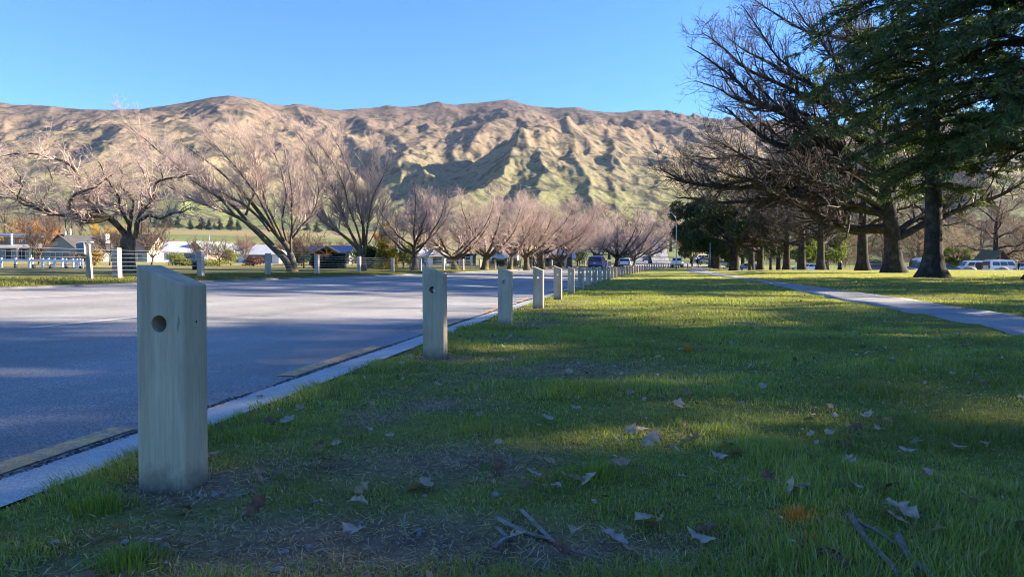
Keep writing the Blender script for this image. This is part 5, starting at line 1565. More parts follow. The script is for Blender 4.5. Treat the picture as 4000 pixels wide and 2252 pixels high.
# octagonal house
def octagon():
    o = empty('octagonal_house', col_at(1702, 98), .2, 'octagonal pale house with a ribbed round roof and glazed cupola', 'house')
    R, wh = 2.6, 1.2
    ring = lambda r, z: [(r * math.cos(PI / 8 + k_ * PI / 4), r * math.sin(PI / 8 + k_ * PI / 4), z) for k_ in range(8)]
    MB().loft([ring(R, -.4), ring(R, wh)]).build('wall', M_WWHITE, o)
    r = MB().loft([ring(R + .5, wh - .05), ring(.62, wh + .78)]).build('roof', M_ROOFT, o)
    for k_ in range(8):
        a = PI / 8 + k_ * PI / 4
        MB().tube([((R + .5) * math.cos(a), (R + .5) * math.sin(a), wh - .02), (.62 * math.cos(a), .62 * math.sin(a), wh + .81)], .05, 5).build('hip_rib', M_ROOFG, r)
    c = MB().loft([ring(.58, wh + .75), ring(.58, wh + 1.1)]).build('cupola', M_PANE, o)
    MB().loft([ring(.72, wh + 1.1), ring(.2, wh + 1.28)]).build('cap', M_ROOFT, c)
    for k_ in range(8):
        a = PI / 8 + k_ * PI / 4
        MB().box((.59 * math.cos(a), .59 * math.sin(a), wh + .92), (.07, .07, .36)).build('mullion', M_FRAME, c)
    for k_ in (4, 5, 6, 7):
        a = k_ * PI / 4 + PI / 4
        f = R * math.cos(PI / 8) + .02
        M = Matrix.Rotation(a - PI / 2 + PI, 3, 'Z')
        q = MB().box((f * math.cos(a), f * math.sin(a), .55), (1.3, .08, 1.0), M=M).build('window', M_FRAME, o)
        MB().box(((f + .03) * math.cos(a), (f + .03) * math.sin(a), .55), (1.15, .05, .86), M=M).build('pane', M_PANE, q)
octagon()
h = house('low dark shed-like house with white pillars', 1820, 100, 2.6, 4, 1.45, .12, M_WDARK, M_WDARK, .1, 'x', [(.2, .75, .7, .9)], None, over=.25)
for x in (-.95, .7): MB().box((x, -2.2, .6), (.28, .2, 1.5)).build('pillar', M_WWHITE, h)
MB().tube([(.1, 0, 1.5), (.1, 0, 2.0)], .08, 8).build('flue', M_GALV, h, True)
h = house('white two-storey house with a steep white gable roof and dormers', 1975, 104, 3.6, 5, 1.55, 1.1, M_WWHITE, M_ROOFP, -.06, 'x', [(-.7, .6, 1.6, .75), (1.0, .6, 1.2, .75)], None, over=.15)
for x in (-.75, .85):
    q = MB().box((x, -1.75, 1.72), (.95, 1.4, .85)).build('dormer', M_WWHITE, h)
    MB().box((x, -2.46, 1.70), (.72, .06, .66)).build('pane', M_PANE, q)
    MB().box((x, -1.75, 2.17), (1.1, 1.6, .06)).build('dormer_roof', M_ROOFP, h)
house('tan garage with a flat white eave beside the dormered house', 1918, 103, 1.8, 4, .85, .1, M_WTAN, M_ROOFP, 0, 'x', [], (-.1, 1.1, .75, M_WTAN), over=.2)
house('long white house under a long pale curved-eave roof', 2150, 112, 6.6, 8, 1.25, 1.35, M_WWHITE, M_ROOFP, -.04, 'x', [(-1.4, .62, 1.2, .8), (.2, .62, .6, .8), (1.6, .62, .8, .8)], None, over=.5)
MB
VILL = [(690, 180, 6, 'low grey-roofed village house under the pines', M_WWHITE, M_ROOFG), (760, 185, 5, 'village house with a blue solar roof and white chimney', M_WWHITE, M_SOLAR), (830, 190, 7, 'dark-roofed village house behind the brick gable', M_WCREAM, M_ROOFD), (890, 175, 6, 'village house with a brown roof right of the pine clump', M_WBRICK, M_ROOFT),
        (940, 185, 6.5, 'white village house with a pale roof under the second pine clump', M_WWHITE, M_ROOFP), (1010, 195, 4.5, 'small terracotta-walled village house', M_WORNG, M_ROOFT), (985, 160, 5, 'grey-gabled village house behind the garage house', M_WGREY, M_ROOFG), (1085, 200, 6, 'dark low village house behind the leaning tree', M_WBRICK, M_ROOFD),
        (1155, 180, 4, 'white square village house beside the white gable', M_WWHITE, M_SOLAR), (1180, 195, 5.5, 'white two-gabled village house above the small white-trunked tree', M_WWHITE, M_ROOFG), (1230, 190, 6, 'brown village house beyond the pavilion roof', M_WBRICK, M_ROOFD), (1340, 185, 6, 'village house with a white porch near the tall narrow tree', M_WWHITE, M_ROOFT),
        (1462, 170, 6, 'village house with a long pale roof behind the clipped hedge', M_WWHITE, M_ROOFP), (1560, 175, 5, 'low dark flat village house behind the pale green shrub', M_WDARK, M_ROOFG), (1680, 165, 6, 'white village house behind the octagonal cupola', M_WWHITE, M_ROOFP), (290, 190, 8, 'long white flat-roofed building behind the grey gable', M_WWHITE, M_ROOFP), (230, 170, 5, 'grey-roofed village house past the orange willow', M_WGREY, M_ROOFG),
        (2440, 250, 7, 'tan-walled house on the bank by the climbing road', M_WTAN, M_ROOFT), (2560, 330, 7, 'white house among trees at the top of the road', M_WWHITE, M_ROOFT), (1140, 230, 5, 'pale upper village house behind the bare leaning tree', M_WCREAM, M_ROOFG), (870, 220, 6, 'pale village house highest under the pines', M_WCREAM, M_ROOFP)]
for i, (px, d, w, lab, wm, rm) in enumerate(VILL):
    house(lab, px, d, w, 5, 1.9, 1.2, wm, rm, random.uniform(-.4, .4), 'x' if i % 3 else 'y', [(-w * .22, 1.0, 1.0, .9), (w * .2, 1.0, 1.2, .9)], None, group='village houses beyond the paddock')
# ================================================================== VEHICLES
def paint(name, col, rough=.28):
    return simple(name, col, tuple(k * .88 for k in col), 1.5, rough, .5, 0, coat=.5)
M_CBLUE = paint('blue_car_paint', (.028, .075, .30)); M_CWHITE = paint('white_car_paint', (.80, .80, .79)); M_CDARK = paint('dark_car_paint', (.03, .034, .042)); M_CRED = paint('dark_red_car_paint', (.17, .02, .02)); M_CSILV = paint('silver_car_paint', (.45, .47, .49)); M_CNAVY = paint('navy_car_paint', (.035, .06, .13))
M_GLASS = glassy('car_glass', (.022, .028, .036), .06); M_TYRE = simple('tyre_rubber', (.022, .022, .022), (.014, .014, .014), 9, .85, .2); M_RIM = simple('alloy_rim', (.5, .5, .51), (.35, .35, .36), 6, .35, .5, .7)
M_TAIL = simple('red_lens', (.42, .02, .02), (.28, .012, .012), 6, .2, .6); M_HEAD = simple('clear_lens', (.75, .76, .78), (.6, .62, .64), 6, .12, .7); M_PLATE = simple('number_plate', (.7, .7, .68), (.6, .6, .58), 20, .5, .3); M_TRIM = simple('grey_trim', (.05, .05, .052), (.035, .035, .036), 6, .6, .3)

KINDS = {
 'suv':  dict(L=4.6, W=1.82, H=1.68, prof=[(-2.20, .38), (-2.28, .58), (-2.27, .92), (-2.16, 1.05), (-1.86, 1.58), (-1.55, 1.66), (-.2, 1.70), (.55, 1.64), (1.22, 1.10), (1.95, .98), (2.22, .82), (2.28, .55), (2.18, .36)],
         belt=1.02, rear=[(-2.14, 1.10), (-1.90, 1.54)], front=[(.66, 1.57), (1.16, 1.13)], side=[(-1.72, 1.08), (-1.62, 1.52), (.46, 1.56), (1.02, 1.10)], wheels=(-1.38, 1.40), wr=.35),
 'wagon': dict(L=4.8, W=1.84, H=1.60, prof=[(-2.30, .38), (-2.40, .55), (-2.38, .92), (-2.26, 1.05), (-2.02, 1.46), (-1.75, 1.55), (-.2, 1.60), (.45, 1.54), (1.22, 1.06), (2.05, .93), (2.32, .78), (2.38, .52), (2.28, .34)],
         belt=.98, rear=[(-2.24, 1.10), (-2.06, 1.43)], front=[(.56, 1.48), (1.16, 1.09)], side=[(-1.92, 1.05), (-1.72, 1.43), (.36, 1.47), (1.02, 1.06)], wheels=(-1.42, 1.45), wr=.34),
 'ute':  dict(L=5.2, W=1.88, H=1.80, prof=[(-2.60, .52), (-2.62, .75), (-2.60, 1.12), (-.55, 1.14), (-.48, 1.68), (-.25, 1.78), (.75, 1.80), (1.25, 1.26), (2.15, 1.15), (2.48, 1.02), (2.56, .65), (2.46, .46)],
         belt=1.15, rear=[(-.54, 1.24), (-.46, 1.62)], front=[(.84, 1.72), (1.2, 1.30)], side=[(-.38, 1.22), (-.32, 1.66), (.68, 1.70), (1.06, 1.26)], wheels=(-1.55, 1.62), wr=.40),
 'hatch': dict(L=4.1, W=1.74, H=1.48, prof=[(-1.95, .36), (-2.02, .55), (-2.0, .88), (-1.88, 1.0), (-1.60, 1.38), (-1.3, 1.45), (-.1, 1.48), (.5, 1.42), (1.15, 1.0), (1.75, .88), (2.0, .72), (2.04, .5), (1.95, .33)],
         belt=.94, rear=[(-1.86, 1.04), (-1.63, 1.34)], front=[(.6, 1.36), (1.08, 1.03)], side=[(-1.5, 1.0), (-1.36, 1.34), (.42, 1.36), (.94, 1.0)], wheels=(-1.22, 1.25), wr=.31),
 'van':  dict(L=4.7, W=1.75, H=2.0, prof=[(-2.30, .38), (-2.36, .6), (-2.34, 1.1), (-2.22, 1.88), (-2.05, 1.98), (-.2, 2.02), (1.35, 1.98), (1.55, 1.90), (2.12, 1.12), (2.32, .98), (2.38, .6), (2.30, .36)],
         belt=1.1, rear=[(-2.33, 1.2), (-2.25, 1.78)], front=[(1.62, 1.84), (2.08, 1.18)], side=[(-1.95, 1.16), (-1.95, 1.72), (1.30, 1.74), (1.66, 1.18)], wheels=(-1.35, 1.55), wr=.32),
 'highvan': dict(L=5.6, W=1.95, H=2.6, prof=[(-2.78, .42), (-2.82, .7), (-2.80, 1.3), (-2.72, 2.45), (-2.5, 2.58), (.9, 2.58), (1.45, 2.42), (2.02, 1.42), (2.65, 1.15), (2.80, .8), (2.80, .5), (2.7, .38)],
         belt=1.3, rear=[(-2.80, 1.4), (-2.74, 2.2)], front=[(1.52, 2.32), (1.98, 1.48)], side=[(.75, 1.34), (.75, 1.95), (1.45, 1.98), (1.72, 1.38)], wheels=(-1.7, 1.75), wr=.35)}

def car(label, kind, loc, rz, mat_, name='parked_car', cat='car', group=None, roofbox=False, rails=False, open_side=False, rack=False):
    """front of the vehicle points to local +y."""
    K = KINDS[kind]; hw = K['W'] / 2; H = K['H']
    o = empty(name, loc, rz, label, cat, group)
    def hwz(z):
        t = max(0.0, (z - K['belt']) / (H - K['belt']))
        lo = max(0.0, (.75 - z)) * .10
        return hw - (.17 if 'van' not in kind else .09) * t - lo
    prof = K['prof']
    rings = []
    for s in (-1, -.72, 0, .72, 1):
        rings.append([(s * hwz(z) , y * (1 - .035 * abs(s) ** 3), z + (.035 * (1 - abs(s) ** 2) if z > H * .9 else 0)) for y, z in prof])
    MB().loft(rings).build('body', mat_, o, True, angle=.7)
    # glass, set just proud of the shell
    def glass(nm, yz, inset, flip):
        (y0, z0), (y1, z1) = yz
        n = Vector((0, -(z1 - z0), (y1 - y0))); n.normalize()
        if n.y * flip < 0: n = -n
        a, b = (hwz(z0) - inset), (hwz(z1) - inset)
        q = [(-a, y0, z0), (a, y0, z0), (b, y1, z1), (-b, y1, z1)]
        v = [(p[0], p[1] + n.y * .012, p[2] + n.z * .012) for p in q] + [(p[0] * 1, p[1] - n.y * .03, p[2] - n.z * .03) for p in q]
        MB().add(v, [(0, 1, 2, 3), (7, 6, 5, 4), (0, 4, 5, 1), (1, 5, 6, 2), (2, 6, 7, 3), (3, 7, 4, 0)]).build(nm, M_GLASS, o)
    glass('rear_window', K['rear'], .10, -1)
    glass('windscreen', K['front'], .10, 1)
    (ya, za), (yb, zb), (yc, zc), (yd, zd) = K['side']
    cuts = [0, .36, .70, 1] if kind not in ('ute', 'highvan') else [0, 1]
    for s in (-1, 1):
        for t0, t1 in zip(cuts[:-1], cuts[1:]):
            g = .02
            lo = lambda t: (ya + (yd - ya) * t, za + (zd - za) * t); hi = lambda t: (yb + (yc - yb) * t, zb + (zc - zb) * t)
            q = [lo(t0 + g), lo(t1 - g), hi(t1 - g), hi(t0 + g)]
            v = [(s * (hwz(z) + .010), y, z) for y, z in q] + [(s * (hwz(z) - .03), y, z) for y, z in q]
            MB().add(v, [(0, 1, 2, 3), (7, 6, 5, 4), (0, 4, 5, 1), (1, 5, 6, 2), (2, 6, 7, 3), (3, 7, 4, 0)]).build('side_window', M_GLASS, o)
    wr = K['wr']
    for s in (-1, 1):
        for wy in K['wheels']:
            arch = MB().tube([(s * (hw - .24), wy, wr), (s * (hw + .004), wy, wr)], wr + .06, 22).build('wheel_arch', M_TRIM, o)
            w_ = empty('wheel', (s * (hw - .10), wy, wr)); w_.parent = o
            MB().tube([(-.11, 0, 0), (-.10, 0, 0), (.10, 0, 0), (.11, 0, 0)] if s > 0 else [(.11, 0, 0), (.10, 0, 0), (-.10, 0, 0), (-.11, 0, 0)], [wr * .93, wr, wr, wr * .93], 22).build('tyre', M_TYRE, w_, True, angle=.6)
            MB().tube([(s * .09, 0, 0), (s * .122, 0, 0)], [wr * .66, wr * .58], 14).build('rim', M_RIM, w_)
    rear_y, front_y = prof[2][0], [p for p in prof if p[1] > .7][-1][0]
    zt = K['belt'] - .14
    for s in (-1, 1):
        MB().box((s * (hw - .16), rear_y + .05, zt), (.30, .16, .22 if kind != 'van' else .4)).build('tail_light', M_TAIL, o, bevel=.03)
        MB().box((s * (hw - .24), front_y - .04, .74), (.38, .20, .15)).build('headlight', M_HEAD, o, bevel=.04)
        MB().box((s * (hw + .08), K['side'][3][0] - .12, K['belt'] + .06), (.18, .10, .14)).build('wing_mirror', mat_, o, bevel=.03)
    MB().box((0, rear_y - .01, .82), (.36, .03, .12)).build('number_plate', M_PLATE, o)
    MB().box((0, prof[0][0] - .03, .47), (hw * 1.82, .16, .20)).build('rear_bumper', M_TRIM, o, bevel=.05)
    MB().box((0, prof[-1][0] + .04, .48), (hw * 1.82, .16, .22)).build('front_bumper', M_TRIM, o, bevel=.05)
    MB().box((0, front_y + .0, .70), (hw * .9, .08, .16)).build('grille', M_TRIM, o, bevel=.02)
    if rails or roofbox:
        for s in (-1, 1):
            MB().tube([(s * .58, -1.5, H - .02), (s * .58, -1.4, H + .055), (s * .58, .25, H + .065), (s * .58, .4, H - .02)], .022, 6).build('roof_rail', M_TRIM, o)
    if roofbox:
        b_ = MB().loft([[(x * f, y, H + .10 + z) for x, z in ((-.42, 0), (.42, 0), (.40, .24), (.26, .32), (-.26, .32), (-.40, .24))] for y, f in ((-1.55, .75), (-1.4, .95), (.2, 1), (.65, .7))]).build('roof_box', M_CDARK, o, True, angle=.6)
        for y in (-1.0, 0.0): MB().box((0, y, H + .07), (1.24, .06, .04)).build('roof_bar', M_TRIM, o)
    if rack:
        for y in (-1.7, -.9, -.1, .7): MB().box((0, y, H + .07), (1.5, .05, .05)).build('roof_bar', M_TRIM, o)
        MB().tube([(-.66, -2.0, H + .15), (-.66, .9, H + .15)], .05, 8).build('awning', M_TRIM, o)
    if open_side:
        MB().box((-(hw + .02), -.35, 1.08), (.06, 1.35, 1.30)).build('dark_interior_panel', M_TRIM, o)  # dark panel on the shell, shade of the interior put into its colour
        MB().box((-(hw + .08), -1.45, 1.12), (.05, 1.2, 1.36)).build('sliding_door', mat_, o, bevel=.02)
    return o

def road_car(label, kind, px, d, mat_, rz=0.0, **kw):
    p = col_at(px, d); p.z += .006
    return car(label, kind, p, rz, mat_, **kw)
road_car('blue sport wagon with roof rails parked on the verge side of the road', 'suv', 2334, 89, M_CBLUE, -.28, rails=True)
road_car('white car with a dark roof box parked behind the blue wagon', 'wagon', 2446, 112, M_CWHITE, -.30, roofbox=True)
road_car('small dark car coming along the distant road', 'hatch', 2523, 190, M_CDARK, PI - .2, name='car')
road_car('blue car far up the climbing road', 'hatch', 2575, 262, M_CNAVY, PI - .2, name='car')
road_car('white pickup facing down the road behind the bollards', 'ute', 2645, 134, M_CWHITE, PI - .30, name='pickup_truck', cat='pickup')
road_car('white van parked past the walking couple', 'van', 2738, 205, M_CWHITE, 1.9, name='parked_van', cat='van')
road_car('silver hatchback parked beyond the couple', 'hatch', 2758, 175, M_CSILV, 1.2)
road_car('pale blue-white car parked beside the steel pole', 'suv', 2788, 175, M_CSILV, 1.35)
road_car('dark blue car parked behind the white vans', 'hatch', 2745, 190, M_CNAVY, 1.6)
road_car('dull red car parked behind the white vans', 'hatch', 2762, 196, M_CRED, 1.6)
road_car('white estate car parked half hidden by the straight oak trunk', 'wagon', 3148, 118, M_CWHITE, PI / 2 + .1)
road_car('white car parked by the bicycles', 'hatch', 2820, 150, M_CWHITE, 1.5)
road_car('silver car parked between dense evergreen and pale-barked tree', 'hatch', 2915, 140, M_CSILV, 1.5)
# camper vans and cars behind the great oak
car('tall white high-roofed camper van behind the fir trunk', 'highvan', col_at(3630, 128), -PI / 2, M_CWHITE, 'camper_van', 'van')
car('dark pickup with a black tray rack beside the fir trunk', 'ute', col_at(3585, 116), -PI / 2 + .1, M_CNAVY, 'pickup_truck', 'pickup', rack=True)
car('dark car nosed in beside the fir trunk', 'hatch', col_at(3690, 110), -PI / 2, M_CDARK)
car('white van with its side door open and a roof awning', 'van', col_at(3808, 112), PI / 2 - .1, M_CWHITE, 'camper_van', 'van', rack=True, open_side=True)
car('white minivan with dark windows beside the boulders', 'van', col_at(3908, 107), -PI / 2 + .05, M_CWHITE, 'camper_van', 'van', rack=True)
car('pale silver car past the minivan', 'suv', col_at(4010, 113), PI / 2, M_CSILV)
car('dark red car beyond the green container', 'hatch', col_at(3400, 118), PI / 2, M_CRED)
# green container
def container():
    o = empty('container', col_at(3402, 135), 0, 'dark green container standing between oak trunks', 'container')
    MB().box((0, 0, .95), (2.8, 2.2, 2.3)).build('box', simple('green_container_paint', (.03, .12, .06), (.022, .09, .045), 3, .5, .4), o, bevel=.03)
    for k_ in range(9): MB().box((-1.2 + .3 * k_, -1.12, .95), (.10, .06, 2.0)).build('rib', bpy.data.materials['green_container_paint'], o)
    MB().box((0, -1.13, 2.02), (2.8, .08, .14)).build('top_rail', bpy.data.materials['green_container_paint'], o)
container()
# shelter with a shingled gable
def shelter():
    o = empty('shelter', col_at(3872, 124), .28, 'small park shelter with a steep green shingled gable roof', 'shelter')
    msh = simple('green_shingle', (.17, .16, .075), (.10, .10, .05), 4, .85, .2)
    o.scale = (1.16, 1.16, 1.16)
    w, dp, zb, rise = 3.4, 2.8, 1.85, 1.35
    for sx in (-1, 1):
        for sy in (-1, 1): MB().box((sx * (w / 2 - .35), sy * (dp / 2 - .2), .8), (.22, .22, 2.4)).build('post', M_GREYW, o)
    roof = roof_gable(MB(), w - .4, dp, zb, rise, .35, .08, 'y').build('roof', M_WDARK, o)
    half = (w - .4) / 2
    n = 9
    sl = math.hypot(half + .35, rise * (half + .35) / half); ang = math.atan2(rise, half)
    for s in (-1, 1):
        for k_ in range(n):
            t = (k_ + .5) / n
            x = s * t * (half + .35); z = zb + rise - abs(x) * rise / half + .13
            M = Matrix.Rotation(s * (ang + .05), 3, 'Y')
            MB().box((x, 0, z), (sl / n * 1.06, dp + .76, .035), M=M).build('shingle_course', msh, roof)
    MB().add([(-half, dp / 2 - .1, zb), (half, dp / 2 - .1, zb), (0, dp / 2 - .1, zb + rise)], [(0, 1, 2)]).build('back_gable', M_GREYW, o)
    MB().box((0, -dp / 2 + .1, zb + .05), (w - .6, .12, .14)).build('tie_beam', M_GREYW, o)
    MB().box((0, -dp / 2 + .1, zb + .6), (.14, .12, 1.1)).build('king_post', M_GREYW, o)
shelter()
# boulders
M_ROCK = simple('schist_boulder', (.40, .36, .31), (.22, .19, .165), 3.5, .9, .2, bmp=.8, bscale=12)
def rock_mesh(seed, sub=3):
    bm = bmesh.new(); bmesh.ops.create_icosphere(bm, subdivisions=sub, radius=1)
    rg = np.random.default_rng(seed); pl = nrm(rg.normal(size=(10, 3))); off = rg.uniform(.55, .95, 10)
    for v in bm.verts:
        p = np.array(v.co)
        for n_, f_ in zip(pl, off):
            dd = p @ n_ - f_
            if dd > 0: p = p - n_ * dd * .85
        p = p * (1 + .05 * math.sin(p[0] * 9 + seed) * math.sin(p[1] * 8))
        v.co = p
    me = bpy.data.meshes.new('boulder'); bm.to_mesh(me); bm.free(); me.materials.append(M_ROCK)
    for p in me.polygons: p.use_smooth = True
    return me
RM = [rock_mesh(s_) for s_ in (1, 2, 3)]
for i, (px, d, w, h_, lab) in enumerate([(3785, 92, .95, .52, 'large grey boulder before the open-doored van'), (3918, 90, .95, .45, 'flat grey boulder in front of the minivan'), (3562, 96, .75, .5, 'pale boulder by the dark pickup'), (3275, 100, .6, .3, 'small pale boulder near the lichen-spotted oak'), (3700, 93, .6, .25, 'low pale boulder by the fir trunk'), (4040, 92, .8, .5, 'pale boulder past the minivan'), (3440, 97, .55, .3, 'small pale boulder by the great oak')]):
    o = link('boulder', RM[i % 3]); p = col_at(px, d); o.location = (p.x, p.y, p.z + h_ * .35); o.scale = (w, w * .8, h_); o.rotation_euler = (0, 0, i * 1.3)
    tag(o, lab, 'boulder', 'boulders edging the lawn')
# bicycles under the evergreen
def bicycle(px, d, rz, label):
    o = empty('bicycle', col_at(px, d), rz, label, 'bicycle', 'bicycles leaning by the trees')
    for x in (-.52, .52):
        pts = [(x + .33 * math.cos(a), 0, .34 + .33 * math.sin(a)) for a in np.linspace(0, 2 * PI, 21)]
        w_ = empty('wheel', (0, 0, 0)); w_.parent = o
        MB().tube(pts, .02, 6, False).build('tyre', M_TYRE, w_)
        mb = MB()
        for k_ in range(5): a = k_ * PI / 5; mb.tube([(x + .31 * math.cos(a), 0, .34 + .31 * math.sin(a)), (x - .31 * math.cos(a), 0, .34 - .31 * math.sin(a))], .005, 4)
        mb.build('spoke', M_GALV, w_)
    MB().tube([(-.52, 0, .34), (-.15, 0, .78), (.38, 0, .80), (-.02, 0, .32), (-.15, 0, .78)], .022, 6).tube([(-.52, 0, .34), (-.02, 0, .32)], .018, 6).tube([(.52, 0, .34), (.38, 0, .80), (.34, 0, .95)], .02, 6).build('frame', M_CRED, o)
    MB().box((-.18, 0, .90), (.24, .13, .06)).build('saddle', M_BLACK, o, bevel=.02)
    MB().tube([(.34, -.28, .98), (.36, 0, .96), (.34, .28, .98)], .015, 6).build('handlebar', M_BLACK, o)
bicycle(2847, 97, .2, 'bicycle leaning against the dense evergreen trunk')
bicycle(2922, 103, -.3, 'bicycle propped between the dense evergreen and pale-barked tree')
# striped board by the white car
def board():
    o = empty('sign_board', col_at(2380, 108), 0, 'small red and white striped board between the two parked cars', 'sign')
    for s in (-1, 1): MB().box((s * .2, 0, .5), (.06, .06, 1.2)).build('leg', M_WHITE, o)
    for k_ in range(4): MB().box((0, -.05, .45 + .18 * k_), (.5, .03, .17)).build('stripe', M_WHITE if k_ % 2 else simple('red_paint', (.45, .08, .05), None, 4, .6), o)
board()

# ================================================================== PEOPLE
def skin_body(name, joints, edges, root_i, mats, parent, assign, sub=2):
    me = bpy.data.meshes.new(name)
    me.from_pydata([j[0] for j in joints], edges, [])
    ob = bpy.data.objects.new(name, me); COL.objects.link(ob)
    md = ob.modifiers.new('skin', 'SKIN'); md.use_smooth_shade = True
    for v, j in zip(me.skin_vertices[0].data, joints):
        v.radius = (j[1], j[2] if len(j) > 2 else j[1]); v.use_root = False
    me.skin_vertices[0].data[root_i].use_root = True
    s_ = ob.modifiers.new('sub', 'SUBSURF'); s_.levels = sub; s_.render_levels = sub
    dg = bpy.context.evaluated_depsgraph_get()
    m2 = bpy.data.meshes.new_from_object(ob.evaluated_get(dg)); m2.name = name
    bpy.data.objects.remove(ob, do_unlink=True)
    m2.materials.clear()
    for m in mats: m2.materials.append(m)
    for p in m2.polygons:
        p.material_index = assign(p.center); p.use_smooth = True
    return link(name, m2, None, parent)
M_SKIN = simple('skin', (.50, .32, .23), (.42, .26, .18), 8, .6, .3); M_JACK = simple('black_jacket', (.018, .018, .022), (.011, .011, .014), 6, .85, .2); M_JEAN = simple('grey_trousers', (.10, .10, .11), (.07, .07, .08), 8, .85, .2); M_DTROU = simple('dark_trousers', (.022, .022, .026), (.014, .014, .017), 8, .85, .2); M_HAIR = simple('dark_hair', (.03, .02, .014), (.02, .013, .01), 20, .6, .3); M_SHOE = simple('dark_shoe', (.03, .028, .026), None, 8, .7, .3)
def person(label, loc, rz, h, trou, stride=.18, female=False):
    o = empty('person', loc, rz, label, 'person')
    k_ = h / 1.75
    S = lambda x, y, z: (x * k_, y * k_, z * k_)
    sh = .17 if female else .20
    J = [(S(0, 0, .95), .135 * k_, .105 * k_), (S(0, 0, 1.15), .125 * k_, .10 * k_), (S(0, .0, 1.38), .15 * k_, .11 * k_), (S(0, .0, 1.50), .06 * k_), (S(0, .015, 1.62), .085 * k_, .10 * k_), (S(0, .01, 1.72), .07 * k_, .085 * k_),
         (S(-.09, 0, .90), .09 * k_), (S(-.10, stride * .5, .50), .062 * k_), (S(-.10, stride, .09), .042 * k_), (S(-.10, stride + .14, .035), .038 * k_, .03 * k_),
         (S(.09, 0, .90), .09 * k_), (S(.10, -stride * .2, .50), .062 * k_), (S(.10, -stride, .12), .042 * k_), (S(.10, -stride + .13, .045), .038 * k_, .03 * k_),
         (S(-sh, 0, 1.42), .065 * k_), (S(-sh - .06, -.05, 1.14), .05 * k_), (S(-sh - .05, .06, .90), .036 * k_), (S(-sh - .04, .10, .80), .034 * k_, .022 * k_),
         (S(sh, 0, 1.42), .065 * k_), (S(sh + .06, -.03, 1.14), .05 * k_), (S(sh + .06, .02, .90), .036 * k_), (S(sh + .06, .04, .80), .034 * k_, .022 * k_)]
    E = [(0, 1), (1, 2), (2, 3), (3, 4), (4, 5), (0, 6), (6, 7), (7, 8), (8, 9), (0, 10), (10, 11), (11, 12), (12, 13), (2, 14), (14, 15), (15, 16), (16, 17), (2, 18), (18, 19), (19, 20), (20, 21)]
    def asg(c):
        z = c.z / k_
        if z > 1.50: return 0
        if abs(c.x) / k_ > sh - .02 and z < .86: return 0
        if z > .88 or abs(c.x) / k_ > sh - .02: return 1
        if z > .08: return 2
        return 3
    skin_body('body', J, E, 0, [M_SKIN, M_JACK, trou, M_SHOE], o, asg)
    bm = bmesh.new(); bmesh.ops.create_uvsphere(bm, u_segments=14, v_segments=10, radius=1)
    for v in bm.verts:
        x, y, z = v.co
        v.co = Vector((x * .098, (y - .12) * .112, z * .125 - (.22 if (female and z < 0 and y < .2) else 0) * abs(z) * .8)) * k_ + Vector((0, .012, 1.675)) * k_
    me = bpy.data.meshes.new('hair'); bm.to_mesh(me); bm.free()
    link('hair', me, M_HAIR, o)
    return o
pa = col_at(2702, 124); pb = col_at(2725, 123)
person('person with long hair in a dark jacket and grey trousers walking away on the path', pa, -.25, 1.68, M_JEAN, .16, True)
pp = person('person all in black with a bag walking away on the path', pb, -.25, 1.84, M_DTROU, .18)
bg = empty('bag', pb + Vector((.42, .0, .62)), 0, 'small red bag carried by the person in black', 'bag')
MB().box((0, 0, .0), (.16, .30, .26)).build('pouch', simple('red_bag', (.55, .07, .04), None, 5, .6), bg, bevel=.03)
MB().tube([(0, -.1, .12), (-.04, 0, .26), (0, .1, .12)], .012, 6).build('strap', M_BLACK, bg)
person('person in dark clothes standing at the open tail of the minivan', col_at(3978, 106), 1.4, 1.78, M_DTROU, .02)
# ================================================================== LAWN DETAIL
def surf_z(x, y):
    x = np.asarray(x, float); y = np.asarray(y, float)
    s = x - row_x(y)
    so = soil(x, y) * (y < 22) * (y > .5)
    return ground_z(x, y) + np.where((s > -.3) & (y < 12) & (y > .5), (fbm(x * 9, y * 9, 3, 5) - .5) * .022 - so * .008, 0)

C_DK = np.array([.175, .225, .038]); C_MD = np.array([.26, .325, .052]); C_YG = np.array([.37, .385, .07]); C_ST = np.array([.50, .40, .22]); C_BL = np.array([.31, .325, .15])

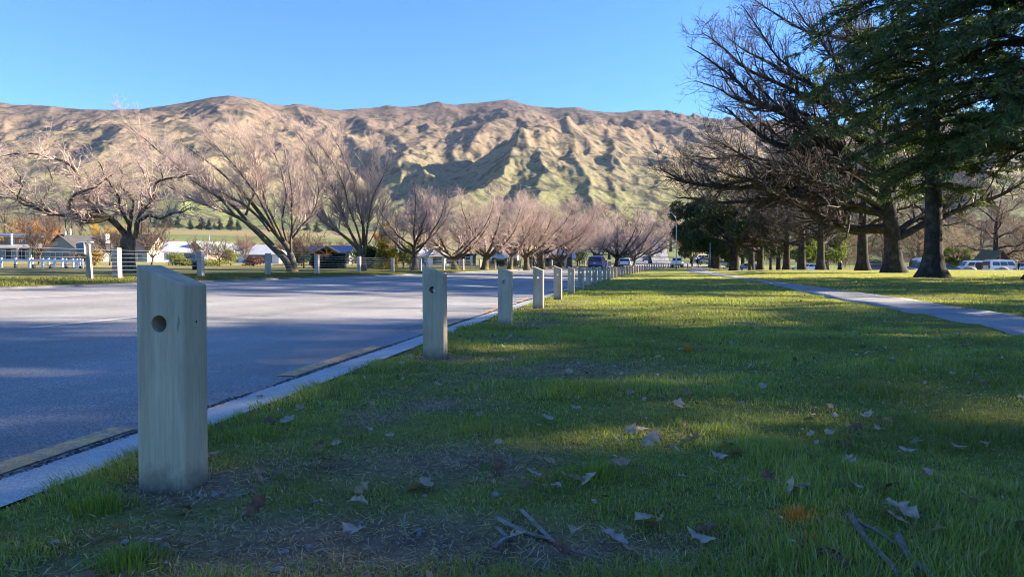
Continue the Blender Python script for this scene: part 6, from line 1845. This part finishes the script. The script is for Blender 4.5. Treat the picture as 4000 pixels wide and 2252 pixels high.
def lawn_blades(name, rng, n, y0, y1, hgt, wid, segs=2, mat_=None):
    # sample the lawn wedge seen from the camera, with a margin to both sides
    u = rng.random(n)
    y = np.sqrt(y0 ** 2 + u * (y1 ** 2 - y0 ** 2))
    x = (rng.random(n) * 2 - 1) * (.86 * y + .7)
    s = x - row_x(y)
    edge = -.40 + (fbm(x * 4, y * 4, 3, 88) - .5) * .16
    keep = (s > edge)
    x, y, s = x[keep], y[keep], s[keep]
    so = soil(x, y)
    d1 = fbm(x * 1.9, y * 1.9, 4, 101); d2 = fbm(x * 6.5, y * 6.5, 3, 103)
    p = np.clip(1.05 - so * .95, .3, 1) * np.clip(.35 + 1.5 * (d1 - .32) + .6 * (d2 - .4), .18, 1)
    keep = rng.random(len(x)) < p
    keep &= near_path(x, y) > rng.uniform(-.2, .02, len(x))
    for bx, by, _ in spots[:8]:
        keep &= ~((np.abs(x - bx) < .1) & (np.abs(y - by) < .075))
    x, y, s, so, d1, d2 = x[keep], y[keep], s[keep], so[keep], d1[keep], d2[keep]
    m = len(x)
    z = surf_z(x, y) - .004
    lush = np.clip((d1 - .45) * 3.2, 0, 1)
    h = rng.uniform(hgt[0], hgt[1], m) * (.5 + 1.05 * lush) * (1 - .45 * so)
    h = h * np.where(s < -.2, 1.25, 1)
    straw = rng.random(m) < (.17 + .62 * so + .14 * (d2 < .44))
    lean = rng.uniform(.15, .95, m); lean[straw] = rng.uniform(.9, 2.2, straw.sum())
    ax = rng.random(m) * 2 * PI + 1.4 * (d2 - .5)
    dx, dy = np.cos(ax) * lean, np.sin(ax) * lean
    dx = dx - np.where(s < -.28, .5, 0)
    w = wid * rng.uniform(.6, 1.25, m)
    sa = ax + PI / 2 + rng.normal(size=m) * .6
    sx, sy = np.cos(sa) * w, np.sin(sa) * w
    hz = h / np.sqrt(1 + lean ** 2)
    B = np.stack([x, y, z], -1)
    side = np.stack([sx, sy, np.zeros(m)], -1)
    mid = B + np.stack([dx * hz * .32, dy * hz * .32, hz * .58], -1)
    tip = B + np.stack([dx * hz * 1.0, dy * hz * 1.0, hz * (1.02 - .18 * np.minimum(lean, 1))], -1)
    tip[straw, 2] = z[straw] + .006 + h[straw] * .12
    t = rng.random(m)[:, None]; l_ = lush[:, None]
    col = C_DK * (1 - t) + C_MD * t
    col = col * (1 - .5 * l_) + C_MD * .5 * l_
    yg = (rng.random(m) < .16 + .15 * (d2 > .58))[:, None]
    col = np.where(yg, C_YG * (.7 + .5 * t), col)
    bl = (rng.random(m) < .30)[:, None]
    col = np.where(bl, C_BL * (.8 + .4 * t), col)
    col = col * (.5 + .95 * fbm(x * 1.3 + 4, y * 1.3, 3, 131))[:, None]
    col = np.where(straw[:, None], C_ST * (.55 + .7 * t), col)
    # yellower lawn farther down the park, sunlit tone put into the blade colour
    far = sm(16, 45, y)[:, None]
    col = col * (1 - .8 * far) + np.array([.33, .345, .08]) * .8 * far
    if segs == 2:
        V = np.stack([B - side, B + side, mid - side * .75, mid + side * .75, tip], 1).reshape(-1, 3)
        i = np.arange(m)[:, None] * 5
        F = [i + np.array([0, 1, 3, 2]), i + np.array([2, 3, 4])]
        C = np.repeat(col, 5, 0)
    else:
        V = np.stack([B - side, B + side, tip], 1).reshape(-1, 3)
        i = np.arange(m)[:, None] * 3
        F = [i + np.array([0, 1, 2])]
        C = np.repeat(col, 3, 0)
    o = link(name, np_mesh(name, V, F, colors=C), mat_)
    tag(o, 'short uneven winter lawn grass', kind='stuff')
M_GRASS = leafy('lawn_grass_blade', (.1, .15, .04), (.05, .1, .03), 3, .42, .55, tint=True, spec=.2)
rg = np.random.default_rng(201)
lawn_blades('grass', rg, 330000, .95, 3.6, (.022, .060), .0017, 2, M_GRASS)
lawn_blades('grass', rg, 330000, 3.6, 8.5, (.026, .060), .0030, 2, M_GRASS)
lawn_blades('grass', rg, 330000, 8.5, 22, (.030, .065), .0075, 1, M_GRASS)
lawn_blades('grass', rg, 200000, 22, 62, (.035, .075), .020, 1, M_GRASS)

# dead thatch on the worn patches
def thatch(rng, n):
    y = np.sqrt(rng.uniform(1.05 ** 2, 6.5 ** 2, n)); x = rng.uniform(-.8, .6, n) * y
    s = x - row_x(y)
    k = (s > -.33) & (soil(x, y) > rng.uniform(.05, .6, n)); x, y = x[k], y[k]; m = len(x)
    z = surf_z(x, y) + rng.uniform(.001, .014, m)
    L = rng.uniform(.015, .05, m); a = rng.random(m) * 6.28
    D = np.stack([np.cos(a), np.sin(a), rng.normal(size=m) * .35], -1); S = np.stack([-np.sin(a), np.cos(a), rng.normal(size=m) * .3], -1)
    V, F = cards(np.stack([x, y, z], -1), D, S, L, rng.uniform(.0008, .002, m))
    t = rng.random(m)[:, None]
    C = np.array([.62, .48, .28]) * (1 - t) + np.array([.34, .31, .13]) * t
    C = np.where(rng.random(m)[:, None] < .2, np.array([.20, .13, .08]), C)
    tag(link('grass', np_mesh('grass', V, [F], colors=np.repeat(C, 4, 0)), M_GRASS), 'dead grass thatch on the worn patches', kind='stuff')
thatch(np.random.default_rng(41), 150000)

# verge grass across the road
def verge(rng, n):
    y = rng.uniform(12, 60, n); s = -rng.uniform(13.05, 17.5, n)
    x = s + row_x(y); z = ground_z(x, y)
    h = rng.uniform(.03, .08, n); w = .012
    a = rng.random(n) * 6.28
    V = np.stack([np.stack([x - np.cos(a) * w, y - np.sin(a) * w, z], -1), np.stack([x + np.cos(a) * w, y + np.sin(a) * w, z], -1), np.stack([x + rng.normal(size=n) * .02, y, z + h], -1)], 1).reshape(-1, 3)
    t = rng.random(n)[:, None]
    C = np.repeat(np.array([.09, .13, .03]) * (1 - t) + np.array([.24, .21, .07]) * t, 3, 0)
    tag(link('grass', np_mesh('grass', V, [np.arange(n)[:, None] * 3 + np.arange(3)], colors=C), M_GRASS), 'rough grass of the far verge', kind='stuff')
verge(np.random.default_rng(5), 70000)

# rank tufts
def tuft(rng, px, py, n, h, spread, label, col, group='tall grass tufts'):
    p = on_ground(px, py)
    a = rng.random(n) * 6.28; q = rng.random(n) ** .62 * spread * rng.uniform(.6, 1.35, n)
    x = q * np.cos(a); y = q * np.sin(a) * .8
    z = surf_z(x + p.x, y + p.y) - p.z
    hh = h * rng.uniform(.45, 1, n) * np.clip(1 - .62 * q / spread, .22, 1); le = rng.uniform(.05, .55, n)
    ax = a + rng.normal(size=n) * .7
    w = rng.uniform(.0012, .0026, n)
    B = np.stack([x, y, z - .004], -1); sd = np.stack([-np.sin(ax) * w, np.cos(ax) * w, 0 * w], -1)
    mid = B + np.stack([np.cos(ax) * le * hh * .3, np.sin(ax) * le * hh * .3, hh * .6], -1); tip = B + np.stack([np.cos(ax) * le * hh, np.sin(ax) * le * hh, hh * (1 - .25 * le)], -1)
    V = np.stack([B - sd, B + sd, mid - sd * .8, mid + sd * .8, tip], 1).reshape(-1, 3)
    i = np.arange(n)[:, None] * 5
    t = rng.random(n)[:, None]
    C = np.repeat(np.array(col[0]) * (1 - t) + np.array(col[1]) * t, 5, 0)
    o = link('grass_tuft', np_mesh('grass_tuft', V, [i + np.array([0, 1, 3, 2]), i + np.array([2, 3, 4])], colors=C), M_GRASS)
    o.location = p
    tag(o, label, 'grass tuft', group, 'stuff')
GR = ((.15, .20, .035), (.29, .34, .07)); ORG = ((.75, .27, .035), (.48, .26, .06))  # ORG colours whole tufts orange
rt = np.random.default_rng(77)
tuft(rt, 380, 1985, 360, .10, .13, 'dark green rank tuft beside the concrete strip before the drilled bollard', GR)
tuft(rt, 1000, 1700, 360, .085, .18, 'lush green tuft on the lawn edge past the drilled bollard', GR)
tuft(rt, 2330, 1860, 440, .085, .17, 'lush green tuft in the open lawn among oak leaves', GR)
tuft(rt, 500, 2200, 320, .08, .12, 'pale rank tuft by the bare gravelly patch', GR)
tuft(rt, 3075, 1915, 90, .05, .055, 'tuft of orange-coloured blades beside a large pale leaf', ORG)
tuft(rt, 3105, 2020, 150, .065, .07, 'tuft of orange-coloured blades near the broken sticks', ORG)
tuft(rt, 3150, 2115, 110, .055, .06, 'thin tuft of rust-orange blades near the lowest oak leaf', ORG)
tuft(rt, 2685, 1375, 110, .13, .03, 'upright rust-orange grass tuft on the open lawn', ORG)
tuft(rt, 3250, 1290, 500, .12, .28, 'pale green rank tuft catching the sun on the lawn', ((.10, .15, .04), (.22, .26, .07)))
tuft(rt, 1900, 1830, 60, .05, .04, 'small bright weed tuft in the worn patch', ((.12, .2, .04), (.2, .28, .06)))

# ---- fallen oak leaves ----------------------------------------------
def leaf_mesh(rng, col):
    n = 15
    t = np.linspace(0, 1, n)
    env = np.sin(np.clip(t, .02, 1) ** .8 * PI) ** .8
    lobes = 1 + .34 * np.cos(t * 2 * PI * 3.0 + rng.uniform(-.5, .5))
    c1, c2, tw = rng.uniform(-.7, .8), rng.uniform(-1.0, 1.2), rng.uniform(-.8, .8)
    sk = rng.normal(size=(n, 2)) * .05
    V = []
    for i in range(n):
        for k_, f in enumerate((-1, 0, 1)):
            w_ = max(.012, .33 * env[i] * lobes[i] * (1 + sk[i, 0 if f < 0 else 1] * 2))
            x = f * w_; y = t[i] - .45 + (.05 * abs(f) * math.sin(i * 1.9))
            z = c2 * x * x * 1.1 + c1 * y * y * .7 + tw * x * y * .9 + .02 * math.sin(i * 1.3 + f * 2)
            V.append((x * (1 - .12 * abs(c2)), y, z))
    zmin = min(v[2] for v in V)
    V = [(a, b, c - zmin) for a, b, c in V]
    F = []
    for i in range(n - 1):
        for k_ in range(2):
            b = i * 3 + k_
            F.append((b, b + 1, b + 4, b + 3))
    me = bpy.data.meshes.new('oak_leaf'); me.from_pydata(V, [], F)
    for p in me.polygons: p.use_smooth = True
    me.materials.append(col)
    return me
M_LF = [leafy('oak_leaf_pale', (.50, .37, .26), (.31, .215, .14), 3, .2, .7), leafy('oak_leaf_brown', (.20, .10, .055), (.10, .05, .03), 3, .2, .7), leafy('oak_leaf_tan', (.42, .28, .16), (.26, .16, .09), 3, .25, .7), leafy('oak_leaf_grey', (.42, .34, .27), (.25, .195, .15), 3, .15, .75)]
rl = np.random.default_rng(301)
LV_ = [leaf_mesh(rl, M_LF[[0, 1, 0, 2, 3, 0, 1, 3, 2, 0][i]]) for i in range(20) for i in [i % 10]]
LEAVES = [(640, 1655), (720, 2010), (655, 2125), (1000, 1872), (1120, 1660), (1240, 1775), (1300, 1820), (1420, 1700), (1620, 1915), (1660, 1905), (1850, 1800), (1950, 1850), (2085, 1890), (2140, 1820), (2240, 1905), (2300, 1905), (2060, 1925), (2160, 1940), (2420, 1830), (2470, 1690), (2510, 1690), (2560, 1720), (2540, 1738), (2670, 1690), (2700, 1735), (2620, 1782), (2840, 1765), (2800, 1808), (2860, 1790), (2790, 1870),
          (2930, 1912), (3000, 1895), (3090, 1945), (3130, 1935), (3240, 1865), (3335, 1925), (3455, 1930), (3480, 2010), (3500, 2045), (3540, 2025), (3235, 2195), (3260, 2225), (2520, 2065), (2560, 2070), (2400, 2130), (2250, 2120), (2755, 2090), (2720, 2130), (2470, 2180), (3790, 1985), (3390, 1640), (3430, 1685), (3460, 1665), (3160, 1665), (3190, 1650), (3740, 1775), (3480, 1860), (3980, 2085), (2590, 1560), (2980, 1520), (1010, 1560), (2690, 1190), (2650, 1600), (1880, 1640), (2140, 1650), (1400, 1990), (1000, 2010), (1380, 2110)]
def put_leaf(x, y, sz, k_):
    o = link('oak_leaf', LV_[k_ % len(LV_)])
    o.location = (x, y, float(surf_z(x, y)) + rl.uniform(.016, .032))
    o.rotation_euler = (rl.normal() * .35, rl.normal() * .35, rl.random() * 6.28)
    o.scale = (sz, sz, sz)
    tag(o, 'curled dry oak leaf lying on the lawn', 'leaf', 'fallen oak leaves on the lawn')
k_ = 0
for px, py in LEAVES:
    p = on_ground(px, py)
    put_leaf(p.x, p.y, rl.uniform(.06, .092), k_); k_ += 1
nmore = 0
while nmore < 225:
    y = math.sqrt(rl.uniform(1.5 ** 2, 9.5 ** 2)); x = rl.uniform(-.72, .74) * y
    s = x - float(row_x(y))
    if s < -.3 or float(near_path(np.array([x]), np.array([y]))[0]) < .1: continue
    if rl.random() > .35 + .8 * float(fbm(np.array([x * .9]), np.array([y * .9]), 3, 44)[0]): continue
    put_leaf(x, y, rl.uniform(.035, .07), k_); k_ += 1; nmore += 1
M_LITTER = leafy('litter_fragment', (.3, .2, .1), (.2, .1, .05), 3, .2, .8, tint=True)
def litter(rng, n, far=30):
    y = np.sqrt(rng.uniform(1.2 ** 2, far ** 2, n)); x = rng.uniform(-.8, .8, n) * y
    s = x - row_x(y)
    keep = (s > -.35) & (fbm(x * .8, y * .8, 3, 61) > rng.uniform(.2, .75, n)) & (near_path(x, y) > .05)
    x, y = x[keep], y[keep]; m = len(x)
    z = surf_z(x, y) + rng.uniform(.005, .03, m) + .012 * sm(8, 20, y)
    L = rng.uniform(.012, .042, m) * (.75 + .9 * sm(4, 16, y))
    P = np.stack([x, y, z], -1); D = rng.normal(size=(m, 3)) * [1, 1, .35]; S = rng.normal(size=(m, 3)) * [1, 1, .5]
    V, F = cards(P, D, S, L, L * rng.uniform(.2, .42, m))
    C = np.array([(.46, .35, .25), (.20, .11, .065), (.38, .25, .15), (.13, .08, .05)])[rng.integers(0, 4, m)] * rng.uniform(.7, 1.2, (m, 1))
    tag(link('leaf_litter', np_mesh('leaf_litter', V, [F], colors=np.repeat(C, 4, 0)), M_LITTER), 'scattered crumbs of dead leaves over the lawn', 'litter', kind='stuff')
litter(np.random.default_rng(9), 10000)
litter(np.random.default_rng(10), 4500, 8)

# ---- sticks, bark strips, stalks ------------------------------------
M_STICK = bark('dead_stick', (.34, .29, .25), (.17, .14, .115), None, 20, .4)
M_STRIP = bark('dead_bark_strip', (.36, .31, .27), (.20, .12, .08), None, 14, .4)
def stick(label, pts, r, mat_=M_STICK, flat=1.0, lift=.02):
    P = [on_ground(*p) for p in pts]
    o = empty('stick', P[0], 0, label, 'stick', 'broken sticks on the lawn')
    L = [(p.x - P[0].x, p.y - P[0].y, p.z - P[0].z + lift + .006 * math.sin(i * 2)) for i, p in enumerate(P)]
    n = len(L)
    me = MB().tube(L, [r * (1 - .35 * i / (n - 1)) for i in range(n)], 8).mesh('shaft', True)
    q = link('shaft', me, mat_, o)
    if flat != 1.0: q.scale = (1, 1, flat)
    return o
st = stick('grey broken stick with a bleached end lying by the rust leaf', [(3322, 2052), (3345, 2100), (3385, 2145), (3430, 2195), (3480, 2260), (3510, 2310)], .0085, lift=.03)
MB().tube([(0, 0, .03), (-.012, .006, .034)], [.007, .003], 6).build('split_end', M_STRIP, st)
stick('thin grey stick lying under the broken one', [(3340, 2062), (3420, 2105), (3490, 2140), (3560, 2170)], .0055)
stick('curved bare stick end sticking up at the lawn edge', [(3508, 2130), (3520, 2170), (3555, 2215), (3610, 2265), (3660, 2330)], .010, lift=.028)
stick('thin dark twig lying across the grass near pale leaves', [(3310, 1712), (3370, 1725), (3400, 1735)], .003)
stick('long pale bark strip curling through the grass', [(2035, 2002), (2085, 2055), (2150, 2115), (2220, 2160), (2290, 2180), (2345, 2190)], .008, M_STRIP, .55)
stick('rust brown bark strip crossing the pale one', [(1942, 2035), (1990, 2065), (2060, 2090), (2150, 2115)], .010, M_STRIP, .55)
stick('short rust brown bark piece beside the crossing strips', [(1930, 2155), (1965, 2125), (2010, 2105)], .008, M_STRIP, .6)
stick('short grey bark piece beside the crossing strips', [(1940, 2070), (1970, 2100), (1990, 2120)], .008, M_STICK, .5)
stick('bleached stalk lying on the bare earth', [(1583, 2028), (1578, 2070), (1590, 2130)], .0025, M_STRIP)
stick('fallen branch lying on the lawn short of the footpath', [(2830, 1263), (2900, 1268), (2960, 1270)], .012)

# ---- stones ---------------------------------------------------------
M_STONE = simple('pale_pebble', (.33, .30, .27), (.19, .17, .15), 9, .85, .2, bmp=.4, bscale=40)
PEB = []
for s_ in (11, 12, 13, 14):
    me = rock_mesh(s_, 2); me.name = 'pebble'; me.materials.clear(); me.materials.append(M_STONE); PEB.append(me)
rs = np.random.default_rng(17)
def pebble(px, py, r):
    p = on_ground(px, py)
    o = link('pebble', PEB[int(rs.integers(0, 4))])
    o.location = (p.x, p.y, float(surf_z(p.x, p.y)) + r * .3); o.scale = (r, r * rs.uniform(.7, 1), r * rs.uniform(.5, .8)); o.rotation_euler = (0, 0, rs.random() * 6.28)
    tag(o, 'pale pebble on the worn earth by the drilled bollards', 'pebble', 'pebbles on the worn earth')
for px, py, r in [(870, 1855, .013), (905, 1840, .011), (840, 1930, .017), (780, 1932, .014), (960, 1850, .012), (935, 1935, .013), (895, 1935, .010), (1230, 1960, .014), (1290, 1965, .010), (1935, 1935, .016), (1110, 2150, .014), (1205, 2130, .014), (1260, 2140, .010), (1085, 2225, .018), (490, 2125, .014), (640, 2130, .014), (215, 2130, .016), (270, 1885, .018), (1635, 2070, .011), (1660, 1930, .012)]:
    pebble(px, py, r)
for _ in range(75):
    a, b = rs.random(), rs.random()
    px = 450 + 1500 * a; py = 1840 + 410 * b
    p = on_ground(px, py)
    if float(soil(p.x, p.y)) < .3: continue
    pebble(px, py, rs.uniform(.004, .0095))
def gravel(rng, n):
    x = rng.uniform(-1.7, 1.0, n); y = rng.uniform(1.2, 6.2, n)
    s = x - row_x(y)
    k = (s > -.38) & (soil(x, y) > rng.uniform(.25, .9, n)); x, y = x[k], y[k]; m = len(x)
    r = rng.uniform(.0015, .0065, m) * rng.random(m) ** .4; z = surf_z(x, y) + r * .3
    O = np.array([(1, 0, 0), (-1, 0, 0), (0, 1, 0), (0, -1, 0), (0, 0, 1), (0, 0, -1)], float)
    V = np.stack([x, y, z], -1)[:, None, :] + O[None] * r[:, None, None] * rng.uniform(.6, 1.3, (m, 6, 1))
    F = np.array([(0, 2, 4), (2, 1, 4), (1, 3, 4), (3, 0, 4), (2, 0, 5), (1, 2, 5), (3, 1, 5), (0, 3, 5)])
    F = (np.arange(m)[:, None, None] * 6 + F[None]).reshape(-1, 3)
    tag(link('gravel', np_mesh('gravel', V.reshape(-1, 3), [F]), M_STONE), 'fine grit on the worn earth', 'gravel', kind='stuff')
gravel(np.random.default_rng(23), 30000)
# ================================================================== AIR
def haze():
    mb = MB().box((0, 3200, 650), (14400, 7600, 1370))
    m = bpy.data.materials.new('valley_air'); m.use_nodes = True
    nt = m.node_tree
    nt.nodes.remove(nt.nodes['Principled BSDF'])
    v = nt.nodes.new('ShaderNodeVolumePrincipled')
    v.inputs['Color'].default_value = (.66, .80, 1.0, 1)
    v.inputs['Density'].default_value = 1.4e-5
    v.inputs['Anisotropy'].default_value = .0
    nt.links.new(v.outputs[0], nt.nodes['Material Output'].inputs['Volume'])
    o = mb.build('haze', m)
    tag(o, 'thin blue winter air over the valley', 'haze', kind='stuff')
haze()
